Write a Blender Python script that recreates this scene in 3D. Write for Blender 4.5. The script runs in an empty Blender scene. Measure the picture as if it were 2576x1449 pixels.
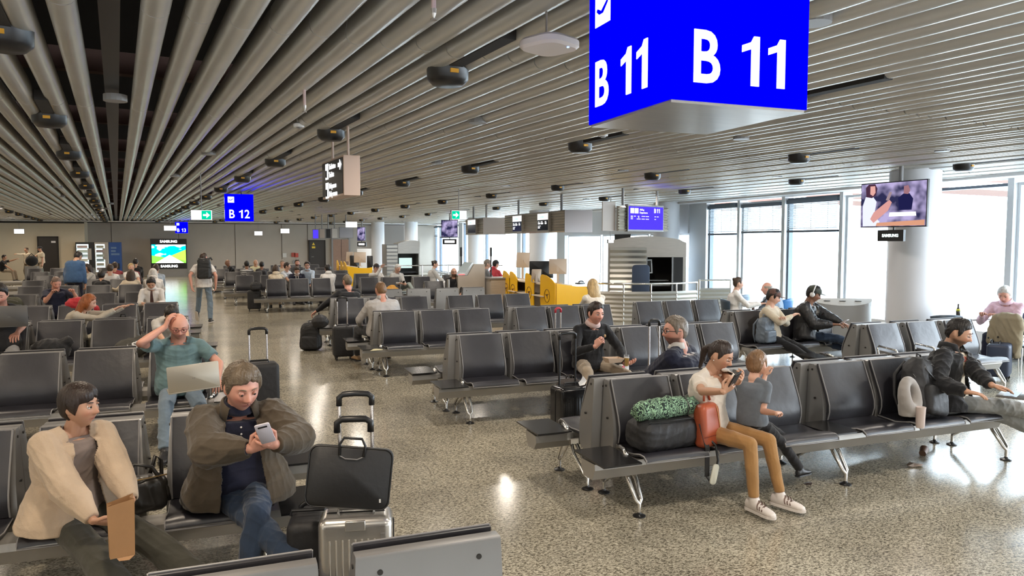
import bpy, math, random
import numpy as np
from mathutils import Vector, Matrix, Euler
R = math.radians
rnd = random.Random(7)
SC = bpy.context.scene
COL = SC.collection

# ------------------------------------------------------------------ camera, world, sun, exposure
F_PX, CX, CY, EYE = 1850.0, 1288.0, 724.5, 1.95
PITCH, YAW = math.atan(116 / 1850.0), R(21.1)
cd = bpy.data.cameras.new('camera'); cam = bpy.data.objects.new('camera', cd); COL.objects.link(cam)
cam.location = (0, 0, EYE); cam.rotation_euler = (math.pi/2 - PITCH, 0, -YAW)
cd.sensor_width = 36.0; cd.lens = F_PX / 2576 * 36.0; cd.clip_start = 0.05; cd.clip_end = 400
SC.camera = cam
wd = bpy.data.worlds.new('world'); SC.world = wd; wd.use_nodes = True
bg = wd.node_tree.nodes['Background']; bg.inputs[0].default_value = (0.82, 0.91, 1.0, 1); bg.inputs[1].default_value = 9.0
SC.view_settings.view_transform = 'Standard'; SC.view_settings.look = 'None'
SC.view_settings.gamma = 1; SC.view_settings.use_curve_mapping = False
SC.view_settings.exposure = 0.60
SC.cycles.max_bounces = 7; SC.cycles.diffuse_bounces = 4; SC.cycles.glossy_bounces = 3
SC.cycles.transparent_max_bounces = 10; SC.cycles.sample_clamp_indirect = 4
SC.cycles.caustics_reflective = False; SC.cycles.caustics_refractive = False

def ray(u, v):
    x = (u - CX) / F_PX; y = -(v - CY) / F_PX
    c, s = math.cos(PITCH), math.sin(PITCH); f = c + s*y; up = -s + c*y
    sy, cy = math.sin(YAW), math.cos(YAW)
    return Vector((x*cy + f*sy, -x*sy + f*cy, up))
def G(u, v, z=0.0):
    r = ray(u, v); t = (z - EYE) / r.z
    return Vector((r.x*t, r.y*t, z))
def D(u, v, Y):
    r = ray(u, v); t = Y / r.y
    return Vector((r.x*t, Y, EYE + r.z*t))
def DX(u, v, X):
    r = ray(u, v); t = X / r.x
    return Vector((X, r.y*t, EYE + r.z*t))

# ceiling lamps of the hall: downlights between the slats
LAMPS = []
def lamp(x, y, z, power, col, size=0.35):
    l = bpy.data.lights.new('downlight', 'AREA'); l.shape = 'DISK'; l.size = size; l.energy = power; l.color = col; l.spread = R(165)
    o = bpy.data.objects.new('downlight', l); o.location = (x, y, z); COL.objects.link(o); LAMPS.append(o)
CEIL = 3.12
for ix in range(-3, 4):
    for iy in range(0, 13):
        x = ix*3.0 - 0.8 + (iy % 2)*0.6; y = iy*3.6 - 0.6
        if x > 9.5: continue
        warm = (1.0, 0.84, 0.66) if x < 2 else (1.0, 0.90, 0.78)
        lamp(x, y, CEIL - 0.02, 24, warm, 0.26)

# ------------------------------------------------------------------ materials
MATS = {}
def mat(name, col, rough=0.5, metal=0.0, var=0.0, vscale=8.0, bump=0.0, bscale=60.0, emit=None, estr=1.0, spec=0.5, stretch=None, alpha=1.0, sheen=0.0, trans=0.0, coat=0.0):
    if name in MATS: return MATS[name]
    m = bpy.data.materials.new(name); m.use_nodes = True; nt = m.node_tree; b = nt.nodes['Principled BSDF']
    c4 = (*col, 1) if len(col) == 3 else col
    b.inputs['Base Color'].default_value = c4; b.inputs['Roughness'].default_value = rough; b.inputs['Metallic'].default_value = metal
    b.inputs['Specular IOR Level'].default_value = spec; b.inputs['Alpha'].default_value = alpha
    b.inputs['Sheen Weight'].default_value = sheen; b.inputs['Transmission Weight'].default_value = trans; b.inputs['Coat Weight'].default_value = coat
    if emit: b.inputs['Emission Color'].default_value = (*emit, 1); b.inputs['Emission Strength'].default_value = estr
    if var or bump:
        tc = nt.nodes.new('ShaderNodeTexCoord'); mp = nt.nodes.new('ShaderNodeMapping'); nt.links.new(tc.outputs['Object'], mp.inputs[0])
        if stretch: mp.inputs['Scale'].default_value = stretch
    if var:
        n = nt.nodes.new('ShaderNodeTexNoise'); n.inputs['Scale'].default_value = vscale; n.inputs['Detail'].default_value = 4
        nt.links.new(mp.outputs[0], n.inputs[0])
        r = nt.nodes.new('ShaderNodeMapRange'); r.inputs[1].default_value = 0.3; r.inputs[2].default_value = 0.7
        r.inputs[3].default_value = 1 - var; r.inputs[4].default_value = 1 + var*0.6
        nt.links.new(n.outputs[0], r.inputs[0])
        mx = nt.nodes.new('ShaderNodeVectorMath'); mx.operation = 'SCALE'; mx.inputs[0].default_value = c4[:3]
        nt.links.new(r.outputs[0], mx.inputs['Scale']); nt.links.new(mx.outputs[0], b.inputs['Base Color'])
    if bump:
        n2 = nt.nodes.new('ShaderNodeTexNoise'); n2.inputs['Scale'].default_value = bscale; n2.inputs['Detail'].default_value = 3
        nt.links.new(mp.outputs[0], n2.inputs[0])
        bp = nt.nodes.new('ShaderNodeBump'); bp.inputs['Strength'].default_value = bump; bp.inputs['Distance'].default_value = 0.01
        nt.links.new(n2.outputs[0], bp.inputs['Height']); nt.links.new(bp.outputs[0], b.inputs['Normal'])
    MATS[name] = m; return m

def emis(name, col, strength=1.0):
    if name in MATS: return MATS[name]
    m = bpy.data.materials.new(name); m.use_nodes = True; nt = m.node_tree; nt.nodes.clear()
    e = nt.nodes.new('ShaderNodeEmission'); e.inputs[0].default_value = (*col, 1); e.inputs[1].default_value = strength
    o = nt.nodes.new('ShaderNodeOutputMaterial'); nt.links.new(e.outputs[0], o.inputs[0]); MATS[name] = m; return m

def granite(name):
    m = bpy.data.materials.new(name); m.use_nodes = True; nt = m.node_tree; b = nt.nodes['Principled BSDF']; L = nt.links.new
    g = nt.nodes.new('ShaderNodeNewGeometry'); oi = nt.nodes.new('ShaderNodeObjectInfo')
    mp = nt.nodes.new('ShaderNodeMapping'); mp.inputs['Scale'].default_value = (0.75, 1.35, 1.0); mp.inputs['Rotation'].default_value = (0, 0, R(20))
    L(g.outputs['Position'], mp.inputs[0])
    n1 = nt.nodes.new('ShaderNodeTexNoise'); n1.inputs['Scale'].default_value = 62; n1.inputs['Detail'].default_value = 5; n1.inputs['Roughness'].default_value = 0.72; n1.inputs['Distortion'].default_value = 0.9
    L(mp.outputs[0], n1.inputs[0])
    cr = nt.nodes.new('ShaderNodeValToRGB'); e = cr.color_ramp.elements
    e[0].position = 0.41; e[0].color = (0.085, 0.075, 0.055, 1); e[1].position = 0.60; e[1].color = (0.56, 0.51, 0.40, 1)
    k = cr.color_ramp.elements.new(0.485); k.color = (0.25, 0.225, 0.17, 1); k = cr.color_ramp.elements.new(0.52); k.color = (0.46, 0.42, 0.33, 1)
    L(n1.outputs[0], cr.inputs[0])
    n3 = nt.nodes.new('ShaderNodeTexNoise'); n3.inputs['Scale'].default_value = 1.1; n3.inputs['Detail'].default_value = 2; L(g.outputs['Position'], n3.inputs[0])
    r = nt.nodes.new('ShaderNodeMapRange'); r.inputs[1].default_value = 0.3; r.inputs[2].default_value = 0.7; r.inputs[3].default_value = 0.82; r.inputs[4].default_value = 1.1; L(n3.outputs[0], r.inputs[0])
    rr = nt.nodes.new('ShaderNodeMapRange'); rr.inputs[3].default_value = 0.88; rr.inputs[4].default_value = 1.08; L(oi.outputs['Random'], rr.inputs[0])
    mu = nt.nodes.new('ShaderNodeMath'); mu.operation = 'MULTIPLY'; L(r.outputs[0], mu.inputs[0]); L(rr.outputs[0], mu.inputs[1])
    sc = nt.nodes.new('ShaderNodeVectorMath'); sc.operation = 'SCALE'; L(cr.outputs[0], sc.inputs[0]); L(mu.outputs[0], sc.inputs['Scale']); L(sc.outputs[0], b.inputs['Base Color'])
    b.inputs['Roughness'].default_value = 0.165; b.inputs['Specular IOR Level'].default_value = 0.55
    MATS[name] = m; return m

def brick_steel(name, col, bands, rough=0.35):   # horizontally ribbed brushed steel
    return mat(name, col, rough, 0.75, var=0.1, vscale=6, stretch=(1, 1, 12))

M_leather = mat('dark_leather', (0.021, 0.0205, 0.027), 0.40, var=0.25, vscale=5, bump=0.25, bscale=14, spec=0.75)
M_pipe = mat('grey_piping', (0.25, 0.245, 0.245), 0.4)
M_grey = mat('grey_powder_coat', (0.25, 0.245, 0.24), 0.36, 0.35, var=0.05, vscale=3)
M_beam = mat('beam_metal', (0.36, 0.345, 0.32), 0.35, 0.5)
M_chrome = mat('polished_aluminium', (0.78, 0.76, 0.73), 0.16, 1.0)
M_black = mat('black_plastic', (0.012, 0.012, 0.013), 0.35)
M_bolt = mat('bolt_black', (0.02, 0.018, 0.016), 0.5)
M_tabtop = mat('black_table_laminate', (0.014, 0.014, 0.015), 0.22)
M_slat = mat('aluminium_slat', (0.56, 0.55, 0.52), 0.27, 0.38, var=0.06, vscale=2, stretch=(1, 1, 1))
M_white = mat('white_paint', (0.80, 0.80, 0.80), 0.5)
M_offwhite = mat('column_white', (0.70, 0.71, 0.74), 0.45, var=0.03, vscale=2)
M_wall = mat('beige_wall_panel', (0.40, 0.36, 0.31), 0.6, var=0.04, vscale=1.5)
M_wallwarm = mat('cream_wall', (0.62, 0.54, 0.40), 0.6, var=0.04, vscale=1.5)
M_dark = mat('dark_void', (0.018, 0.016, 0.015), 0.8)
M_frame = mat('window_frame_dark', (0.13, 0.16, 0.20), 0.35, 0.3)
M_framel = mat('window_frame_pale', (0.62, 0.64, 0.66), 0.4, 0.2)
M_steel = mat('brushed_steel', (0.46, 0.43, 0.39), 0.34, 0.85, var=0.08, vscale=4, stretch=(1, 1, 14))
M_orange = mat('yellow_laminate', (0.86, 0.47, 0.004), 0.35)
M_navy = mat('navy_print', (0.10, 0.03, 0.01), 0.5)

# ------------------------------------------------------------------ mesh helpers
class MB:
    def __init__(s): s.v = []; s.f = []; s.mi = []; s.cm = 0
    def add(s, vs, fs):
        n = len(s.v); s.v += [tuple(p) for p in vs]; s.f += [tuple(i + n for i in f) for f in fs]; s.mi += [s.cm]*len(fs); return s
    def box(s, x0, y0, z0, x1, y1, z1):
        return s.add([(x0,y0,z0),(x1,y0,z0),(x1,y1,z0),(x0,y1,z0),(x0,y0,z1),(x1,y0,z1),(x1,y1,z1),(x0,y1,z1)],
                     [(0,3,2,1),(4,5,6,7),(0,1,5,4),(1,2,6,5),(2,3,7,6),(3,0,4,7)])
    def cbox(s, c, d): return s.box(c[0]-d[0]/2, c[1]-d[1]/2, c[2]-d[2]/2, c[0]+d[0]/2, c[1]+d[1]/2, c[2]+d[2]/2)
    def prism(s, poly, a, b, ax='x'):     # polygon in the plane normal to ax
        def P(p, t): return (t, p[0], p[1]) if ax == 'x' else ((p[0], t, p[1]) if ax == 'y' else (p[0], p[1], t))
        n = len(poly); vs = [P(p, a) for p in poly] + [P(p, b) for p in poly]
        fs = [tuple(range(n-1, -1, -1)), tuple(range(n, 2*n))] + [(i, (i+1) % n, n+(i+1) % n, n+i) for i in range(n)]
        return s.add(vs, fs)
    def tube(s, pts, r, n=8, cap=True):
        pts = [Vector(p) for p in pts]; rs = r if isinstance(r, (list, tuple)) else [r]*len(pts)
        vs = []; fs = []; up = None
        for i, p in enumerate(pts):
            d = (pts[min(i+1, len(pts)-1)] - pts[max(i-1, 0)]).normalized()
            if up is None: up = Vector((0, 0, 1)) if abs(d.z) < 0.9 else Vector((0, 1, 0))
            u = (up - d*up.dot(d)).normalized(); w = d.cross(u); up = u
            for k in range(n):
                a = 2*math.pi*k/n; vs.append(p + (u*math.cos(a) + w*math.sin(a))*rs[i])
        m = len(pts)
        for i in range(m-1):
            for k in range(n): fs.append((i*n+k, i*n+(k+1) % n, (i+1)*n+(k+1) % n, (i+1)*n+k))
        if cap: fs += [tuple(range(n-1, -1, -1)), tuple(range((m-1)*n, m*n))]
        return s.add(vs, fs)
    def lathe(s, prof, c=(0, 0, 0), n=16, ax=None):
        vs = []; fs = []
        for r, z in prof:
            for k in range(n):
                a = 2*math.pi*k/n; p = Vector((r*math.cos(a), r*math.sin(a), z))
                if ax: p = ax @ p
                vs.append(p + Vector(c))
        m = len(prof)
        for i in range(m-1):
            for k in range(n): fs.append((i*n+k, i*n+(k+1) % n, (i+1)*n+(k+1) % n, (i+1)*n+k))
        fs += [tuple(range(n-1, -1, -1)), tuple(range((m-1)*n, m*n))]
        return s.add(vs, fs)
    def ell(s, c, r, n=12, m=8, rot=None):
        c = Vector(c); prof = [(math.sin(math.pi*i/m), -math.cos(math.pi*i/m)) for i in range(m+1)]
        vs = []; fs = []
        for q, z in prof:
            for k in range(n):
                a = 2*math.pi*k/n; p = Vector((q*math.cos(a)*r[0], q*math.sin(a)*r[1], z*r[2]))
                if rot: p = rot @ p
                vs.append(p + c)
        for i in range(m):
            for k in range(n):
                a, b, d, e = i*n+k, i*n+(k+1) % n, (i+1)*n+(k+1) % n, (i+1)*n+k
                if i == 0: fs.append((a, d, e))
                elif i == m-1: fs.append((a, b, e))
                else: fs.append((a, b, d, e))
        return s.add(vs, fs)
    def rslab(s, w, h, t, rad, c=(0, 0, 0), rot=None, n=4):   # rounded rectangle (x,z) with thickness in y
        pl = []
        for (sx, sz, a0) in ((1, 1, 0), (-1, 1, 90), (-1, -1, 180), (1, -1, 270)):
            for k in range(n+1):
                a = R(a0 + 90*k/n); pl.append((sx*(w/2-rad) + rad*math.cos(a), sz*(h/2-rad) + rad*math.sin(a)))
        m = len(pl); vs = []
        for y, g in ((-t/2, -t*0.25), (-t/4, 0), (t/4, 0), (t/2, -t*0.25)):
            for (x, z) in pl:
                k = 1 + g/max(w, h)*2; p = Vector((x*k, y, z*k)); vs.append((rot @ p if rot else p) + Vector(c))
        fs = [tuple(range(m)), tuple(range(4*m-1, 3*m-1, -1))]
        for j in range(3):
            for i in range(m): fs.append((j*m+i, (j+1)*m+i, (j+1)*m+(i+1) % m, j*m+(i+1) % m))
        return s.add(vs, fs)
    def mesh(s, name, mats, smooth=False, bevel=0):
        me = bpy.data.meshes.new(name); me.from_pydata(s.v, [], s.f)
        for m in (mats if isinstance(mats, (list, tuple)) else [mats]): me.materials.append(m)
        if any(s.mi): me.polygons.foreach_set('material_index', s.mi)
        import bmesh
        bm = bmesh.new(); bm.from_mesh(me); bmesh.ops.remove_doubles(bm, verts=bm.verts, dist=1e-5); bmesh.ops.recalc_face_normals(bm, faces=bm.faces)
        bm.to_mesh(me); bm.free()
        if smooth:
            me.polygons.foreach_set('use_smooth', [True]*len(me.polygons))
            if smooth is not True: me.set_sharp_from_angle(angle=R(smooth))
        me.update(); return me
    def obj(s, name, mats, parent=None, loc=(0, 0, 0), rot=(0, 0, 0), smooth=False, bevel=0, kind=None, label=None):
        o = bpy.data.objects.new(name, s.mesh(name, mats, smooth)); COL.objects.link(o)
        o.parent = parent; o.location = loc; o.rotation_euler = rot
        if bevel:
            b = o.modifiers.new('bevel', 'BEVEL'); b.width = bevel; b.segments = 2; b.limit_method = 'ANGLE'
            o.data.polygons.foreach_set('use_smooth', [True]*len(o.data.polygons)); o.data.set_sharp_from_angle(angle=R(40))
        if kind: o['kind'] = kind
        if label: o['label'] = label
        return o
def inst(name, me, parent=None, loc=(0, 0, 0), rot=(0, 0, 0), label=None):
    o = bpy.data.objects.new(name, me); COL.objects.link(o); o.parent = parent; o.location = loc; o.rotation_euler = rot
    if label: o['label'] = label
    return o
def thing(name, label, cat, loc=(0, 0, 0), rz=0.0, group=None):
    o = bpy.data.objects.new(name, None); COL.objects.link(o); o.empty_display_size = 0.1
    o.location = loc; o.rotation_euler = (0, 0, rz); return tag(o, label, cat, group)
def tag(o, label, cat, group=None):
    o['label'] = label; o['category'] = cat
    if group: o['group'] = group
    return o
def dup(o, loc=None, rz=None, label=None, parent=None):
    c = o.copy(); COL.objects.link(c); c.parent = parent
    for ch in list(o.children): dup(ch, parent=c)
    if parent is None:
        if loc is not None: c.location = loc
        if rz is not None: c.rotation_euler = (0, 0, rz)
        if label: c['label'] = label
    return c

TMP = bpy.data.scenes.new('scratch')
def text_mesh(txt, size, depth=0.002, bold=0.0, sx=1.0, align='LEFT'):
    cu = bpy.data.curves.new('txt', 'FONT'); cu.body = txt; cu.size = size; cu.extrude = depth; cu.offset = bold; cu.align_x = align; cu.resolution_u = 4
    o = bpy.data.objects.new('txt', cu); TMP.collection.objects.link(o); vl = TMP.view_layers[0]; vl.update()
    ev = o.evaluated_get(vl.depsgraph); me = bpy.data.meshes.new_from_object(ev)
    bpy.data.objects.remove(o); bpy.data.curves.remove(cu)
    me.transform(Matrix.Scale(sx, 4, (1, 0, 0)) @ Matrix.Rotation(math.pi/2, 4, 'X'))   # upright, faces -Y
    return me
def text(name, txt, size, m, parent, loc, rz=0, bold=0.0, sx=1.0, depth=0.002, align='LEFT', rot=None):
    me = text_mesh(txt, size, depth, bold, sx, align); me.materials.clear(); me.materials.append(m)
    return inst(name, me, parent, loc, rot or (0, 0, rz))

# ------------------------------------------------------------------ floor: granite tiles 0.61 x 0.40 in running bond
M_gran = granite('speckled_granite')
M_grout = mat('floor_joint', (0.10, 0.09, 0.075), 0.5)
TX, TY = 0.61, 0.40
floor = MB().box(-16, -3, -0.06, 12.6, 46.2, -0.004).obj('floor', M_grout, kind='structure')
tile_me = MB().box(-TX/2+.0012, -TY/2+.0012, -0.02, TX/2-.0012, TY/2-.0012, 0).mesh('tile', M_gran)
def vis(x, y):
    q = Vector((x*math.cos(YAW) - y*math.sin(YAW), x*math.sin(YAW) + y*math.cos(YAW)))
    if q.y < 0.5: return False
    c, s = math.cos(PITCH), math.sin(PITCH); d = q.y*c + EYE*s; up = q.y*s - EYE*c
    u = CX + F_PX*q.x/d; v = CY - F_PX*up/d
    return -80 < u < 2660 and v < 1540
cells = []
for j in range(-8, 116):
    y = 5.33 + (j-12)*TY
    off = 1.57 + TX/2 + (0 if (j % 2 == 0) else 0.155 + 0.0)
    for i in range(-30, 20):
        x = off + i*TX
        if -16 < x < 12.3 and -3 < y < 46: cells.append((math.hypot(x, y), x, y))
cells.sort()
near = [c for c in cells if vis(c[1], c[2])][:298]; ns = set(near); rest = MB()
for (_, x, y) in near: inst('tile', tile_me, floor, (x, y, 0))
for c in cells:
    if c in ns: continue
    _, x, y = c; g = 0.0012 if c[0] < 14 else 0.0
    rest.add([(x-TX/2+g, y-TY/2+g, 0), (x+TX/2-g, y-TY/2+g, 0), (x+TX/2-g, y+TY/2-g, 0), (x-TX/2+g, y+TY/2-g, 0)], [(0, 1, 2, 3)])
me = bpy.data.meshes.new('far_tiles'); me.from_pydata(rest.v, [], rest.f); me.materials.append(M_gran)
o = inst('far_tiles', me, floor); o['kind'] = 'stuff'

# ------------------------------------------------------------------ ceiling: dark void, joists, long aluminium slats
ceiling = MB().box(-22, -6, 4.05, 14, 47, 4.15).obj('ceiling', M_dark, kind='structure')
M_joist = mat('red_brown_joist', (0.085, 0.04, 0.028), 0.7)
SA = R(7.1)                                   # slats run 7.1 degrees left of the hall's long axis
jm = MB().box(-26, -0.06, -0.09, 26, 0.06, 0.09).mesh('joist', M_joist)
for k in range(-2, 17): inst('joist', jm, ceiling, (-math.sin(SA)*3.0*k, math.cos(SA)*3.0*k + 1.2, CEIL + 0.34), (0, 0, SA))
PS, SLW, SEG = 0.205, 0.136, 3.0
def slat_section():
    p = []
    for k in range(9):
        a = math.pi * k / 8; p.append((-SLW/2*math.cos(a)*(1 if k not in (0, 8) else 1), -0.062*math.sin(a)**0.8))
    return p
sec = slat_section()
def slat_geo(L):
    vs = []; fs = []
    top = [(sec[0][0]*0.8, 0.085)] + sec + [(sec[-1][0]*0.8, 0.085)]
    n = len(top)
    for y in (0, L): vs += [(x, y, z) for x, z in top]
    fs = [(i, i+1, n+i+1, n+i) for i in range(n-1)] + [(0, n, 2*n-1, n-1), tuple(range(n)), tuple(range(2*n-1, n-1, -1))]
    return vs, fs
g = MB(); g.add(*slat_geo(SEG - 0.012)); slat_me = g.mesh('slat', M_slat, 50)
cs, sn = math.cos(SA), math.sin(SA)
def slat_world(k, y0): return (k*PS*cs - y0*sn, k*PS*sn + y0*cs)
segs = []
for k in range(-110, 92):
    for j in range(-2, 17):
        y0 = j*SEG + 1.12 + ((k*37) % 5)*0.012
        x, y = slat_world(k, y0 + SEG/2)
        if x < -17.5 or x > 12.3 or y > 47 or y < -4.5: continue
        if k == 0: continue
        d = math.hypot(x, y)
        # in view?
        q = Vector((x*math.cos(YAW) - y*math.sin(YAW), x*math.sin(YAW) + y*math.cos(YAW)))
        v_ = q.y > 0.4 and abs(math.atan2(q.x, q.y)) < R(50) and q.y > 1.6
        segs.append((0 if v_ else 1, d, k, y0))
segs.sort()
far = MB(); c_ = 0
gv, gf = slat_geo(SEG - 0.012)
zoff = lambda k: CEIL + 0.006*((k*7) % 3)
FX = 0
for (hid, d, k, y0) in segs:
    x, y = slat_world(k, y0); 
    if c_ < 290 and not hid: inst('slat', slat_me, ceiling, (x, y, zoff(k)), (0, 0, SA)); c_ += 1
    else:
        x2, y2 = slat_world(k, y0 + SEG)
        if y2 > 45.9 or x2 > 12.4: continue
        far.add([(x + a*cs - b*sn, y + a*sn + b*cs, z + zoff(k)) for a, b, z in gv], gf)
me = bpy.data.meshes.new('far_slats'); me.from_pydata(far.v, [], far.f); me.materials.append(M_slat)
me.polygons.foreach_set('use_smooth', [True]*len(me.polygons)); me.set_sharp_from_angle(angle=R(50))
o = inst('far_slats', me, ceiling); o['kind'] = 'stuff'
# black cable tray along slat line 0
MB().box(-0.05, -6, 0.0, 0.05, 46, 0.05).obj('cable_tray', M_black, ceiling, (0, 0, CEIL+0.02), (0, 0, SA))
# bright lamp lenses seated between slats (the lamps above are placed at these)
M_lens = emis('lamp_lens', (1.0, 0.86, 0.68), 3.0)
lm = MB().lathe([(0.0, 0), (0.075, 0), (0.075, 0.03), (0.0, 0.03)], n=14).mesh('lens', M_lens)
for l in LAMPS:
    t = thing('ceiling_downlight', 'small round warm downlight between the ceiling slats', 'light', (l.location.x, l.location.y, CEIL - 0.066), 0, 'round downlights in the slatted ceiling')
    MB().lathe([(0.078, 0.0), (0.086, 0.0), (0.086, 0.05), (0.078, 0.05)], n=14).obj('rim', M_pipe, t)
    inst('lens', lm, t, (0, 0, 0.004)); l.location.z = CEIL - 0.072
# soft slat trim along the window side and the far side
MB().box(11.9, -4, 3.02, 12.62, 46, 3.3).obj('trim_1', M_white, kind='structure')

# ------------------------------------------------------------------ walls
MB().box(-16.5, 46, 0, 12.6, 46.3, 3.6).obj('wall_back', M_wall, kind='structure')
MB().box(-16.4, 45.93, 3.0, 12.0, 46.0, 3.03).obj('trim_2', M_dark, kind='structure')
MB().box(-16.4, 44.6, 3.035, 12.0, 46.0, 3.07).obj('trim_3', M_white, kind='structure')
MB().box(-16.6, -4, 0, -16.2, 46.2, 3.6).obj('wall_left', M_wallwarm, kind='structure')
MB().box(-16.5, -4.3, 0, 12.6, -4, 3.6).obj('wall_front', M_wall, kind='structure')
# panel joints on the back wall
for i, x in enumerate((-6.0, -2.6, 0.4, 3.0, 4.5)):
    MB().box(x, 45.985, 0.0, x+0.02, 46.0, 3.0).obj('panel_joint', M_dark, bpy.data.objects['wall_back'])
# outside
mat('apron_concrete', (0.55, 0.56, 0.57), 0.8, var=0.1, vscale=0.3)
tag(MB().box(12.95, -20, -4.2, 120, 120, -4.0).obj('apron', MATS['apron_concrete']), 'pale concrete apron outside the windows', 'ground')['kind'] = 'structure'

# window facade on the right (x = 12.5)
FXW = 12.5
def glassmat():
    m = bpy.data.materials.new('window_glass'); m.use_nodes = True; nt = m.node_tree; nt.nodes.clear()
    t = nt.nodes.new('ShaderNodeBsdfTransparent'); t.inputs[0].default_value = (0.93, 0.97, 0.98, 1); gl = nt.nodes.new('ShaderNodeBsdfGlossy'); gl.inputs['Roughness'].default_value = 0.02
    mx = nt.nodes.new('ShaderNodeMixShader'); o = nt.nodes.new('ShaderNodeOutputMaterial')
    mx.inputs[0].default_value = 0.05; nt.links.new(t.outputs[0], mx.inputs[1]); nt.links.new(gl.outputs[0], mx.inputs[2]); nt.links.new(mx.outputs[0], o.inputs[0]); MATS['window_glass'] = m; return m
M_glass = glassmat()
M_blind = mat('blind_slat', (0.62, 0.66, 0.68), 0.45, 0.2)
wn = 0
def window(y0, y1, blind=0.0, z1=2.98, frame=None, z0=0.08):
    global wn; wn += 1
    w = thing(f'window_{wn}', 'x', 'x', (FXW, 0, 0)); del w['label']; del w['category']; w['kind'] = 'structure'
    fr = frame or M_frame; t = 0.05
    b = MB(); b.box(-0.06, y0, z0, 0.06, y0+t, z1); b.box(-0.06, y1-t, z0, 0.06, y1, z1); b.box(-0.06, y0+t, z0, 0.06, y1-t, z0+t); b.box(-0.06, y0+t, z1-t, 0.06, y1-t, z1)
    b.obj('window_frame', fr, w)
    MB().box(-0.006, y0+t, z0+t, 0.006, y1-t, z1-t).obj('pane', M_glass, w)
    if blind:
        MB().box(-0.17, y0+0.06, z1-0.14, -0.07, y1-0.06, z1-0.05).obj('blind_headrail', M_frame, w)
        bl = MB().box(-0.15, y0+0.07, z1-0.14-blind-0.05, -0.09, y1-0.07, z1-0.14-blind).obj('blind', M_frame, w)
        n = int(blind/0.042)
        sm = MB().add([(-0.03, y0+0.08, 0.012), (0.03, y0+0.08, -0.012), (0.03, y1-0.08, -0.012), (-0.03, y1-0.08, 0.012), (-0.03, y0+0.08, 0.014), (0.03, y0+0.08, -0.010), (0.03, y1-0.08, -0.010), (-0.03, y1-0.08, 0.014)],
            [(0,3,2,1),(4,5,6,7),(0,1,5,4),(1,2,6,5),(2,3,7,6),(3,0,4,7)]).mesh('blind_slat', M_blind)
        for k in range(n): inst('slat', sm, bl, (-0.12, 0, z1-0.17-k*0.042))
        cb = MB()
        for q in (0.2, 0.5, 0.8): yy = y0+(y1-y0)*q; cb.box(-0.152, yy, z1-0.14-blind, -0.148, yy+0.004, z1-0.14)
        cb.obj('blind_cord', M_bolt, bl)
    return w
# piers and windows from the camera outward (y along the facade)
def Yat(u): return DX(u, 600, FXW).y
ys = [Yat(u) for u in (2560, 2350, 2130, 1985, 1965, 1880, 1860, 1788, 1740, 1712)]
MB().box(12.3, -4, 0, 12.6, 46, 0.08).obj('trim_4', M_framel, kind='structure')
pier = lambda a, b, m=M_framel: MB().box(12.34, a, 0.08, 12.6, b, 3.1).obj('wall_right', m, kind='structure')
# facade: y-positions of the frame edges
window(Yat(2546), Yat(2350), 0.0, 2.95)
window(Yat(2576)-3.2, Yat(2562), 0.0, 2.95, M_framel)
window(Yat(2330), Yat(2128)-0.05, 0.0, 2.95, M_framel)
window(Yat(2124), Yat(1986), 0.62, 2.98)
window(Yat(1978), Yat(1872), 0.60, 2.96, M_framel)
window(Yat(1866), Yat(1788), 0.66, 2.98)
pier(Yat(2562), Yat(2546)); pier(Yat(2350), Yat(2330)); pier(Yat(2128)-0.05, Yat(2124)); pier(Yat(1986), Yat(1978)); pier(Yat(1872), Yat(1866)); pier(Yat(1788), Yat(1745))
# glazed door and taller bays behind the boarding desks
window(Yat(1745), Yat(1705), 0, 2.2, M_framel); window(Yat(1700), Yat(1640), 0, 2.2, M_framel)
MB().box(12.3, Yat(1745), 2.2, 12.6, Yat(1430), 3.1).obj('wall_right', M_offwhite, kind='structure')
MB().box(12.28, Yat(1600), 0.05, 12.3, Yat(1560), 2.2).obj('trim_5', M_dark, kind='structure')
window(Yat(1636), Yat(1520), 0, 2.2, M_framel); window(Yat(1515), Yat(1433), 0, 2.2, M_framel)
uu = [1430, 1410, 1318, 1308, 1225, 1215, 1170, 1160, 1110]
for a, b in zip(uu[:-1], uu[1:]):
    if a - b > 25: window(Yat(a), Yat(b), 0.0 if b > 1160 else 0.6, 2.98, M_frame)
    else: pier(Yat(a), Yat(b), M_framel)
window(Yat(1108), 45.9, 0.5, 2.98)
# round columns
colm = MB().lathe([(0.37, 0.0), (0.37, CEIL + 0.1)], n=40).mesh('column', M_offwhite, 40)
basem = MB().lathe([(0.385, 0.0), (0.385, 0.09)], n=40).mesh('column_base', M_steel, 40)
for i, (x, y, lb) in enumerate([(10.2, 8.66, 'thick round white column beside the wall television'), (11.75, 18.15, 'round white column behind the dark inspection booth'), (10.6, 24.7, 'round white column behind the desk monitors'), (10.9, 33.0, 'round white column behind the tilted hanging screen'), (9.7, 41.0, 'slim far white column right of the second booth'), (8.0, 42.0, 'furthest white column beside the brown lift doors')]):
    t = thing('column', lb, 'column', (x, y, 0)); inst('shaft', colm, t); inst('column_base', basem, t)

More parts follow.
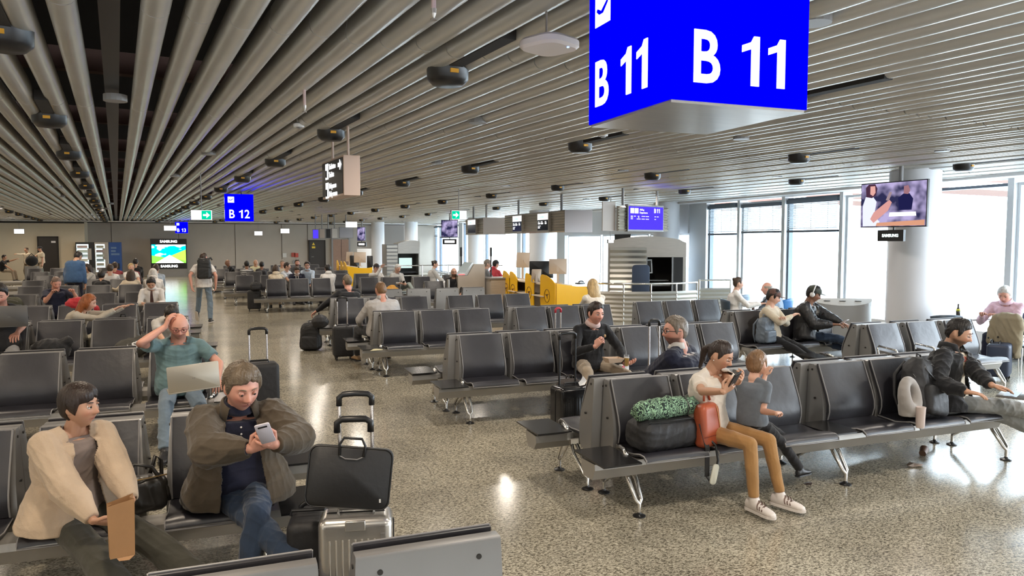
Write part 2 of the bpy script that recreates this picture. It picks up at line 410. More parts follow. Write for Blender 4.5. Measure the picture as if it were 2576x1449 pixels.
# ------------------------------------------------------------------ far wall things
def wx(u): return D(u, 640, 45.9).x
def wz(v): return D(430, v, 45.9).z
def door(n, u0, u1, v0, m, y=45.93, handle=True):
    d = MB().box(wx(u0), y-0.04, 0.0, wx(u1), y+0.03, wz(v0)).obj(f'door_{n}', m, kind='structure')
    b = MB(); w = 0.05; z1 = wz(v0)
    b.box(wx(u0)-w, y-0.07, 0, wx(u0), y+0.05, z1+w); b.box(wx(u1), y-0.07, 0, wx(u1)+w, y+0.05, z1+w); b.box(wx(u0)-w, y-0.07, z1, wx(u1)+w, y+0.05, z1+w); b.obj('door_frame', M_dark, d)
    b = MB(); b.tube([(wx(u0)+0.1, y-0.05, 1.05), (wx(u0)+0.1, y-0.1, 1.05), (wx(u0)+0.24, y-0.1, 1.05)], 0.012, 6); b.obj('door_handle', M_steel, d)
    return d
M_ddoor = mat('dark_door', (0.03, 0.025, 0.022), 0.5)
d = door(1, 109, 155, 598, M_ddoor); MB().cbox((wx(146), 45.88, 1.95), (0.2, 0.01, 0.1)).obj('door_sign', M_white, d)
d = door(2, 779, 817, 606, M_ddoor)
MB().prism([(-0.09, 0), (0.09, 0), (0, 0.17)], 0, 0.01, 'y').obj('warning_triangle', mat('warning_yellow', (0.75, 0.55, 0.05), 0.5), d, (wx(789), 45.87, 1.75))
MB().cbox((0, 0, 0), (0.2, 0.01, 0.12)).obj('warning_plate', MATS['warning_yellow'], d, (wx(789), 45.88, 1.62))
M_lift = mat('bronze_lift_door', (0.30, 0.19, 0.14), 0.4, 0.5, var=0.1)
d = MB().box(wx(838), 45.85, 0, wx(858), 45.93, 2.1).obj('door_3', M_lift, kind='structure'); MB().box(wx(859), 45.85, 0, wx(877), 45.93, 2.1).obj('door_leaf', M_lift, d)
MB().box(wx(834), 45.86, 0, wx(838), 45.95, 2.2).obj('door_frame', M_grey, d); MB().box(wx(877), 45.86, 0, wx(881), 45.95, 2.2).obj('door_frame', M_grey, d)
tag(MB().box(wx(883), 43.6, 0, wx(918), 43.7, 1.55).obj('partition_screen', M_white), 'white partition board beside the bronze lift doors', 'screen')
t = thing('vending_enclosure', 'brown cladding block between the far columns with a dark glazed panel', 'panel', (0, 0, 0))
MB().box(wx(950), 45.4, 0, wx(1012), 45.9, 3.0).obj('cladding', mat('taupe_cladding', (0.20, 0.175, 0.155), 0.5), t)
for i, u in enumerate((716, 738, 746)):
    tag(MB().cbox((wx(u), 45.96, 1.15 if i != 1 else 1.18), (0.22, 0.03, 0.25)).obj('wall_sign', mat(f'firesign{i}', ((0.6, 0.6, 0.58), (0.35, 0.06, 0.04), (0.45, 0.07, 0.05))[i], 0.5)),
        ('small square pale notice on the far wall, left of the red ones', 'left red fire notice on the far beige wall', 'right red fire notice on the far beige wall')[i], 'sign')
tag(MB().lathe([(0, 0), (0.13, 0), (0.13, 0.04), (0, 0.04)], (0, 0, 0), 14, Matrix.Rotation(R(90), 3, 'X')).obj('wall_dial', M_pipe, None, (wx(741), 45.99, 0.75)), 'small round fitting below the red notices on the far wall', 'fitting')
# protruding cream block on the left with a recessed cove
MB().box(-16.2, 45.0, 0, wx(222), 46.0, 3.02).obj('wall_cream', M_wallwarm, kind='structure')
MB().box(-16.2, 44.9, 2.93, wx(222), 45.0, 3.0).obj('trim_6', M_dark, kind='structure')
door_fix = bpy.data.objects['door_1']; door_fix.location.y = -1.0
MB().box(-16.15, 30, 0, -10.2, 30.2, 0.0001) 
# television kiosk at the end of the aisle
def screen_meadow():
    m = bpy.data.materials.new('meadow_screen'); m.use_nodes = True; nt = m.node_tree; nt.nodes.clear(); L = nt.links.new
    tc = nt.nodes.new('ShaderNodeTexCoord'); sp = nt.nodes.new('ShaderNodeSeparateXYZ'); L(tc.outputs['Generated'], sp.inputs[0])
    ns_ = nt.nodes.new('ShaderNodeTexNoise'); ns_.inputs['Scale'].default_value = 2.6; L(tc.outputs['Generated'], ns_.inputs[0])
    cl = nt.nodes.new('ShaderNodeMapRange'); cl.inputs[1].default_value = 0.52; cl.inputs[2].default_value = 0.58; L(ns_.outputs[0], cl.inputs[0])
    def mixc(f, a, b):
        x = nt.nodes.new('ShaderNodeMix'); x.data_type = 'RGBA'; L(f, x.inputs[0])
        for i, q in ((6, a), (7, b)):
            if isinstance(q, tuple): x.inputs[i].default_value = (*q, 1)
            else: L(q, x.inputs[i])
        return x.outputs[2]
    def gt(a, b):
        x = nt.nodes.new('ShaderNodeMath'); x.operation = 'GREATER_THAN'
        for i, q in ((0, a), (1, b)):
            if isinstance(q, float): x.inputs[i].default_value = q
            else: L(q, x.inputs[i])
        return x.outputs[0]
    def lin(o, k, c):
        x = nt.nodes.new('ShaderNodeMath'); x.operation = 'MULTIPLY_ADD'; L(o, x.inputs[0]); x.inputs[1].default_value = k; x.inputs[2].default_value = c; return x.outputs[0]
    sky = mixc(cl.outputs[0], (0.0, 0.62, 0.80), (0.85, 0.97, 1.0))
    X, Z = sp.outputs[0], sp.outputs[2]
    s1 = mixc(gt(lin(X, 0.75, -0.02), Z), sky, (0.30, 0.62, 0.06))        # hill rising to the right
    s2 = mixc(gt(lin(X, -0.30, 0.42), Z), s1, (0.16, 0.70, 0.05))         # meadow on the left
    ab = nt.nodes.new('ShaderNodeMath'); ab.operation = 'ABSOLUTE'; L(lin(X, 1.0, -0.52), ab.inputs[0])
    road = gt(lin(Z, -0.95, 0.42), ab.outputs[0]); s3 = mixc(road, s2, (0.95, 0.95, 0.9))
    e = nt.nodes.new('ShaderNodeEmission'); L(s3, e.inputs[0]); e.inputs[1].default_value = 1.8; o = nt.nodes.new('ShaderNodeOutputMaterial'); L(e.outputs[0], o.inputs[0]); return m
x0, x1 = wx(383), wx(472)
t = thing('television_kiosk', 'tall black kiosk with a bright landscape screen at the end of the aisle', 'screen', ((x0+x1)/2, 45.2, 0))
w = x1 - x0
MB().box(-w/2, -0.18, 0.0, w/2, 0.18, 2.12).obj('housing', M_black, t, bevel=0.01)
MB().box(-w/2+0.05, -0.21, 0.78, w/2-0.05, -0.18, 1.80).obj('screen', screen_meadow(), t)
text('lettering', 'SAMSUNG', 0.19, emis('sign_white', (1, 1, 1), 3.0), t, (0, -0.19, 1.91), align='CENTER', bold=0.004)
text('lettering', 'SAMSUNG', 0.19, emis('sign_white', (1, 1, 1), 3.0), t, (0, -0.19, 0.54), align='CENTER', bold=0.004)
MB().box(-w/2, -0.2, 0, w/2, -0.18, 0.45).obj('plinth_panel', M_grey, t)
# vending machines
def vending(u0, u1, body, label, kind, y=44.9):
    a, b = D(u0, 640, y).x, D(u1, 640, y).x; w = b - a
    t = thing('vending_machine', label, 'vending machine', ((a+b)/2, y, 0), 0, 'vending machines on the far wall')
    MB().box(-w/2, -0.4, 0.0, w/2, 0.0, 1.93).obj('body', body, t, bevel=0.015)
    if kind < 2:
        bw = w*0.66
        MB().box(-w/2+0.05, -0.415, 0.35, -w/2+0.05+bw, -0.40, 1.83).obj('glass_front', emis('vend_glow', (0.78, 0.95, 0.95), 1.1), t)
        for k in range(6):
            MB().box(-w/2+0.06, -0.45, 0.42+k*0.235, -w/2+0.04+bw, -0.415, 0.445+k*0.235).obj('shelf', M_grey, t)
            b2 = MB()
            for q in range(7): b2.cbox((-w/2+0.12+q*(bw-0.12)/6.5, -0.43, 0.52+k*0.235), (0.07, 0.03, 0.13))
            b2.obj('product_row', mat(f'snack{(k+kind) % 4}', ((0.5, 0.6, 0.55), (0.45, 0.35, 0.35), (0.6, 0.6, 0.5), (0.4, 0.55, 0.6))[(k+kind) % 4], 0.5), t, kind='stuff')
        MB().box(w/2-0.28, -0.42, 1.0, w/2-0.1, -0.40, 1.6).obj('keypad', M_steel, t)
        MB().box(-w/2+0.1, -0.42, 0.12, w/2-0.3, -0.40, 0.28).obj('pickup_flap', M_black, t)
    else:
        for k, q in enumerate((0.26, 0.22, 0.4)): MB().box(-w/2+0.1, -0.405, 1.58-k*0.17, -w/2+0.1+q, -0.40, 1.68-k*0.17).obj('faded_print', mat('print_pale', (0.10, 0.17, 0.30), 0.5), t)
        MB().box(-0.2, -0.42, 0.5, 0.2, -0.40, 0.8).obj('pickup_flap', M_black, t)
vending(194, 239, M_black, 'black vending machine with glowing shelves, leftmost of the three', 0)
vending(241, 276, M_steel, 'silver vending machine with lit shelves, middle of the three', 1)
vending(277, 307, mat('vend_blue', (0.015, 0.06, 0.22), 0.4), 'plain dark blue drinks vending machine, rightmost of the three', 2)

# ------------------------------------------------------------------ hanging signs
M_blue = emis('sign_blue', (0.0, 0.0, 1.0), 1.0)
M_lit = emis('lit_white', (1, 1, 1), 1.0)
def plane_icon(parent, loc, s, rz=0):
    o = MB().box(-s/2, -0.003, -s/2, s/2, 0, s/2).obj('icon_plate', M_lit, parent, loc, (0, 0, rz))
    MB().prism([(-0.36*s, -0.02*s), (-0.30*s, 0.06*s), (-0.05*s, -0.06*s), (0.34*s, 0.20*s), (0.38*s, 0.14*s), (0.05*s, -0.14*s), (-0.2*s, -0.14*s)], -0.006, -0.003, 'y').obj('plane_symbol', M_blue, o)
def glyph(ch, size, m, parent, loc, rz):
    if ch == '1': polys = [[(0.27, 0), (0.47, 0), (0.47, 1), (0.33, 1), (0.26, 0.88), (0.04, 0.80), (0.04, 0.66), (0.27, 0.74)]]; adv = 0.62
    mb = MB()
    for p in polys: mb.prism([(x*size, z*size) for x, z in p], -0.004, 0.0, 'y')
    mb.obj('digit_one', m, parent, loc, (0, 0, rz)); return adv*size
def gate_sign(txt, c0, rz, w, dpt, z0, h, label, tsize, pole=0.0, sidetxt=True):
    # c0: nearest bottom corner; front face runs +x' by w, side face runs +y' by dpt
    t = thing('gate_sign', label, 'sign', (c0[0], c0[1], z0), rz)
    MB().box(0.004, 0.004, 0.004, w-0.004, dpt-0.004, h).obj('housing', M_steel, t)
    MB().box(0.0, -0.002, 0.006, w, 0.004, h+0.004).obj('front_face', M_blue, t)
    MB().box(-0.002, 0.0, 0.006, 0.004, dpt, h+0.004).obj('side_face', M_blue, t)
    MB().box(0.006, 0.006, -0.004, w-0.006, dpt-0.006, 0.006).obj('bottom_plate', mat('sign_bottom_steel', (0.62, 0.58, 0.52), 0.28, 0.9, var=0.08, vscale=5, stretch=(1, 8, 1)), t)
    a, b = txt.split(' ')
    text('letter_b', a, tsize, M_lit, t, (w*0.13, -0.004, h*0.13), bold=tsize*0.016, sx=0.86)
    def num(x, y, rz, d):
        gs = tsize*0.69
        for k, ch in enumerate(b):
            o_ = k*gs*0.66; px = (x + o_, y, h*0.13) if rz == 0 else (x, y - o_, h*0.13)
            if ch == '1': glyph('1', gs, M_lit, t, px, rz)
            else: text('digit', ch, tsize, M_lit, t, px, rz, bold=tsize*0.016, sx=0.86)
    num(w*0.48, -0.004, 0, 0)
    plane_icon(t, (w*0.22, -0.004, h*0.80), h*0.22)
    if sidetxt:
        text('letter_b', a, tsize, M_lit, t, (-0.004, dpt*0.92, h*0.13), R(-90), bold=tsize*0.016, sx=0.86)
        num(-0.004, dpt*0.56, R(-90), 1)
        plane_icon(t, (-0.004, dpt*0.80, h*0.80), h*0.22, R(-90))
    if pole:
        MB().tube([(w*0.6, dpt/2, h), (w*0.6, dpt/2, h+pole)], 0.018, 8).obj('pole', M_pipe, t)
    return t
c = G(1687, 253, 2.45)
gate_sign('B 11', c, 0.0, 0.61, 0.63, 2.45, 0.58, 'large blue lit B 11 gate cube hanging close to the camera', 0.262, 0.14)
c = G(566, 557, 2.40)
gate_sign('B 12', c, 0.0, 0.60, 0.60, 2.40, 0.60, 'blue lit B 12 gate cube above the aisle', 0.262, 0.2)
c = G(441, 587, 2.40)
gate_sign('B 13', c, 0.0, 0.62, 0.5, 2.40, 0.60, 'small far blue lit B 13 gate cube above the landscape screen', 0.262, 0.2, False)
# wayfinding box
c = D(865, 491, 7.2)
t = thing('wayfinding_sign', 'tan hanging box sign with black face pointing to the toilets', 'sign', (c.x, c.y, c.z), SA)
M_tan = mat('tan_sign_side', (0.56, 0.42, 0.34), 0.45)
ww, dd, hh = D(908, 491, 7.2).x - c.x, 0.62, 0.385
dd = 0.82
MB().box(0, 0, 0, ww, dd, hh).obj('housing', M_tan, t, bevel=0.004)
MB().box(-0.006, 0.02, 0.02, 0, dd-0.02, hh-0.02).obj('sign_face', M_black, t)
for k, (a, b) in enumerate((('Toiletten', 'Toilets'), ('Babyraum', 'Baby room'))):
    z = hh*0.60 - k*hh*0.5
    text('lettering', a, 0.075, M_lit, t, (-0.008, dd*0.80-0.14, z+0.055), R(-90), sx=0.9, bold=0.001)
    text('lettering', b, 0.075, M_lit, t, (-0.008, dd*0.80-0.14, z-0.025), R(-90), sx=0.9, bold=0.001)
    q = MB().box(-0.010, dd*0.80-0.11, z-0.04, -0.006, dd*0.80, z+0.12).obj('icon_plate', M_lit, t)
    MB().tube([(-0.012, dd*0.80-0.055, z-0.02), (-0.012, dd*0.80-0.055, z+0.05)], 0.012, 6).obj('figure_symbol', M_black, q)
MB().prism([(0, 0.02), (-0.06, 0.02), (-0.06, 0.05), (-0.12, 0.0), (-0.06, -0.05), (-0.06, -0.02), (0, -0.02)], -0.012, -0.008, 'x').obj('arrow', M_lit, t, (0, dd*0.2, hh*0.78))
for yy in (0.12, dd-0.12): MB().tube([(ww/2, yy, hh), (ww/2, yy, CEIL+0.1-c.z)], 0.013, 8).obj('pole', M_tan, t)
# escape signs and plain lit boxes
def exit_sign(u, v, Y, w, h, label, arrow=True, side=1, pole=True):
    c = D(u, v, Y); t = thing('escape_sign', label, 'sign', c)
    MB().box(-w/2, 0, -h/2, w/2, 0.06, h/2).obj('housing', M_pipe, t)
    MB().box(-w/2+0.008, -0.004, -h/2+0.008, w/2-0.008, 0, h/2-0.008).obj('lit_face', M_lit, t)
    if arrow:
        a = h*0.42
        q = MB().box(side*w*0.22-a, -0.007, -a, side*w*0.22+a, -0.004, a).obj('green_panel', emis('exit_green', (0.0, 0.50, 0.28), 1.0), t)
        MB().prism([(-0.7*a, 0.22*a), (0.0, 0.22*a), (0.0, 0.7*a), (0.75*a, 0), (0.0, -0.7*a), (0.0, -0.22*a), (-0.7*a, -0.22*a)], -0.010, -0.007, 'y').obj('arrow', M_lit, q, (side*w*0.22, 0, 0))
    if pole: MB().tube([(0, 0.03, h/2), (0, 0.03, CEIL-c.z+0.1)], 0.008, 6).obj('pole', M_pipe, t)
exit_sign(1155, 541, 15.0, 0.34, 0.20, 'green and white escape sign over the hanging gate screens', True, -1)
exit_sign(507, 541, 13.0, 0.33, 0.17, 'green arrow escape sign left of the B 12 cube', True, 1)
exit_sign(884, 565, 30.0, 0.47, 0.24, 'plain pale lit box sign above the far boarding desks', False)
exit_sign(717, 581, 45.94, 0.52, 0.28, 'white lit sign on the far wall, right of the pair', False)
exit_sign(650, 587, 45.94, 0.46, 0.25, 'white lit sign on the far wall, left of the pair', False)
exit_sign(428, 574, 28.0, 0.40, 0.18, 'pale green lit sign tucked left of the B 13 cube', False)
exit_sign(48, 582, 44.93, 0.46, 0.25, 'white lit sign over the cream wall at far left', False)
exit_sign(1537, 607, 16.0, 0.16, 0.09, 'tiny lit sign below the hanging blue departure screen', False, 1)

# hanging gate displays (corrugated steel backs)
def corrug(x0, y0, z0, x1, y1, z1, n, m, parent, ax):
    for k in range(n):
        a = z0 + (z1-z0)*k/n; b = z0 + (z1-z0)*(k+1)/n
        if ax == 'x': pl = [(y0, a), (y0-0.022, (a+b)/2), (y0, b), (y0+0.03, b), (y0+0.03, a)]; MB().prism(pl, x0, x1, 'x').obj('slat', m, parent)
        else: pl = [(x0, a), (x0-0.022, (a+b)/2), (x0, b), (x0+0.03, b), (x0+0.03, a)]; MB().prism(pl, y0, y1, 'y').obj('slat', m, parent)
M_corr = mat('corrugated_steel', (0.50, 0.47, 0.42), 0.3, 0.9)
def gate_display(xp, y0, y1, z0, z1, screens, label, endw, endm):
    t = thing('gate_display', label, 'display', (xp, y0, 0)); L = y1 - y0
    MB().box(0.03, 0, z0, 0.10, L, z1).obj('backing', M_grey, t)
    corrug(0, 0, z0, 0, 0, z1, 1, M_corr, t, 'x') if False else None
    n = 8
    for k in range(n):
        a = z0 + (z1-z0)*k/n; b = z0 + (z1-z0)*(k+1)/n
        MB().prism([(0.03, a), (0.0, (a+b)/2), (0.03, b), (0.05, b), (0.05, a)], 0.02, L-0.02, 'y').obj('slat', M_corr, t)
    for (c, w, lines) in screens:
        s = MB().box(-0.05, c-w/2-0.03, z0+0.02, 0.02, c+w/2+0.03, z1-0.02).obj('screen_frame', M_steel, t)
        MB().box(-0.055, c-w/2, z0+0.06, -0.05, c+w/2, z1-0.20).obj('screen', mat('screen_off_black', (0.006, 0.008, 0.018), 0.15), s)
        MB().box(-0.055, c-w/2, z1-0.20, -0.05, c+w/2, z1-0.05).obj('header_panel', M_lit, s)
        text('lettering', 'air dolomiti', 0.06, emis('teal_print', (0.35, 0.65, 0.60), 1.0), s, (-0.058, c+w/2-0.16, z1-0.145), R(-90), sx=0.8)
        MB().tube([(-0.057, c+w/2-0.10-0.025*math.cos(a), z1-0.125+0.03*math.sin(a)) for a in np.linspace(0.6, 5.4, 9)], 0.006, 5).obj('swirl_emblem', MATS['teal_print'], s)
        if lines:
            for (a_, b_, zz, hh) in ((0.06, 0.20, 0.245, 0.016), (0.06, 0.27, 0.285, 0.036), (0.33, 0.50, 0.245, 0.016), (0.33, 0.56, 0.285, 0.036), (0.72, 0.86, 0.245, 0.016), (0.72, 0.88, 0.285, 0.036), (0.06, 0.32, 0.345, 0.014), (0.06, 0.24, 0.385, 0.034)):
                MB().box(-0.0575, c+w/2-b_*w, z1-zz-hh/2, -0.055, c+w/2-a_*w, z1-zz+hh/2).obj('flight_data_strip', M_lit, s)
    MB().box(0.0, -0.02, z0, endw, 0.0, z1).obj('end_panel', endm, t)
    for yy in (L*0.15, L*0.85): MB().tube([(0.2, yy, z1), (0.2, yy, CEIL+0.1)], 0.03, 8).obj('pole', M_pipe, t)
    return t
M_lav = mat('pale_grey_panel', (0.42, 0.42, 0.46), 0.5); M_tanp = mat('tan_panel', (0.50, 0.42, 0.36), 0.5)
gy = lambda u: DX(u, 560, 7.15).y
gate_display(7.15, gy(1420), gy(1268), 2.17, 2.68, [(gy(1370)-gy(1420), 0.62, True), (gy(1305)-gy(1420), 0.62, True)], 'hanging corrugated display with two lit gate screens over the yellow desks', 0.70, M_lav)
gate_display(7.15, gy(1215), gy(1170), 2.17, 2.68, [(gy(1190)-gy(1215), 0.75, False)], 'hanging gate screen with tan end panel, left of the two-screen display', 0.72, M_tanp)
# departure monitor
c = G(1582, 516, 2.72); ex = G(1668, 520, 2.72); ang = math.atan2(ex.y-c.y, ex.x-c.x); w = (Vector(ex)-Vector(c)).length
t = thing('departure_monitor', 'hanging blue departure monitor for gate B11 with ribbed side wings', 'display', (c.x, c.y, 2.2), ang)
h = 0.52
MB().box(-0.03, 0, -0.03, w+0.03, 0.09, h+0.02).obj('frame', M_pipe, t, bevel=0.006)
MB().box(0.0, -0.006, 0.01, w, 0.0, h-0.02).obj('screen', emis('monitor_blue', (0.07, 0.04, 0.72), 1.0), t)
text('letter_b', 'B', 0.13, M_lit, t, (w*0.72, -0.01, h*0.72), bold=0.003, sx=0.9)
for k in range(2): glyph('1', 0.092, M_lit, t, (w*0.72+0.085+k*0.06, -0.01, h*0.72), 0)
text('lettering', 'Abflug', 0.055, M_lit, t, (w*0.30, -0.01, h*0.80)); text('lettering', 'Departures', 0.055, M_lit, t, (w*0.30, -0.01, h*0.68))
for k in range(2): MB().box(w*0.04+k*0.135, -0.009, h*0.68, w*0.04+k*0.135+0.115, -0.006, h*0.68+0.11).obj('icon_plate', M_lit, t)
for (a_, b_, zz) in ((0.05, 0.11, 0.55), (0.14, 0.19, 0.55), (0.25, 0.29, 0.55), (0.36, 0.46, 0.55), (0.48, 0.57, 0.55), (0.74, 0.78, 0.55), (0.81, 0.86, 0.55), (0.05, 0.11, 0.50), (0.26, 0.29, 0.50), (0.05, 0.11, 0.44), (0.22, 0.33, 0.44), (0.36, 0.45, 0.44), (0.48, 0.57, 0.44), (0.74, 0.78, 0.44)):
    MB().box(w*a_, -0.009, h*zz, w*b_, -0.006, h*zz+0.014).obj('flight_data_strip', M_lit, t)
for (a, b) in ((-0.28, -0.05), (w+0.05, w+0.2)):
    for k in range(9):
        z0 = -0.02 + k*(h/9); MB().prism([(0.05, z0), (0.0, z0+h/18), (0.05, z0+h/9), (0.09, z0+h/9), (0.09, z0)], a, b, 'x').obj('slat', M_corr, t)
MB().box(-0.66, 0.12, -0.02, -0.28, 0.14, h+0.06).obj('end_panel', M_tanp, t)
for q in (-0.1, w*0.9): MB().tube([(q, 0.08, h), (q, 0.08, CEIL+0.1-2.2)], 0.028, 8).obj('pole', M_pipe, t)
# television in front of the near column
c = G(2167, 463, 2.85); e = G(2328, 450, 2.85); ang = math.atan2(e.y-c.y, e.x-c.x); w = 1.09
def portrait_screen(name):
    m = bpy.data.materials.new(name); m.use_nodes = True; nt = m.node_tree; nt.nodes.clear(); L = nt.links.new
    tc = nt.nodes.new('ShaderNodeTexCoord'); n = nt.nodes.new('ShaderNodeTexNoise'); n.inputs['Scale'].default_value = 4; L(tc.outputs['Object'], n.inputs[0])
    r = nt.nodes.new('ShaderNodeValToRGB'); el = r.color_ramp.elements; el[0].position = 0.4; el[0].color = (0.02, 0.02, 0.06, 1); el[1].position = 0.62; el[1].color = (0.35, 0.30, 0.50, 1)
    L(n.outputs[0], r.inputs[0]); e = nt.nodes.new('ShaderNodeEmission'); L(r.outputs[0], e.inputs[0]); o = nt.nodes.new('ShaderNodeOutputMaterial'); L(e.outputs[0], o.inputs[0]); return m
t = thing('wall_television', 'television showing a woman with a phone, hung by the near column', 'television', (c.x, c.y, 2.2), ang)
MB().box(0, 0, -0.03, w, 0.05, 0.65).obj('frame', M_black, t, bevel=0.006)
s = MB().box(0.012, -0.004, -0.015, w-0.012, 0, 0.635).obj('screen', portrait_screen('cafe_film'), t)
def fl(poly, col, nm, d=-0.006): MB().prism(poly, d, d+0.0015, 'y').obj(nm, emis('film_' + nm + f'{col[0]:.2f}', col, 1.0), s)
fl([(0.05, -0.01), (0.04, 0.30), (0.09, 0.44), (0.20, 0.46), (0.28, 0.36), (0.24, 0.14), (0.34, 0.06), (0.30, -0.01)], (0.60, 0.62, 0.80), 'blouse')
fl([(0.10, 0.44), (0.09, 0.58), (0.14, 0.63), (0.25, 0.63), (0.29, 0.56), (0.27, 0.46), (0.2, 0.42)], (0.05, 0.02, 0.04), 'bob_hair', -0.008)
fl([(0.17, 0.60), (0.25, 0.60), (0.26, 0.50), (0.22, 0.45), (0.17, 0.48)], (0.55, 0.28, 0.25), 'face', -0.010)
fl([(0.18, 0.10), (0.24, 0.20), (0.38, 0.30), (0.50, 0.38), (0.54, 0.34), (0.48, 0.22), (0.32, 0.10), (0.24, 0.04)], (0.50, 0.24, 0.22), 'forearm', -0.010)
fl([(0.44, 0.38), (0.50, 0.50), (0.54, 0.49), (0.49, 0.36)], (0.25, 0.18, 0.2), 'phone', -0.012)
fl([(0.66, 0.22), (0.64, 0.40), (0.72, 0.46), (0.82, 0.46), (0.88, 0.38), (0.86, 0.22)], (0.01, 0.01, 0.05), 'dark_shirt', -0.008)
fl([(0.73, 0.46), (0.73, 0.57), (0.80, 0.58), (0.83, 0.50), (0.80, 0.45)], (0.25, 0.12, 0.14), 'second_face', -0.010)
fl([(0.28, -0.01), (0.30, 0.04), (1.07, 0.07), (1.07, -0.01)], (0.50, 0.24, 0.15), 'table', -0.012)
fl([(0.50, 0.13), (0.51, 0.19), (0.93, 0.19), (0.94, 0.13)], (0.9, 0.9, 0.95), 'caption_bar', -0.013)
MB().tube([(w*0.55, 0.1, 0.6), (w*0.55, 0.1, CEIL-2.1)], 0.03, 8).obj('pole', M_pipe, t); MB().box(w*0.4, 0.05, 0.2, w*0.7, 0.12, 0.5).obj('bracket', M_black, t)
c2 = D(2214, 600, c.y-0.45) if False else G(2214, 600, 2.0) if False else None
b = MB().box(w*0.27, 0.02, -0.24, w*0.27+0.43, 0.07, -0.07).obj('name_board', M_black, t)
text('lettering', 'SAMSUNG', 0.062, emis('sign_white2', (0.8, 1, 0.95), 2.0), b, (w*0.27+0.215, 0.015, -0.175), align='CENTER', bold=0.0015, sx=0.95)
MB().tube([(w*0.5, 0.05, -0.07), (w*0.5, 0.05, 0)], 0.015, 6).obj('stem', M_black, b)
# tilted portrait screens further along
def port(u0, v0, u1, v1, Y, label, rz):
    a = D(u0, v0, Y); b = D(u1, v1, Y); w = abs(b.x-a.x); h = abs(a.z-b.z)
    t = thing('portrait_screen', label, 'screen', ((a.x+b.x)/2, Y, min(a.z, b.z)), rz); w = w/max(0.35, math.cos(rz))
    MB().box(-w/2, 0, 0, w/2, 0.06, h).obj('frame', M_black, t)
    MB().box(-w/2+0.02, -0.004, 0.02, w/2-0.02, 0, h-0.02).obj('screen', MATS.get('ps') or MATS.setdefault('ps', portrait_screen('purple_film')), t)
    MB().tube([(0, 0.08, h*0.5), (0, 0.08, CEIL-min(a.z, b.z))], 0.03, 6).obj('pole', M_pipe, t)
    q = MB().box(-0.28, 0.02, -0.28, 0.28, 0.07, -0.06).obj('name_board', M_black, t); MB().box(-0.2, 0.015, -0.22, 0.2, 0.02, -0.12).obj('lit_panel', M_lit, q)
    MB().tube([(0, 0.04, -0.06), (0, 0.04, 0.02)], 0.02, 6).obj('stem', M_black, q)
port(1112, 553, 1149, 597, 28.0, 'tilted purple screen hung before the third column', R(-25))
port(900, 571, 917, 606, 38.0, 'narrow purple screen hung near the furthest columns', R(-50))
# far displays over the second desk group
for (u0, u1, v0, v1, m, lb) in ((786, 802, 577, 601, MATS['monitor_blue'], 'far small blue departure monitor'), (803, 818, 575, 600, M_tanp, 'far hanging tan panel beside the blue monitor'), (819, 833, 575, 600, M_black, 'far hanging gate screen with a white oval'), (834, 850, 574, 600, M_corr, 'far hanging gate screen with a yellow header'), (853, 889, 571, 599, M_lav, 'far pale grey hanging end panel')):
    a = D(u0, v0, 31.0); b = D(u1, v1, 31.0)
    t = thing('far_display', lb, 'display', ((a.x+b.x)/2, 31.0, b.z)); w = b.x-a.x; h = a.z-b.z
    MB().box(-w/2, 0.0, 0, w/2, 0.12, h).obj('housing', M_grey, t); MB().box(-w/2+0.02, -0.01, 0.02, w/2-0.02, 0.0, h-0.02).obj('front_panel', m, t)
    MB().tube([(0, 0.06, h), (0, 0.06, CEIL+0.1-b.z)], 0.025, 6).obj('pole', M_pipe, t)

# ------------------------------------------------------------------ ceiling fittings
pm = MB().lathe([(0.0, -0.115), (0.10, -0.115), (0.135, -0.08), (0.14, 0.05), (0.0, 0.05)], n=20).mesh('housing', M_black, 50)
arm = MB().box(-0.045, -0.85, -0.02, 0.045, -0.1, 0.06).mesh('slot', M_dark)
lab = MB().box(-0.04, -0.143, -0.06, 0.015, -0.13, -0.035).mesh('rating_label', mat('label_amber', (0.7, 0.35, 0.03), 0.5))
for s0 in (-9.4, -6.4, -3.4, -0.5, 1.95, 4.74, 7.9, 10.9):
    for k in range(0, 14):
        y = 4.7 + 2.95*k; x = s0 - 0.1246*y
        if not (-15 < x < 11.6) or y > 45: continue
        ln = {-3.4: 'the line over the far-left seats', -0.5: 'the line left of the black cable tray', 1.95: 'the line passing above the toilet sign', 4.74: 'the line right of the toilet sign', 7.9: 'the line ending at the right edge', 10.9: 'the line nearest the windows'}.get(s0)
        lb = ('black ceiling unit, %s from the camera in %s' % (('nearest', 'second', 'third', 'fourth', 'fifth', 'sixth')[k], ln)) if ln and k < 6 else 'distant black round ceiling unit sunk in a slot between the slats'
        t = thing('ceiling_projector', lb, 'ceiling unit', (x, y, CEIL - 0.035), SA, 'black ceiling units in the slats')
        inst('housing', pm, t); inst('slot', arm, t); inst('rating_label', lab, t)
c = G(1382, 112, 2.90)
t = thing('wifi_access_point', 'white rounded wireless access point hanging left of the B 11 cube', 'access point', c, R(25))
MB().rslab(0.245, 0.245, 0.05, 0.07, rot=Matrix.Rotation(R(90), 3, 'X')).obj('cover', mat('ap_white', (0.72, 0.66, 0.66), 0.4), t, smooth=40)
MB().lathe([(0, 0), (0.006, 0), (0.006, 0.004), (0, 0.004)], (0.02, -0.10, -0.029), 10).obj('indicator_light', emis('led_blue', (0.2, 0.45, 1.0), 3), t)
MB().tube([(0, 0.02, 0.02), (0, 0.02, CEIL-c.z+0.05)], 0.006, 6).obj('hanger', M_steel, t)
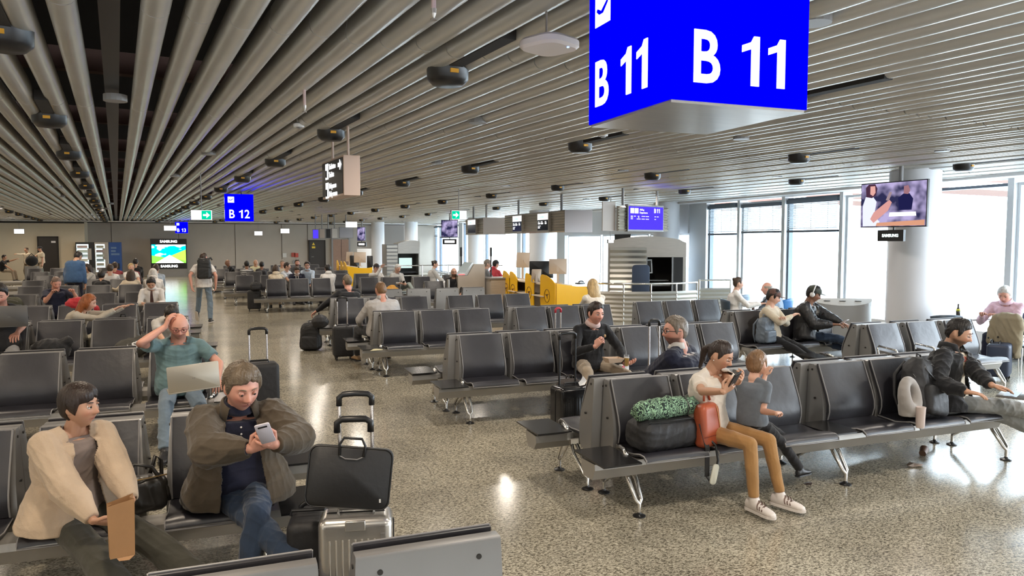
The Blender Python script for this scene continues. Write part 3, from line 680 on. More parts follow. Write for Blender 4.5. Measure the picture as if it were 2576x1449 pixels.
for (u, v, z, lb) in ((1091, 22, 2.98, 'clear glass sprinkler drop at the top edge of the view'), (766, 265, 2.95, 'small sprinkler drop left of the toilet sign')):
    c = G(u, v, z); t = thing('sprinkler', lb, 'sprinkler', c)
    MB().tube([(0, 0, 0), (0, 0, CEIL-z+0.02)], 0.011, 8).obj('pipe', mat('pinkish_pipe', (0.6, 0.45, 0.42), 0.4), t)
    MB().lathe([(0.0, -0.05), (0.016, -0.05), (0.016, -0.045), (0.004, -0.04), (0.012, -0.02), (0.014, 0.0), (0, 0)], n=10).obj('bulb_head', M_steel, t)
for (u, v, lb) in ((1517, 343, 'white smoke detector just left of the B 11 cube base'), (752, 320, 'white smoke detector left of the hanging toilet sign')):
    c = G(u, v, CEIL-0.06); t = thing('smoke_detector', lb, 'detector', c)
    MB().lathe([(0, 0), (0.05, 0), (0.055, 0.03), (0.02, 0.05), (0.02, 0.08), (0, 0.08)], n=18).obj('cover', M_white, t, smooth=40)
    MB().lathe([(0.0, -0.012), (0.025, -0.012), (0.03, 0.0), (0, 0)], n=14).obj('sensor', M_pipe, t)

# ------------------------------------------------------------------ benches
# local frame of a bench: back plane y=0, faces -y, seats along +x; every mesh below is shared by all benches
SWD = 0.505
def back_profile():
    f = [(-0.225, 0.432), (-0.243, 0.50), (-0.240, 0.56), (-0.215, 0.64), (-0.165, 0.755), (-0.116, 0.868), (-0.106, 0.893)]
    b = [(-0.080, 0.893), (-0.084, 0.86), (-0.130, 0.755), (-0.182, 0.64), (-0.206, 0.56), (-0.205, 0.50), (-0.19, 0.432)]
    return f, b
def cushion(prof_f, prof_b, w, bulge=0.007, nx=8):
    mb = MB(); n = len(prof_f)
    vs = []
    for i in range(nx+1):
        t = i/nx; x = w*t; e = math.sin(math.pi*t)**0.35*bulge if 0 < t < 1 else -bulge
        for (y, z) in prof_f: vs.append((x, y - e, z))
        for (y, z) in prof_b: vs.append((x, y, z))
    m = 2*n; fs = []
    for i in range(nx):
        for k in range(m): fs.append((i*m+k, i*m+(k+1) % m, (i+1)*m+(k+1) % m, (i+1)*m+k))
    fs += [tuple(range(m)), tuple(range((nx+1)*m-1, nx*m-1, -1))]
    return mb.add(vs, fs)
f_, b_ = back_profile()
B_back = cushion(f_, b_[::1], SWD).mesh('backrest', M_leather, 50)
pp = [(y-0.0, z) for y, z in f_]
mb = MB()
for x in (0.0, SWD): mb.tube([(x, y+0.004, z) for y, z in f_], 0.0055, 6)
mb.tube([(0, f_[-1][0]+0.004, f_[-1][1]+0.001), (SWD, f_[-1][0]+0.004, f_[-1][1]+0.001)], 0.005, 6)
B_pipe = mb.mesh('piping', M_pipe, 60)
sf = [(-0.215, 0.432), (-0.32, 0.425), (-0.40, 0.418), (-0.47, 0.428), (-0.55, 0.447), (-0.61, 0.446), (-0.642, 0.425), (-0.645, 0.405)]
sb = [(-0.63, 0.402), (-0.60, 0.418), (-0.55, 0.418), (-0.47, 0.398), (-0.40, 0.385), (-0.32, 0.390), (-0.215, 0.398), (-0.205, 0.41)]
def lay(fp, bp, w):
    mb = MB(); ring = fp + bp; m = len(ring); vs = []; nx = 6
    for i in range(nx+1):
        t = i/nx; d = -0.006 if t in (0, 1) else 0
        vs += [(w*t, y, z + (d if k < len(fp) else 0)) for k, (y, z) in enumerate(ring)]
    fs = []
    for i in range(nx):
        for k in range(m): fs.append((i*m+k, (i+1)*m+k, (i+1)*m+(k+1) % m, i*m+(k+1) % m))
    fs += [tuple(range(m-1, -1, -1)), tuple(range(nx*m, (nx+1)*m))]
    return mb.add(vs, fs)
B_seat = lay(sf, sb, SWD+0.02).mesh('seat_cushion', M_leather, 50)
mb = MB()
mb.tube([(0.0, y, z-0.012) for y, z in sf] + [(SWD+0.02, y, z-0.012) for y, z in reversed(sf)], 0.006, 6)
B_spipe = mb.mesh('seat_piping', M_pipe, 60)
# grey A-shaped shell half
def shell():
    mb = MB(); x0, x1 = -0.035, 0.55
    prof = [(0.0, 0.31), (0.0, 0.876), (-0.006, 0.886), (-0.058, 0.886), (-0.072, 0.876), (-0.125, 0.76), (-0.185, 0.60), (-0.205, 0.47), (-0.195, 0.36), (-0.17, 0.31)]
    n = len(prof)
    # shell tapers inwards at its top
    def X(z, s): 
        k = max(0, (z-0.45)/0.46); return (x0 + 0.028*k) if s == 0 else (x1 - 0.028*k - 0.012)
    vs = [(X(z, 0), y, z) for y, z in prof] + [(X(z, 1), y, z) for y, z in prof]
    fs = [tuple(range(n-1, -1, -1)), tuple(range(n, 2*n))] + [(i, (i+1) % n, n+(i+1) % n, n+i) for i in range(n)]
    return mb.add(vs, fs)
B_shell = shell().mesh('back_shell', M_grey, 40)
mb = MB(); rx = Matrix.Rotation(R(90), 3, 'X'); ry = Matrix.Rotation(R(90), 3, 'Y')
for x in (0.075, 0.43): mb.lathe([(0, -0.004), (0.010, -0.004), (0.010, 0.004), (0, 0.004)], (x, 0.0, 0.825), 10, rx)
for (x, y, z) in ((-0.012, -0.045, 0.84), (-0.030, -0.10, 0.60), (0.512, -0.045, 0.84), (0.534, -0.10, 0.60)): mb.lathe([(0, -0.006), (0.009, -0.006), (0.009, 0.006), (0, 0.006)], (x, y, z), 10, ry)
B_bolts = mb.mesh('bolts', M_bolt)
def leg():
    mb = MB(); 
    for dx in (-0.03, 0.03):
        mb.tube([(dx*0.6, -0.40, 0.33), (dx, -0.48, 0.24), (dx*0.7, -0.575, 0.115), (0, -0.585, 0.09), (0, -0.585, 0.015)], [0.02, 0.017, 0.014, 0.014, 0.013], 8)
        mb.tube([(dx*0.6, -0.34, 0.33), (dx, -0.24, 0.23), (dx*0.7, -0.075, 0.115), (0, -0.055, 0.09), (0, -0.055, 0.015)], [0.02, 0.016, 0.013, 0.013, 0.012], 8)
    mb.cbox((0, -0.37, 0.325), (0.07, 0.16, 0.05)); return mb
B_leg = leg().mesh('leg', M_chrome, 60)
B_foot = MB().lathe([(0, 0), (0.046, 0), (0.046, 0.008), (0.016, 0.02), (0.014, 0.03), (0, 0.03)], n=14).mesh('foot_pad', M_black, 40)
B_table = MB().box(-0.30, -0.70, 0.414, 0.0, -0.24, 0.426).mesh('end_table', M_tabtop)
B_tab2 = MB().box(0, -0.60, 0.414, 0.29, -0.20, 0.426).mesh('tablet', M_tabtop)
mb = MB().tube([(0.0, -0.50, 0.425), (0.03, -0.42, 0.44), (0.05, -0.34, 0.44), (0.055, -0.28, 0.425)], 0.017, 8)
B_brk = mb.mesh('bracket', M_chrome, True)
beam_sec = [(-0.53, 0.392), (-0.535, 0.35), (-0.495, 0.272), (-0.36, 0.272), (-0.32, 0.33), (-0.33, 0.385)]
mb = MB()
mb.tube([(0, -0.56, 0.44), (0, -0.60, 0.61), (0, -0.585, 0.63), (0, -0.33, 0.65), (0, -0.31, 0.63), (0, -0.35, 0.43)], 0.013, 8)
B_arm = mb.mesh('armrest', M_chrome, True)
B_armp = MB().prism([(-0.545, 0.45), (-0.585, 0.585), (-0.34, 0.60), (-0.375, 0.45)], -0.004, 0.004, 'x').mesh('armrest_panel', M_grey)
B_stk = MB().cbox((0, -0.50, 0.54), (0.012, 0.05, 0.05)).cbox((0, -0.43, 0.54), (0.012, 0.05, 0.05)).mesh('priority_sticker', M_black)
def bench(x0, yc, seats, label, facing=0, etl=True, etr=False, gaps=(), arms=(), group='leather beam benches in the waiting hall', legs=None, z=0):
    """seats: list of left edges (world x for facing 0). facing 0 looks to -y, 1 looks to +y."""
    t = thing('beam_bench', label, 'bench', (x0, yc, z), 0 if facing == 0 else math.pi, group)
    S = [(s - x0) if facing == 0 else (x0 - (s + SWD)) for s in seats]; S.sort()
    for s in S:
        b = inst('backrest', B_back, t, (s, -0.004, 0)); inst('piping', B_pipe, b)
        c = inst('seat_cushion', B_seat, t, (s-0.01, 0, 0)); inst('seat_piping', B_spipe, c)
        h = inst('back_shell', B_shell, t, (s, -0.002, 0)); inst('bolts', B_bolts, h)
    a, e = S[0], S[-1] + SWD
    lx = a - 0.36 if (etl if facing == 0 else etr) else a - 0.04
    rx_ = e + 0.36 if (etr if facing == 0 else etl) else e + 0.04
    MB().prism(beam_sec, lx, rx_, 'x').obj('beam', M_beam, t)
    if (etl if facing == 0 else etr): inst('end_table', B_table, t, (a-0.08, 0, 0)); inst('bracket', B_brk, t, (a-0.09, 0, 0))
    if (etr if facing == 0 else etl): inst('end_table', B_table, t, (e+0.38, 0, 0)); inst('bracket', B_brk, t, (e+0.04, 0, 0))
    L = [a-0.03] + [(p+SWD+q)/2 for p, q in zip(S[:-1], S[1:]) if q-p > 0.72] + [e+0.03]
    for l in L:
        g = inst('leg', B_leg, t, (l, 0, 0)); inst('foot_pad', B_foot, g, (0, -0.585, 0)); inst('foot_pad', B_foot, g, (0, -0.055, 0))
    for p, q in zip(S[:-1], S[1:]):
        if 0.72 < q-p < 1.1: inst('tablet', B_tab2, t, (p+SWD+0.01, 0, 0))
    for k in arms:
        x = (a-0.05) if k == 'l' else ((e+0.05) if k == 'r' else k - x0)
        m = inst('armrest', B_arm, t, (x, 0, 0)); inst('armrest_panel', B_armp, m); inst('priority_sticker', B_stk, m)
    return t
def run(x, n, pitch=0.61): return [round(x + pitch*i, 3) for i in range(n)]
# right block, nearest first
R1 = [2.72, 3.33, 3.94, 4.75, 5.34, 5.93]; R2 = [2.42, 3.03, 3.64, 4.50, 5.07, 5.66]; R3 = [2.13, 2.74, 3.34, 4.31, 4.91, 5.51]; R4 = [1.86, 2.47, 3.08, 4.01, 4.62, 5.22]
for (S, yc, nm) in ((R1, 5.04, 'with the black duffel and the woman in white'), (R2, 8.03, 'with the man eating from a paper tray'), (R3, 11.1, 'directly behind the snacking man'), (R4, 14.0, 'in front of the yellow desks')):
    bench(S[0], yc, S, 'six-seat leather bench facing the camera ' + nm, 0)
bench(R1[0], 5.05, [s-0.08 for s in R1], 'bench facing away, back to back with the nearest right bench', 1, True)
bench(R2[0], 8.04, [s-0.08 for s in R2], 'empty bench facing away behind the snacking man\'s bench', 1, True)
bench(R3[0], 11.11, [s-0.08 for s in R3], 'bench facing away on which the man in the grey shirt sits', 1, True)
bench(R4[0], 14.01, [s-0.08 for s in R4[:3]], 'bench facing away on which the man in black sits', 1, True, arms=())
bench(4.3, 16.2, [3.1, 3.75, 4.42, 5.05], 'row of bare grey seat backs with two bolts each before the check counter', 1, True)
bench(6.7, 11.35, run(6.68, 3), 'three-seat bluish bench before the curved rail', 0, False)
bench(7.15, 9.25, [7.15, 7.78, 8.42], 'bench by the window side holding the slate backpack and two people in caps', 0, False)
bench(7.15, 9.26, [7.10, 7.73, 8.37], 'bench facing the windows behind the two people in caps', 1, False)
bench(7.62, 7.2, [7.62, 8.30, 8.98], 'daylit bench with sticker armrests before the near column', 0, True, arms=('l', 8.20))
bench(7.62, 7.21, [7.56, 8.24, 8.92], 'bench facing the windows behind the daylit bench', 1, True)
# left block
bench(-0.95, 4.93, [-1.66, -1.02, -0.34], 'nearest left bench, under the woman in the cardigan and the man reading his phone', 0, False, True)
bench(-0.95, 4.94, [-1.66, -1.02, -0.34], 'bench facing away behind the man in the brown jacket', 1, False, True)
for (S, yc, nm) in (([-2.66, -2.03, -1.40, -0.74], 8.2, 'second left bench, with the man in the teal shirt'), ([-3.6, -2.98, -2.36, -1.72, -1.06], 11.35, 'third left bench, with the man bent behind the teal shirt'),
                    ([-3.9, -3.26, -2.62, -1.98, -1.35], 14.05, 'fourth left bench, behind the red-haired woman'), ([-6.0, -5.3, -4.1, -3.4, -2.7, -2.0], 17.2, 'fifth left bench, with the man in the navy shirt'),
                    ([-6.6, -5.9, -4.6, -3.9, -3.2, -2.5], 20.3, 'sixth left bench, behind the man in the navy shirt'), ([-7.4, -6.7, -5.2, -4.5, -3.8, -3.1], 23.4, 'seventh left bench, beside the hooded person'),
                    ([-8.0, -7.3, -5.6, -4.9, -4.2, -3.5], 26.6, 'eighth left bench, near the stooping man in blue'), ([-8.8, -8.0, -6.4, -5.7, -5.0, -4.3], 30.0, 'ninth left bench, below the vending machines'), ([-9.8, -9.0, -7.4, -6.6, -5.6, -4.9], 34.0, 'tenth left bench, furthest before the vending machines')):
    bench(S[0], yc, S, nm, 0, False, True)
    bench(S[0], yc+0.01, S, 'bench facing away behind the ' + nm.split(',')[0], 1, False, True)
# bench backs nearest to the camera (seen from behind)
bench(0.9, 2.44, [0.385], 'nearest single seat seen from behind, grey back, right of the silver suitcase', 1, False)
bench(0.28, 2.44, [-0.90, -0.26], 'pair of seats seen from behind at the bottom edge, left of the silver suitcase', 1, False)
# middle block
for (S, yc, nm, ar) in (([1.0, 1.62, 2.24, 3.62, 4.26, 5.2], 21.85, 'middle-block front bench with three empty seats and chrome armrests', ('l',)), ([0.22, 0.95, 1.7, 2.5, 3.2, 3.9], 24.6, 'second middle-block bench, behind the brown-haired woman', ('l',)),
                    ([-0.1, 0.6, 1.3, 2.2, 2.9, 3.6], 27.6, 'third middle-block bench, beside the striped-shirt person', ('l',)), ([-0.5, 0.25, 1.0, 1.8, 2.6, 3.3], 30.8, 'fourth middle-block bench, with the person in yellow', ('l',)), ([-1.0, -0.2, 0.6, 1.8, 2.6, 3.4], 35.0, 'fifth middle-block bench, below the far wall', ())):
    bench(S[0], yc, S, nm, 0, True, False, arms=ar)
    bench(S[0], yc+0.01, S, 'bench facing away behind the ' + nm.split(',')[0].split(' with')[0], 1, True, False)
bench(4.9, 19.3, [4.9, 5.5], 'two-seat bench left of the check counter, one seat holding a black rucksack', 0, False)
bench(3.8, 22.8, [6.4, 7.1], 'bench by the windows behind the white-hooded passengers', 0, False)
# ------------------------------------------------------------------ people
def V(*a): return Vector(a)
def skin(name, col):
    if name in MATS: return MATS[name]
    m = bpy.data.materials.new(name); m.use_nodes = True; nt = m.node_tree; b = nt.nodes['Principled BSDF']
    at = nt.nodes.new('ShaderNodeAttribute'); at.attribute_name = 'tint'
    mx = nt.nodes.new('ShaderNodeVectorMath'); mx.operation = 'MULTIPLY'; mx.inputs[0].default_value = col; nt.links.new(at.outputs['Color'], mx.inputs[1])
    nt.links.new(mx.outputs[0], b.inputs['Base Color']); b.inputs['Roughness'].default_value = 0.48
    b.inputs['Subsurface Weight'].default_value = 0.08; b.inputs['Subsurface Radius'].default_value = (0.01, 0.004, 0.002)
    MATS[name] = m; return m
SK = {'light': skin('skin_light', (0.62, 0.36, 0.26)), 'tan': skin('skin_tan', (0.52, 0.29, 0.19)), 'pink': skin('skin_pink', (0.62, 0.31, 0.23)), 'brown': skin('skin_brown', (0.26, 0.13, 0.08)), 'dark': skin('skin_dark', (0.12, 0.06, 0.04))}
def cloth(name, col, rough=0.85, bump=0.35, bscale=28, var=0.12, sheen=0.2, stretch=None): return mat('cloth_' + name, col, rough, var=var, vscale=9, bump=bump, bscale=bscale, sheen=sheen, spec=0.25, stretch=stretch)
def hairm(name, col): return mat('hair_' + name, col, 0.42, var=0.35, vscale=26, bump=0.8, bscale=70, stretch=(1, 1, 0.22), spec=0.45)
HR = {'black': hairm('black', (0.012, 0.009, 0.008)), 'brown': hairm('brown', (0.05, 0.028, 0.016)), 'grey': hairm('grey', (0.30, 0.255, 0.21)), 'white': hairm('white', (0.62, 0.60, 0.57)), 'ginger': hairm('ginger', (0.30, 0.085, 0.02)),
      'blonde': hairm('blonde', (0.52, 0.36, 0.17)), 'sandy': hairm('sandy', (0.20, 0.105, 0.045)), 'ash': hairm('ash', (0.19, 0.155, 0.12)), 'greybrown': hairm('greybrown', (0.155, 0.115, 0.075)), 'dbrown': hairm('dbrown', (0.025, 0.014, 0.010)), 'stubble': hairm('stubble', (0.20, 0.13, 0.10))}
M_eye = mat('eye_white', (0.75, 0.72, 0.70), 0.2); M_iris = mat('iris', (0.02, 0.012, 0.008), 0.15); M_lash = mat('lash', (0.015, 0.01, 0.008), 0.6)

_ico = {}
def ico(n):
    if n in _ico: return _ico[n]
    import bmesh
    bm = bmesh.new(); bmesh.ops.create_icosphere(bm, subdivisions=n, radius=1.0)
    v = np.array([tuple(x.co) for x in bm.verts]); f = [tuple(q.index for q in p.verts) for p in bm.faces]; bm.free(); _ico[n] = (v, f); return _ico[n]
def ga(x, s): return np.exp(-(x/s)**2)
def ss(a, b, x): t = np.clip((x-a)/(b-a), 0, 1); return t*t*(3-2*t)
def head_shape(v, female=False, wide=1.0):
    """unit sphere -> head; face looks to -y; chin at z=-0.115, crown at 0.115"""
    x, y, z = v[:, 0].copy(), v[:, 1].copy(), v[:, 2].copy()
    X = x*0.077*wide; Y = y*0.095; Z = z*0.117
    low = ss(0.02, -0.95, z)                           # taper of the jaw
    X *= 1 - (0.36 if female else 0.27)*low**1.3; 
    back = ss(-0.1, 0.6, y)
    Y = np.where(y > 0, Y*(1 - 0.62*ss(-0.15, -0.95, z)), Y*(1 - 0.10*ss(-0.2, -1, z)))
    Z = Z*(1 - 0.10*back*ss(0, -1, z))
    Y += 0.010*back*ss(-0.2, 0.6, z)
    front = ss(0.05, -0.55, y)
    # flat face plane
    Y = np.where(y < 0, Y*(1 - 0.05*ga(x, 0.5)), Y)
    n = ga(X, 0.0125)*ss(0.030, -0.020, Z)*ss(-0.044, -0.028, Z)   # nose
    tip = ga(X, 0.015)*ga(Z + 0.024, 0.011)
    Y -= front*(n*0.017 + tip*0.010 + ga(np.abs(X) - 0.013, 0.006)*ga(Z + 0.029, 0.007)*0.008)
    Y += front*ga(np.abs(X) - 0.032, 0.017)*ga(Z - 0.010, 0.013)*0.0105      # sockets
    Y -= front*ga(np.abs(X) - 0.030, 0.024)*ga(Z - 0.030, 0.008)*(0.0025 if female else 0.0045)   # brow
    Y -= front*ga(np.abs(X) - 0.043, 0.018)*ga(Z + 0.018, 0.018)*0.004      # cheekbones
    Y -= front*(ga(X, 0.021)*(ga(Z + 0.055, 0.0048)*0.0048 + ga(Z + 0.067, 0.0058)*0.0058))  # lips
    Y += front*ga(X, 0.024)*ga(Z + 0.0608, 0.0026)*0.0035
    Y += front*ga(X, 0.02)*ga(Z + 0.079, 0.006)*0.003
    Y -= front*ga(X, 0.022)*ga(Z + 0.100, 0.014)*0.006                       # chin
    return np.stack([X, Y, Z], 1)
def mix_hash(p, s): 
    q = np.sin(p @ np.array([[12.1, 3.3, 7.7], [5.1, 17.9, -4.2], [-8.8, 6.6, 14.4]])*s)
    return (q[:, 0] + q[:, 1] + q[:, 2])/3
def hair_shape(v, style, female=False, wide=1.0, vol=1.0):
    h = head_shape(v, female, wide)*1.0
    # use a smooth skull (no face features)
    x, y, z = v[:, 0], v[:, 1], v[:, 2]
    S = np.stack([x*0.077*wide, y*0.095 + 0.010*ss(-0.1, 0.6, y)*ss(-0.2, 0.6, z), z*0.117], 1)
    low = ss(0.02, -0.95, z); S[:, 0] *= 1 - 0.30*low**1.2; S[:, 1] *= np.where(y > 0, 1 - 0.50*ss(-0.15, -0.95, z), 1)
    az = np.abs(np.arctan2(S[:, 0], -S[:, 1]))            # 0 front .. pi back
    Z = S[:, 2]
    top, side, rear = {'short': (0.068, -0.012, -0.075), 'buzz': (0.066, -0.012, -0.072), 'fringe': (0.060, -0.015, -0.078), 'bob': (0.040, -0.080, -0.100), 'updo': (0.066, 0.0, -0.07), 'long': (0.066, -0.09, -0.12), 'pixie': (0.046, -0.035, -0.085), 'thin': (0.088, -0.005, -0.075), 'ring': (0.13, 0.0, -0.07)}[style]
    line = np.interp(az, [0, 0.55, 0.95, 1.25, 1.75, 2.1, math.pi], [top, top-0.006, 0.028 if style not in ('bob', 'long') else 0.030, side, side if style in ('bob', 'long') else 0.0, rear*0.8, rear])
    sgn = np.sign(S[:, 0])
    if style in ('short', 'buzz', 'fringe', 'thin', 'updo'):
        line = np.interp(az, [0, 0.55, 0.95, 1.18, 1.38, 1.55, 1.85, 2.3, math.pi], [top, top-0.004, 0.040, -0.010, -0.022, 0.032, 0.022, rear*0.85, rear])
    line = line + ga(az, 0.6)*(0.010*np.sin(S[:, 0]*55 + 0.8) + 0.003*np.sin(S[:, 0]*190))*(0 if style == 'ring' else 1)
    m = ss(-0.004, 0.006, Z - line)
    th = {'short': 0.017, 'buzz': 0.0045, 'fringe': 0.020, 'bob': 0.026, 'updo': 0.012, 'long': 0.022, 'pixie': 0.026, 'thin': 0.008, 'ring': 0.007}[style]*vol
    th = th*(0.55 + 0.45*ss(-0.02, 0.09, Z)) if style not in ('bob', 'long') else th*(0.8 + 0.5*ss(0.05, -0.06, Z)*ss(0.6, 1.2, az))
    if style not in ('bob', 'long'): th = th*(0.30 + 0.70*ss(0.0, 0.038, Z - line))
    if style == 'ring': m = m*ss(0.075, 0.045, Z)
    nr = v/np.linalg.norm(v, axis=1)[:, None]
    amp = 0.0035 if style in ('short', 'fringe', 'long') else 0.0012
    a2 = np.arctan2(S[:, 0], S[:, 1])
    strands = np.sin(a2*23 + 6*Z/0.1)*0.5 + np.sin(a2*41 - 9*Z/0.1)*0.3
    d = m*(th + amp*mix_hash(S*9, 8) + amp*0.45*strands) - (1-m)*0.014
    out = S + nr*d[:, None]
    if style in ('fringe', 'short'): out[:, 1] -= 0.006*ga(az, 0.7)*ss(0.05, 0.09, Z)*m*vol; out[:, 2] += 0.006*ga(az, 0.8)*ss(0.04, 0.08, Z)*m*vol + 0.004*ss(0.03, 0.1, Z)*m*np.sin(a2*3+1.3)*vol
    return out
def cap_mb(parts, n=12):
    """tapered capsules / ellipsoids / lofts -> one vertex soup of closed meshes"""
    mb = MB()
    for p in parts:
        if p[0] == 'c':
            _, a, b, ra, rb = p; a, b = Vector(a), Vector(b); d = b - a; L = d.length
            if L < 1e-4: continue
            dn = d/L; pts = []; rs = []
            for k in (0.05, 0.35, 0.7, 0.93): pts.append(a - dn*ra*math.cos(k*math.pi/2)); rs.append(ra*math.sin(k*math.pi/2)); 
            pts += [a, b]; rs += [ra, rb]
            for k in (0.93, 0.7, 0.35, 0.05): pts.append(b + dn*rb*math.cos(k*math.pi/2)); rs.append(rb*math.sin(k*math.pi/2))
            mb.tube(pts, rs, n)
        elif p[0] == 't': mb.tube([p[1], Vector(p[1]).lerp(Vector(p[2]), 0.5), p[2]], [p[3], (p[3]+p[4])/2, p[4]], n+2)
        elif p[0] == 'e': mb.ell(p[1], p[2], n, 8, p[3] if len(p) > 3 else None)
        elif p[0] == 'l':       # loft: list of (centre, rx, ry, side vec, front vec)
            vs = []; fs = []; n2 = 20
            for (c, rx, ry, sx, fy) in p[1]:
                for k in range(n2):
                    a = 2*math.pi*k/n2; ca, sa = math.cos(a), math.sin(a)
                    ca = math.copysign(abs(ca)**0.85, ca); sa = math.copysign(abs(sa)**0.85, sa)
                    vs.append(Vector(c) + sx*(rx*ca) + fy*(ry*sa))
            m = len(p[1])
            for i in range(m-1):
                for k in range(n2): fs.append((i*n2+k, i*n2+(k+1) % n2, (i+1)*n2+(k+1) % n2, (i+1)*n2+k))
            fs += [tuple(range(n2-1, -1, -1)), tuple(range((m-1)*n2, m*n2))]; mb.add(vs, fs)
        elif p[0] == 'm': mb.add(p[1], p[2])
    return mb
def remesh(mb, vox, smooth=3, fac=0.5):
    me = bpy.data.meshes.new('r'); me.from_pydata([tuple(q) for q in mb.v], [], mb.f)
    import bmesh
    bm = bmesh.new(); bm.from_mesh(me); bmesh.ops.recalc_face_normals(bm, faces=bm.faces); bm.to_mesh(me); bm.free()
    o = bpy.data.objects.new('r', me); TMP.collection.objects.link(o)
    r = o.modifiers.new('r', 'REMESH'); r.mode = 'VOXEL'; r.voxel_size = vox
    if smooth: s = o.modifiers.new('s', 'SMOOTH'); s.factor = fac; s.iterations = smooth
    vl = TMP.view_layers[0]; vl.update(); ev = o.evaluated_get(vl.depsgraph); out = bpy.data.meshes.new_from_object(ev)
    bpy.data.objects.remove(o); bpy.data.meshes.remove(me); return out
def coords(me):
    a = np.empty(len(me.vertices)*3, np.float32); me.vertices.foreach_get('co', a); return a.reshape(-1, 3)
def setco(me, a): me.vertices.foreach_set('co', np.ascontiguousarray(a, np.float32).ravel()); me.update()
def wrinkle(me, amp, freq=11.0, seed=0, dirv=None):
    c = coords(me); n = np.empty(len(me.vertices)*3, np.float32); me.vertices.foreach_get('normal', n); n = n.reshape(-1, 3)
    rs = np.random.RandomState(seed); h = np.zeros(len(c))
    w = c + 0.03*np.sin(c[:, [1, 2, 0]]*9 + seed)
    for k in range(7):
        d = rs.normal(size=3); d /= np.linalg.norm(d); f = freq*(0.6 + 1.6*rs.rand())*2.2
        s = np.sin(w @ d*f + rs.rand()*6.28); h += (1 - np.abs(s))**2 * (0.5 + 0.5*np.sin(c @ rs.normal(size=3)*5 + k))
    h = h/7 - 0.12
    setco(me, c + n*(amp*3.0*h)[:, None])
def faces_cut(me, fn):
    """delete faces whose centre satisfies fn(centres)->bool array"""
    import bmesh
    n = len(me.polygons); c = np.empty(n*3, np.float32); me.polygons.foreach_get('center', c); kill = fn(c.reshape(-1, 3))
    bm = bmesh.new(); bm.from_mesh(me); bm.faces.ensure_lookup_table()
    bmesh.ops.delete(bm, geom=[bm.faces[i] for i in np.nonzero(kill)[0]], context='FACES'); bm.to_mesh(me); bm.free(); return me
def smooth_all(me): me.polygons.foreach_set('use_smooth', [True]*len(me.polygons))
def ik(a, b, l1, l2, pole):
    d = b - a; L = d.length; mx = (l1+l2)*0.995
    if L > mx: b = a + d*(mx/L); d = b - a; L = mx
    dn = d/L; x = (l1*l1 - l2*l2 + L*L)/(2*L); h = math.sqrt(max(0, l1*l1 - x*x))
    p = pole - dn*pole.dot(dn); p = p.normalized() if p.length > 1e-5 else V(0, 0, 1)
    return a + dn*x + p*h, b
def hand_parts(w, d, up, s, curl=0.5, side=1, spread=0.25):
    """palm + 5 bent fingers. w wrist, d hand direction, up = back-of-hand normal, side=+1 thumb towards d x up"""
    d = d.normalized(); up = (up - d*up.dot(d)).normalized(); t = d.cross(up)*side   # t = thumb side
    P = []; pw = 0.038*s
    c1 = w + d*0.01*s; c2 = w + d*0.085*s
    P.append(('l', [(w - d*0.015*s, 0.026*s, 0.019*s, t, up), (w + d*0.02*s, 0.033*s, 0.017*s, t, up), (w + d*0.06*s, 0.041*s, 0.015*s, t, up), (w + d*0.090*s, 0.040*s, 0.012*s, t, up)]))
    F = []
    for k, (o, L) in enumerate(((0.031, 0.074), (0.0105, 0.082), (-0.0105, 0.077), (-0.031, 0.060))):
        b = w + d*(0.082 - 0.004*abs(k-1))*s + t*o*s; dr = (d + t*(o/0.031)*spread*0.45).normalized(); cu = curl*(0.9 + 0.12*k)
        p = [b - d*0.012*s, b]
        a = cu*0.5
        for q, l in enumerate((0.46, 0.31, 0.23)):
            v = dr*math.cos(a) - up*math.sin(a); p.append(p[-1] + v*L*l*s); a += cu*(0.95 if q == 0 else 0.6)
        F.append((p, [0.0095*s, 0.0095*s, 0.0088*s, 0.0080*s, 0.0060*s]))
    b = w + d*0.022*s + t*0.026*s; v1 = (d*0.62 + t*0.75 - up*0.25).normalized(); v2 = (d*0.9 + t*(0.25 - 0.3*curl) - up*0.35*curl).normalized()
    p = [b - v1*0.01*s, b, b + v1*0.036*s, b + v1*0.036*s + v2*0.030*s, b + v1*0.036*s + v2*0.030*s + (v2 - t*0.3*curl).normalized()*0.024*s]
    F.append((p, [0.012*s, 0.0125*s, 0.011*s, 0.0098*s, 0.007*s]))
    return P, F
M_shoe_w = mat('white_shoe', (0.72, 0.66, 0.62), 0.5); M_shoe_b = mat('black_shoe', (0.02, 0.02, 0.022), 0.4); M_sole = mat('pale_sole', (0.6, 0.56, 0.52), 0.6)

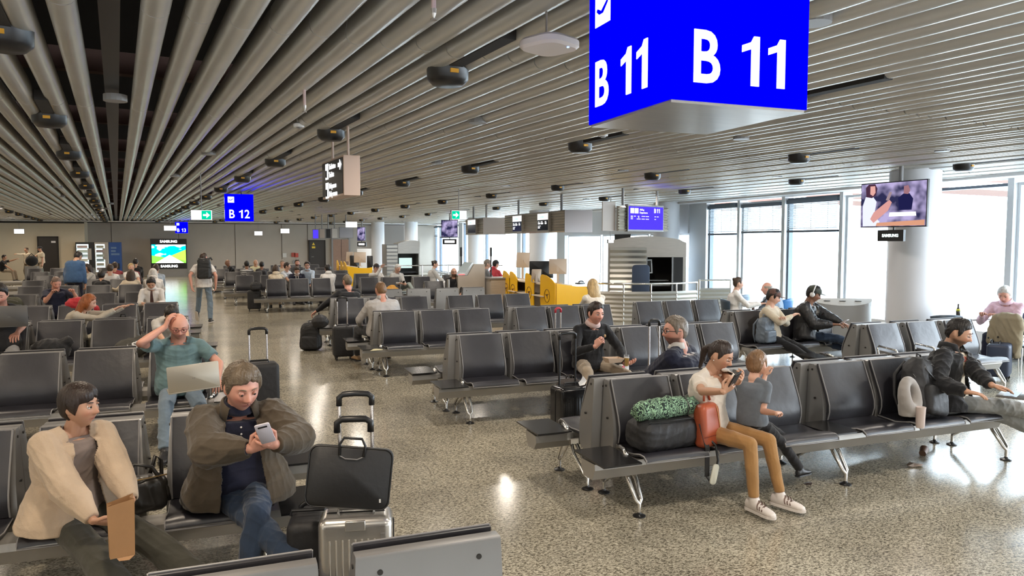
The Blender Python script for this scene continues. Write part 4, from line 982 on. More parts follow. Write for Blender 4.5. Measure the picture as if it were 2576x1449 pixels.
def person(label, loc, rz=0.0, pose='sit', s=1.0, girth=1.0, sk='light', hair=('short', 'brown'), top=('tee', None), bottom=None, shoes=None, lean=0.0, side=0.0, twist=0.0,
           hy=0.0, hp=0.0, hr=0.0, LH=None, RH=None, LE=None, RE=None, LF=None, RF=None, LK=None, RK=None, hz=0.0, det=1, female=False, extras=(), curl=(0.7, 0.7), hvol=1.0, seed=1, jacket=None, seat=0.445,
           hdir=(None, None), hup=(None, None), legs='trousers', neckcut=None, belly=0.0, skirt=0.0, back=0.0, group=None, shoulder=1.0, ankle=None, hips=None):
    vox = {3: 0.0042, 2: 0.0065, 1: 0.010, 0: 0.016}[det]
    sit = pose == 'sit'
    # skeleton, local frame looks to -y; person's left = +x
    pel = V(0, 0, seat + 0.095*s) if sit else V(0, 0, 0.93*s)
    if hips is not None: pel = Vector(hips)
    RT = Matrix.Rotation(side, 3, 'Y') @ Matrix.Rotation(lean, 3, 'X')
    up = RT @ V(0, 0, 1); TW = Matrix.Rotation(twist, 3, up)
    sx = TW @ (RT @ V(1, 0, 0)); fy = TW @ (RT @ V(0, -1, 0))
    sxp, fyp = V(1, 0, 0), V(0, -1, 0)
    tl = 0.47*s
    def sp(t):   # spine curve 0..1
        return pel + V(0, 0, 1)*tl*(t - t*t/2)*(1 - 0.0) * (1 if abs(lean) < 0.01 else 1) + up*tl*(t*t/2) + (fy*-1)*0.03*s*math.sin(math.pi*t)*(1 if sit else 0.2)
    def fr(t): a = (sxp*(1-t) + sx*t).normalized(); b = (fyp*(1-t) + fy*t).normalized(); return a, b
    chest = sp(1.0); g = girth
    shw = 0.168*s*shoulder*(0.90 if female else 1.0)
    SL, SR = chest + sx*shw - up*0.055*s, chest - sx*shw - up*0.055*s
    nb = chest + up*0.035*s - fy*0.0; 
    hd0 = (up*0.8 + V(0, 0, 1)*0.2).normalized()
    neck = nb + hd0*0.018*s + fy*0.025*s
    HRt = Matrix.Rotation(rz*0, 3, 'Z')
    # head orientation: yaw hy (positive: to own left), pitch hp (positive: down), roll
    HM = Matrix.Rotation(hy, 3, 'Z') @ Matrix.Rotation(-hr, 3, 'Y') @ Matrix.Rotation(hp, 3, 'X')
    hs = s*1.05 if not female else s*1.0
    if hz: hs *= hz
    hc = neck + hd0*0.034*s + HM @ V(0, -0.022, 0.058)*hs
    def H(p): return hc + HM @ (Vector(p)*hs)
    # arms
    ua, fa = 0.285*s, 0.255*s
    defL = (V(0.16, -0.42, 0.60) if sit else V(0.24, -0.05, 0.80))*1.0; defR = V(-defL.x, defL.y, defL.z)
    WL = Vector(LH) if LH is not None else V(defL.x*s, defL.y*s, defL.z if sit else defL.z*s); WR = Vector(RH) if RH is not None else V(defR.x*s, defR.y*s, defR.z if sit else defR.z*s)
    EL, WL = ik(SL, WL, ua, fa, Vector(LE) if LE is not None else V(0.5, 0.6, -0.9)); ER, WR = ik(SR, WR, ua, fa, Vector(RE) if RE is not None else V(-0.5, 0.6, -0.9))
    # legs
    hl, hrr = pel + V(0.085*s, 0, 0), pel - V(0.085*s, 0, 0)
    th, sh = 0.44*s, 0.42*s
    if sit: dl, dr = V(0.13, -0.50, 0.09), V(-0.13, -0.50, 0.09)
    else: dl, dr = V(0.09, 0.0, 0.09), V(-0.09, 0.0, 0.09)
    AL = Vector(LF) if LF is not None else V(dl.x*s, dl.y*s, dl.z); AR = Vector(RF) if RF is not None else V(dr.x*s, dr.y*s, dr.z)
    KL, AL = ik(hl, AL, th, sh, Vector(LK) if LK is not None else V(0.1, -1, 0.6)); KR, AR = ik(hrr, AR, th, sh, Vector(RK) if RK is not None else V(-0.1, -1, 0.6))
    # ---- torso sections
    def tors(k, bel=0.0, grow=0.0, lo=0.0, hi=1.0, flare=0.0):
        f = female; rows = [(-0.16, 0.150+grow*0.5, 0.118), (-0.10, 0.160, 0.122), (0.0, 0.168, 0.125), (0.18, 0.158, 0.118), (0.40, 0.142 if not f else 0.128, 0.108), (0.62, 0.158 if not f else 0.142, 0.116), (0.82, 0.168 if not f else 0.146, 0.112), (0.93, 0.130 if not f else 0.112, 0.085), (1.01, 0.080, 0.062), (1.05, 0.055, 0.05)]
        out = []
        for t, rx, ry in rows:
            if t < lo-0.001 or t > hi+0.001: continue
            a, b = fr(max(0, min(1, t))); c = sp(max(0, t)) if t >= 0 else pel + V(0, 0, 1)*t*tl
            if t > 1: c = chest + up*(t-1)*tl
            bb = bel*math.exp(-((t-0.25)/0.28)**2); fl = flare*max(0, 0.35-t)
            out.append((c + b*(bb*0.5), (rx*g*k + grow + fl + bb*0.35)*s, (ry*g*k + grow + fl*0.7 + bb*0.6)*s, a, b))
        if f: pass
        return ('l', out)
    body = [tors(0.86, belly*0.7)]
    neckr = 0.060*s*(0.80 if female else 1.0)*(0.9+0.1*g)
    body += [('c', nb - up*0.03*s, H((0, 0.012, -0.055)), neckr*1.12, neckr)]
    body += [('c', nb - up*0.045*s, SL, 0.042*s, 0.040*s), ('c', nb - up*0.045*s, SR, 0.042*s, 0.040*s)]
    bare = top[0] in ('tee',)
    ar = (0.046 if not female else 0.037)*s*(0.6+0.4*g); fr_ = 0.038*s if not female else 0.031*s; wr = 0.026*s if not female else 0.022*s
    for S_, E_, W_ in ((SL, EL, WL), (SR, ER, WR)): body += [('c', S_, E_, ar, fr_*0.96), ('c', E_, E_.lerp(W_, 0.35), fr_*0.98, fr_*1.0), ('c', E_.lerp(W_, 0.35), W_, fr_, wr)]
    lr, kr, cr_, akr = 0.075*s*g, 0.055*s, 0.052*s, 0.036*s
    if legs == 'bare': lr *= 0.9
    for h_, K_, A_ in ((hl, KL, AL), (hrr, KR, AR)): body += [('c', h_, K_, lr*0.9, kr*0.85), ('c', K_, K_.lerp(A_, 0.35), kr*0.85, cr_*0.9), ('c', K_.lerp(A_, 0.35), A_, cr_*0.9, akr*0.85)]
    # feet direction
    def fdir(K_, A_, given=None):
        d = V(0, -1, 0) if abs(A_.z) < 0.16 else (K_ - A_).normalized().cross(V(1, 0, 0)); 
        return d
    # head mesh
    n = 5 if det >= 2 else 4
    v, f = ico(n); hsv = head_shape(v, female)
    hm = [tuple(H(p)) for p in hsv]
    body.append(('m', hm, f))
    for q in (-1, 1):
        for (py, pz, rx_, ry_, rz_) in ((0.012, -0.002, 0.008, 0.017, 0.028),): body.append(('e', H((q*0.075, py, pz)), (rx_*hs, ry_*hs, rz_*hs), HM @ Matrix.Rotation(R(-12)*1, 3, 'X') @ Matrix.Rotation(q*R(-18), 3, 'Z')))
    # hands
    fing = []
    for i, (E_, W_, sd) in enumerate(((EL, WL, 1), (ER, WR, -1))):
        d = Vector(hdir[i]) if hdir[i] is not None else (W_ - E_).normalized(); u_ = Vector(hup[i]) if hup[i] is not None else V(0, 0, 1) if abs(d.normalized().z) < 0.85 else V(0.3*sd, 0.9, 0)
        if hup[i] is None and pose != 'sit' and abs(d.normalized().z) > 0.7: u_ = V(sd, 0, 0)
        P_, F_ = hand_parts(W_, d, u_, s*(0.92 if female else 1.0), curl[i], sd if True else 1)
        body += P_; fing += F_
    mb = cap_mb(body, 14 if det > 1 else 10)
    bme = remesh(mb, vox, 2 if det >= 2 else 1, 0.5)
    # add separate fingers (rooted in the palm) to the same mesh
    fm = MB()
    for p, r_ in fing: 
        e = (p[-1]-p[-2]).normalized(); p2 = p + [p[-1] + e*r_[-1]*0.8]; r2 = r_ + [r_[-1]*0.35]
        fm.tube(p2, r2, 8 if det > 1 else 6)
    c0 = coords(bme); n0 = len(c0); polys = [tuple(q.vertices) for q in bme.polygons]
    allv = [tuple(q) for q in c0] + [tuple(q) for q in fm.v]; allf = polys + [tuple(i+n0 for i in q) for q in fm.f]
    me = bpy.data.meshes.new('person'); me.from_pydata(allv, [], allf); bpy.data.meshes.remove(bme); smooth_all(me); me.materials.append(SK[sk])
    # tint
    ca = me.color_attributes.new('tint', 'FLOAT_COLOR', 'POINT'); C = coords(me); inv = np.array(HM.inverted()); L = (C - np.array(hc)) @ inv.T / hs
    t = np.ones((len(C), 4), np.float32); fr2 = (L[:, 1] < -0.05) & (np.abs(L[:, 2]) < 0.13)
    lip = fr2*ga(L[:, 0], 0.022)*(ga(L[:, 2]+0.060, 0.0105)); t[:, 1] *= 1 - 0.38*lip; t[:, 2] *= 1 - 0.25*lip; t[:, 0] *= 1 - (0.02 if female else 0.12)*lip
    ck = fr2*ga(np.abs(L[:, 0]) - 0.042, 0.02)*ga(L[:, 2]+0.025, 0.02) + fr2*ga(L[:, 0], 0.014)*ga(L[:, 2]+0.024, 0.014); t[:, 1] *= 1 - 0.16*ck; t[:, 2] *= 1 - 0.16*ck
    mo = fr2*ga(L[:, 0], 0.022)*ga(L[:, 2]+0.0608, 0.0022); t[:, :3] *= (1 - 0.5*mo)[:, None]
    if 'stubble' in extras or 'beard' in extras:
        k = 0.42 if 'stubble' in extras else 0.75; bz = ss(-0.030, -0.052, L[:, 2])*ss(-0.14, -0.10, L[:, 2])*ss(0.035, 0.0, L[:, 1]); bz *= (1-lip); t[:, :3] *= (1 - k*bz)[:, None]
    if hair and hair[0] in ('buzz',): pass
    ca.data.foreach_set('color', t.ravel())
    P = bpy.data.objects.new('person', me); COL.objects.link(P); P.location = loc; P.rotation_euler = (0, 0, rz); tag(P, label, 'person', group)
    def child(name, me_, m_, smooth=True):
        if isinstance(me_, MB): me_ = me_.mesh(name, m_, True if smooth else False)
        else:
            me_.materials.clear(); me_.materials.append(m_)
            if smooth: smooth_all(me_)
        return inst(name, me_, P)
    vs = vox*1.25 if det >= 2 else vox*1.1
    # ---- hair
    if hair and hair[0] != 'bald':
        st = hair[0]; base = {'ponytail': 'updo', 'bun': 'updo', 'longback': 'long'}.get(st, st)
        v_, f_h = ico(6) if det == 3 else (v, f); hv = hair_shape(v_, base, female, 1.0, hvol); parts = [('m', [tuple(H(p)) for p in hv], f_h)]
        if st == 'ponytail': parts += [('c', H((0, 0.10, 0.03)), H((0.01, 0.135, -0.02)), 0.024*s, 0.030*s), ('c', H((0.01, 0.135, -0.02)), H((0.015, 0.115, -0.17)), 0.030*s, 0.014*s)]
        if st == 'bun': parts += [('e', H((0, 0.085, 0.085)), (0.038*s, 0.036*s, 0.034*s))]
        if st in ('long', 'longback'):
            for a in np.linspace(-1.45, 1.45, 9):
                p0 = H((0.078*math.sin(a), 0.02 + 0.078*math.cos(a), -0.01)); p1 = p0.lerp(H((0.088*math.sin(a), 0.045 + 0.07*math.cos(a), -0.13)), 1.0); p2 = p1 + V(0, 0, -1)*0.09*s*(1.2 if abs(a) < 1.2 else 0.8) - fy*0.01
                parts += [('c', p0, p1, 0.030*s, 0.028*s), ('c', p1, p2, 0.028*s, 0.016*s)]
            parts.append(('l', [(H((0, 0.05, 0.0)), 0.085*s, 0.06*s, HM @ V(1, 0, 0), HM @ V(0, -1, 0)), (H((0, 0.07, -0.13)), 0.088*s, 0.045*s, HM @ V(1, 0, 0), HM @ V(0, -1, 0)), (H((0, 0.09, -0.13)) + V(0, 0, -0.12*s), 0.075*s, 0.03*s, HM @ V(1, 0, 0), HM @ V(0, -1, 0))]))
        if st in ('ponytail', 'bun', 'long', 'longback'): hme = remesh(cap_mb(parts), max(0.005, vs), 1); wrinkle(hme, 0.0035, 30, seed)
        else:
            hme = bpy.data.meshes.new('hair'); hme.from_pydata([tuple(H(p)) for p in hv], [], f_h)
        child('hair', hme, HR[hair[1]])
    # ---- face pieces
    if det in (0, 1) and abs(((rz + hy) % (2*math.pi)) - math.pi) > 0.9:
        for q in (-1, 1):
            e = MB().ell(H((q*0.0315, -0.0835, 0.010)), (0.0115*hs, 0.006*hs, (0.0052 if 'lookdown' not in extras and hp < 0.35 else 0.0022)*hs), 8, 6, HM.to_3x3()); child('eye', e, M_iris)
            br = MB(); br.tube([H((q*0.014, -0.0935, 0.030)), H((q*0.031, -0.0905, 0.035)), H((q*0.047, -0.078, 0.030))], [0.002*hs, 0.0036*hs, 0.0015*hs], 5); child('eyebrow', br, HR[hair[1] if hair and hair[1] not in ('white', 'grey') else 'stubble'])
    if det >= 2:
        closed = 'lookdown' in extras
        for q in (-1, 1):
            e = MB().ell(H((q*0.0315, -0.0775, 0.010)), (0.0125*hs,)*3, 14, 10); eo = child('eye', e, M_eye)
            lk = HM @ V(0, -1, -0.02 if not closed else -0.35).normalized(); cc = H((q*0.0315, -0.0775, 0.010)) + lk*0.0108*hs
            child('iris', MB().ell(cc, (0.0062*hs, 0.0062*hs, 0.0062*hs), 10, 8), M_iris)
            # eyelids: shell over the ball
            lid = MB(); z0 = 0.0035 if not closed else -0.0045; c_ = Vector((q*0.0315, -0.0775, 0.010)); vs_ = []; fs_ = []; NA, NB = 12, 5
            for iu in range(NA+1):
                for iv in range(NB+1):
                    az = -1.35 + 2.7*iu/NA; el0 = math.asin(max(-0.9, min(0.9, (z0*(1 if not closed else 1) - 0.0035*(2*iu/NA-1)**2)/0.0135))); el = el0 + (1.5-el0)*iv/NB
                    p = c_ + Vector((math.sin(az)*math.cos(el), -math.cos(az)*math.cos(el), math.sin(el)))*0.0129; vs_.append(H(p))
            for iu in range(NA):
                for iv in range(NB): a = iu*(NB+1)+iv; fs_.append((a, a+NB+1, a+NB+2, a+1))
            lid.add(vs_, fs_); lm_ = lid.mesh('eyelid', SK[sk], True); ca2 = lm_.color_attributes.new('tint', 'FLOAT_COLOR', 'POINT'); ca2.data.foreach_set('color', np.tile([0.86, 0.82, 0.82, 1], (len(lm_.vertices), 1)).astype(np.float32).ravel()); inst('eyelid', lm_, P)
            lash = MB().tube([vs_[iu*(NB+1)] for iu in range(NA+1)], 0.0009*hs if not female else 0.0013*hs, 5); child('eyelashes', lash, M_lash)
            br = MB(); bp_ = [H((q*(0.014 + 0.034*k), -0.0925 + 0.012*k**2 + 0.004*k, 0.0305 + 0.006*math.sin(k*2.2) - 0.003*k)) for k in np.linspace(0, 1, 6)]
            br.tube(bp_, [0.0022*hs, 0.0032*hs, 0.0032*hs, 0.0028*hs, 0.002*hs, 0.001*hs], 6); child('eyebrow', br, HR[hair[1] if hair and hair[1] not in ('white', 'grey') else 'stubble'])
            nst = MB().ell(H((q*0.0075, -0.1085, -0.0355)), (0.0035*hs, 0.0035*hs, 0.0016*hs), 8, 6); child('nostril', nst, M_lash)
    # ---- garment: top
    if top and top[1]:
        kind, tm = top; gr = 0.012 if kind in ('tee', 'shirt') else 0.018
        parts = [tors(1.05, belly, gr, -0.16 if pose != 'sit' else -0.10, 0.97 if kind != 'hoodie' else 1.02, skirt)]
        parts += [('e', SL, (0.060*s, 0.060*s, 0.060*s)), ('e', SR, (0.060*s, 0.060*s, 0.060*s)), ('c', nb - up*0.035*s, SL + up*0.004*s, 0.050*s, 0.052*s), ('c', nb - up*0.035*s, SR + up*0.004*s, 0.050*s, 0.052*s)]
        if female: parts += [('e', sp(0.70) + fr(0.7)[1]*0.085*s + sx*0.062*s, (0.055*s, 0.05*s, 0.052*s)), ('e', sp(0.70) + fr(0.7)[1]*0.085*s - sx*0.062*s, (0.055*s, 0.05*s, 0.052*s))]
        a1 = ar + (0.014 if kind == 'tee' else 0.016)*s
        for S_, E_, W_ in ((SL, EL, WL), (SR, ER, WR)):
            if kind == 'tee': parts += [('t', S_, S_.lerp(E_, 0.68), a1*1.0, a1*1.10)]
            else: parts += [('c', S_, E_, a1, a1*0.88), ('t', E_, E_.lerp(W_, 0.95), a1*0.90, wr+0.012*s)]
        if kind == 'hoodie': parts += [('e', nb - fy*0.055*s + up*0.01*s, (0.10*s, 0.055*s, 0.06*s))]
        tme = remesh(cap_mb(parts), vs, 3); wrinkle(tme, (0.0105 if kind != 'tee' else 0.009)*s, 12 if det > 1 else 8, seed)
        nr_ = neckcut or ((0.072, 0.066) if kind in ('tee',) else (0.060, 0.055)); nc = nb + fy*0.01*s
        ia = np.array(Matrix((sx, fy, up)))
        def cut(c):
            q = (c - np.array(nc)) @ ia.T; e = (q[:, 0]/(nr_[0]*s))**2 + ((q[:, 1] - (0.02 if kind != 'vneck' else 0.03)*s)/(nr_[1]*s))**2
            r_ = (e < 1) & (q[:, 2] > -0.055*s)
            if 'vneck' in extras: r_ |= (q[:, 1] > 0) & (q[:, 2] > -0.13*s) & (np.abs(q[:, 0]) < 0.065*s*np.clip((q[:, 2] + 0.13*s)/(0.13*s), 0, 1))
            return r_
        faces_cut(tme, cut); o = child({'tee': 't_shirt', 'hoodie': 'hooded_top'}.get(kind, 'shirt'), tme, tm)
        so = o.modifiers.new('thick', 'SOLIDIFY'); so.thickness = 0.004; so.offset = -1
        if 'collar' in extras:
            cb = MB(); ring = []
            for k in range(17):
                a = R(-150 + 300*k/16) + math.pi/2; ring.append((math.cos(a), math.sin(a)))
            vs2 = []; fs2 = []
            for (cx_, cy_) in ring:
                base = nb + sx*(cx_*0.066*s) + fy*(cy_*0.064*s + 0.012*s) - up*0.008*s*max(0, cy_)*2; rad = (sx*cx_ + fy*cy_).normalized()
                vs2 += [base - up*0.012*s, base + up*0.034*s + rad*0.001, base + up*0.030*s + rad*0.008*s, base - up*0.016*s + rad*0.026*s]
            for k in range(16):
                for j in range(3): fs2.append((k*4+j, (k+1)*4+j, (k+1)*4+j+1, k*4+j+1))
            cb.add(vs2, fs2); co = child('collar', cb, tm if not isinstance(MATS.get('collar_'+str(seed)), bpy.types.Material) else MATS['collar_'+str(seed)]); so = co.modifiers.new('t', 'SOLIDIFY'); so.thickness = 0.003
    # ---- jacket (open front)
    if jacket:
        jm_ = jacket[0]; opening = jacket[1]; jl = jacket[2] if len(jacket) > 2 else 0.0; puff = jacket[3] if len(jacket) > 3 else 0.0
        parts = [tors(1.10, belly, 0.030+puff*0.5, -0.16 if pose != 'sit' else -0.10, 0.94, jl)]
        parts += [('e', SL, (0.070*s,)*3), ('e', SR, (0.070*s,)*3), ('c', nb - up*0.030*s, SL + up*0.006*s, 0.056*s, 0.060*s), ('c', nb - up*0.030*s, SR + up*0.006*s, 0.056*s, 0.060*s)]
        a1 = ar + (0.031+puff)*s
        for S_, E_, W_ in ((SL, EL, WL), (SR, ER, WR)): parts += [('c', S_, E_, a1, a1*0.96), ('c', E_, E_.lerp(W_, 0.45), a1*0.98, a1*0.85), ('t', E_.lerp(W_, 0.42), E_.lerp(W_, 0.95), a1*0.87, wr+0.017*s)]
        if jl: parts += [('l', [(pel + V(0, 0.02*s, -0.02*s), (0.20+puff)*s*g, 0.15*s, sxp, fyp), (pel + V(0, 0.07*s, -0.07*s), (0.22+puff)*s*g, 0.13*s, sxp, fyp)])]
        jme = remesh(cap_mb(parts), vs, 3); wrinkle(jme, (jacket[4] if len(jacket) > 4 else (0.015 if det > 1 else 0.010))*s, 10, seed+5)
        ia = np.array(Matrix((sx, fy, up))); nc = np.array(nb)
        def cut(c):
            q = (c - nc) @ ia.T; e = (q[:, 0]/(0.074*s))**2 + ((q[:, 1]-0.01*s)/(0.070*s))**2
            r_ = (e < 1) & (q[:, 2] > -0.06*s)
            w0, w1 = opening; hh = np.clip(-q[:, 2]/(0.5*s), 0, 1); hw = (w0*(1-hh) + w1*hh)*s
            pp_ = (c - np.array(pel)) @ ia.T
            fd = (q[:, 1] > 0.02*s)
            r_ |= fd & (np.abs(q[:, 0]) < hw) & (q[:, 2] < 0.03*s)
            for E_, W_ in ((EL, WL), (ER, WR)):
                d = np.array((W_-E_).normalized()); tt = (c - np.array(E_)) @ d; dist = np.linalg.norm((c - np.array(E_)) - tt[:, None]*d, axis=1)
                keep = (dist < (0.08+puff*1.5)*s) & (tt > -0.03) & (tt < (W_-E_).length*0.955)
                r_ &= ~keep
            for S_, E_ in ((SL, EL), (SR, ER)):
                d = np.array((E_-S_).normalized()); tt = (c - np.array(S_)) @ d; dist = np.linalg.norm((c - np.array(S_)) - tt[:, None]*d, axis=1)
                r_ &= ~((dist < 0.085*s) & (tt > 0.06) & (tt < ua*1.05))
            return r_
        faces_cut(jme, cut); o = child('jacket', jme, jm_); so = o.modifiers.new('thick', 'SOLIDIFY'); so.thickness = 0.007; so.offset = -1
        if 'jcollar' in extras:
            cb = MB(); vs2 = []; fs2 = []
            for k in range(17):
                a = R(-140 + 280*k/16) - math.pi/2; cx_, cy_ = math.cos(a), math.sin(a); w_ = 1 + 0.35*max(0, cy_)
                base = nb + sx*(cx_*0.080*s) + fy*(cy_*0.078*s + 0.01*s) - up*0.03*s*max(0, cy_); rad = (sx*cx_ + fy*cy_).normalized()
                vs2 += [base - up*0.01*s, base + up*0.032*s, base + up*0.028*s + rad*0.012*s, base - up*0.025*s*w_ + rad*0.032*s*w_]
            for k in range(16):
                for j in range(3): fs2.append((k*4+j, (k+1)*4+j, (k+1)*4+j+1, k*4+j+1))
            cb.add(vs2, fs2); co = child('jacket_collar', cb, jm_); so = co.modifiers.new('t', 'SOLIDIFY'); so.thickness = 0.004
    # ---- trousers
    if bottom:
        lk = 0.080 if legs != 'slim' else 0.076; k2 = 0.066 if legs != 'slim' else 0.055; a2 = (0.058 if legs == 'trousers' else 0.066) if legs != 'slim' else 0.042
        if legs == 'wide': k2 = 0.080; a2 = 0.085
        parts = [tors(0.98, belly*0.7, 0.004, -0.10, 0.20)]
        parts += [('e', pel + V(0, 0.01*s, -0.03*s), (0.165*s*g, 0.125*s, 0.085*s))]
        short = legs == 'shorts'
        for h_, K_, A_ in ((hl, KL, AL), (hrr, KR, AR)):
            if short: parts += [('e', h_, (lk*s*g,)*3), ('t', h_, h_.lerp(K_, 0.88), lk*s*g, (k2+0.016)*s)]
            else:
                B_ = K_.lerp(A_, 0.97 if legs != 'slim' else 0.92)
                parts += [('c', h_, K_, lk*s*g, k2*s), ('c', K_, K_.lerp(B_, 0.4), k2*s, (k2*0.55+a2*0.45)*s), ('t', K_.lerp(B_, 0.38), B_, (k2*0.55+a2*0.45)*s, a2*s*0.95)]
        pme = remesh(cap_mb(parts), vs, 3); wrinkle(pme, 0.0115*s if legs != 'slim' else 0.005*s, 11, seed+9)
        o = child('trousers' if not short else 'shorts', pme, bottom); so = o.modifiers.new('thick', 'SOLIDIFY'); so.thickness = 0.004; so.offset = -1
    # ---- shoes
    sm, sole = shoes or (M_shoe_b, M_black)
    for i, (K_, A_) in enumerate(((KL, AL), (KR, AR))):
        shin = (K_ - A_).normalized(); fl = ankle[i] if ankle and ankle[i] is not None else None
        if fl is not None: fd = Vector(fl).normalized(); un = (shin - fd*shin.dot(fd)).normalized()
        else: fd = (V(0.12*(1 if i == 0 else -1), -1, 0)).normalized(); un = V(0, 0, 1)
        rt = fd.cross(un); b = A_ - un*0.045*s
        def sec_(t, w, h, lift=0): return (b + fd*t*s + un*(h/2 + lift)*s - un*0.02*s, w*s, h/2*s, rt, un)
        mbs = cap_mb([('l', [sec_(-0.075, 0.020, 0.05, 0.0), sec_(-0.065, 0.031, 0.075), sec_(-0.02, 0.036, 0.085), sec_(0.04, 0.038, 0.072), sec_(0.10, 0.043, 0.050), sec_(0.15, 0.040, 0.040), sec_(0.180, 0.028, 0.030), sec_(0.190, 0.012, 0.018)]), ('c', A_ + shin*0.01*s, A_ - un*0.02*s, 0.040*s, 0.040*s)])
        so_ = child('shoe', remesh(mbs, max(0.006, vs), 2), sm)
        pr = [(-0.078, 0.022), (-0.06, 0.034), (0.0, 0.036), (0.06, 0.040), (0.11, 0.046), (0.155, 0.042), (0.185, 0.026), (0.196, 0.008)]
        pts = [(t, w) for t, w in pr] + [(t, -w) for t, w in reversed(pr)]
        sb_ = MB(); lo = [b + fd*t*s + rt*w*s - un*0.030*s for t, w in pts]; hi = [p + un*0.018*s for p in lo]; nn = len(pts)
        sb_.add(lo+hi, [tuple(range(nn)), tuple(range(2*nn-1, nn-1, -1))] + [(k, nn+k, nn+(k+1) % nn, (k+1) % nn) for k in range(nn)])
        sobj = sb_.obj('sole', sole, so_)
    # ---- accessories
    if 'glasses' in extras or 'sunglasses' in extras:
        gb = MB()
        for q in (-1, 1):
            ring = [H((q*0.032 + 0.023*math.cos(a), -0.101 + 0.004*abs(math.cos(a)), 0.008 + 0.017*math.sin(a))) for a in np.linspace(0, 2*math.pi, 15)]
            gb.tube(ring, 0.0022*hs, 6); gb.tube([H((q*0.055, -0.098, 0.012)), H((q*0.076, -0.06, 0.012)), H((q*0.080, 0.015, 0.010))], 0.0024*hs, 6)
        gb.tube([H((-0.009, -0.103, 0.010)), H((0, -0.107, 0.013)), H((0.009, -0.103, 0.010))], 0.0022*hs, 6)
        child('glasses', gb, MATS.get('gl_' + str(seed)) or M_black)
    if 'cap' in extras or 'capgreen' in extras or 'capred' in extras:
        cm = cloth('cap_' + label.split()[1] + str(seed), {'cap': (0.03, 0.03, 0.035), 'capgreen': (0.06, 0.07, 0.055), 'capred': (0.14, 0.075, 0.06)}[[e for e in extras if e.startswith('cap')][0]])
        v2, f2 = ico(3); cv = v2*np.array([0.086, 0.104, 0.095]); cv[:, 2] = np.maximum(cv[:, 2], 0.0) + 0.040; cv[:, 1] += 0.004
        child('cap', MB().add([H(p) for p in cv], f2), cm)
        bb = MB(); vs2 = []; 
        for k in range(9):
            a = -1.15 + 2.3*k/8; vs2 += [H((0.078*math.sin(a), -0.092*math.cos(a)+0.004, 0.047)), H((0.075*math.sin(a), -0.098*math.cos(a)-0.07*max(0, math.cos(a*1.15)), 0.036 + 0.004*math.cos(a)))]
        bb.add(vs2, [(2*k, 2*k+1, 2*k+3, 2*k+2) for k in range(8)]); bo = child('cap_brim', bb, cm); so = bo.modifiers.new('t', 'SOLIDIFY'); so.thickness = 0.004
    if 'headphones' in extras:
        hb = MB()
        for q in (-1, 1): hb.lathe([(0, -0.012), (0.034, -0.012), (0.038, 0.0), (0.034, 0.014), (0, 0.014)], H((q*0.092, 0.006, 0.0)), 14, HM @ Matrix.Rotation(R(90), 3, 'Y'))
        child('headphone_cups', hb, M_white)
        child('headphone_band', MB().tube([H((0.100*math.cos(a), 0.006, 0.02 + 0.125*math.sin(a))) for a in np.linspace(0, math.pi, 13)], 0.007*hs, 8), M_white)
    if 'earring' in extras:
        child('earring', MB().ell(H((-0.082, 0.006, -0.033)), (0.004*s,)*3, 8, 6), M_white); child('earring', MB().ell(H((0.082, 0.006, -0.033)), (0.004*s,)*3, 8, 6), M_white)
    P['_j'] = 0; del P['_j']
    J = dict(WL=WL, WR=WR, EL=EL, ER=ER, hc=hc, chest=chest, KL=KL, KR=KR, AL=AL, AR=AR, SL=SL, SR=SR, nb=nb, up=up, sx=sx, fy=fy, HM=HM, hs=hs, H=H, pel=pel, sp=sp)
    return P, J
def on(P, p): return P.matrix_basis @ Vector(p)     # person-local point to world
# ------------------------------------------------------------------ placing people
def pers(label, x, y, rz=0.0, W=None, **k):
    """W: dict of joint targets given in world coordinates"""
    if W:
        M = Matrix.Rotation(-rz, 3, 'Z'); o = V(x, y, 0)
        for key, p in W.items(): k[key] = M @ (Vector(p) - o)
    return person(label, (x, y, 0), rz, **k)
C = cloth
c_denim = C('denim', (0.027, 0.045, 0.082), bump=0.2); c_ldenim = C('light_denim', (0.16, 0.215, 0.275)); c_black = C('black', (0.013, 0.013, 0.015)); c_white = C('white', (0.72, 0.69, 0.66)); c_navy = C('navy', (0.014, 0.016, 0.035))
c_grey = C('grey', (0.20, 0.20, 0.205)); c_lgrey = C('pale_grey', (0.48, 0.47, 0.45)); c_khaki = C('khaki', (0.36, 0.29, 0.215)); c_cream = C('cream', (0.62, 0.53, 0.40)); c_dgrey = C('charcoal', (0.045, 0.045, 0.05))
c_brown = C('brown_overshirt', (0.085, 0.066, 0.045), bump=0.3); c_teal = C('teal', (0.125, 0.205, 0.22)); c_taupe = C('taupe', (0.24, 0.195, 0.175)); c_card = C('cardigan', (0.53, 0.41, 0.295), 0.95, bump=0.25, bscale=120); c_oliveg = C('dark_olive', (0.06, 0.058, 0.045))
c_camel = C('camel', (0.37, 0.20, 0.075), bump=0.15); c_wht = C('warm_white_tee', (0.78, 0.72, 0.64), bump=0.2); c_slate = C('slate_tee', (0.135, 0.155, 0.18)); c_blue = C('blue_shirt', (0.045, 0.10, 0.21)); c_red = C('red', (0.45, 0.03, 0.04)); c_pink = C('pink', (0.72, 0.50, 0.58)); c_sky = C('pale_blue', (0.42, 0.50, 0.60)); c_yel = C('pale_yellow', (0.60, 0.56, 0.36))
SEAT = 0.425
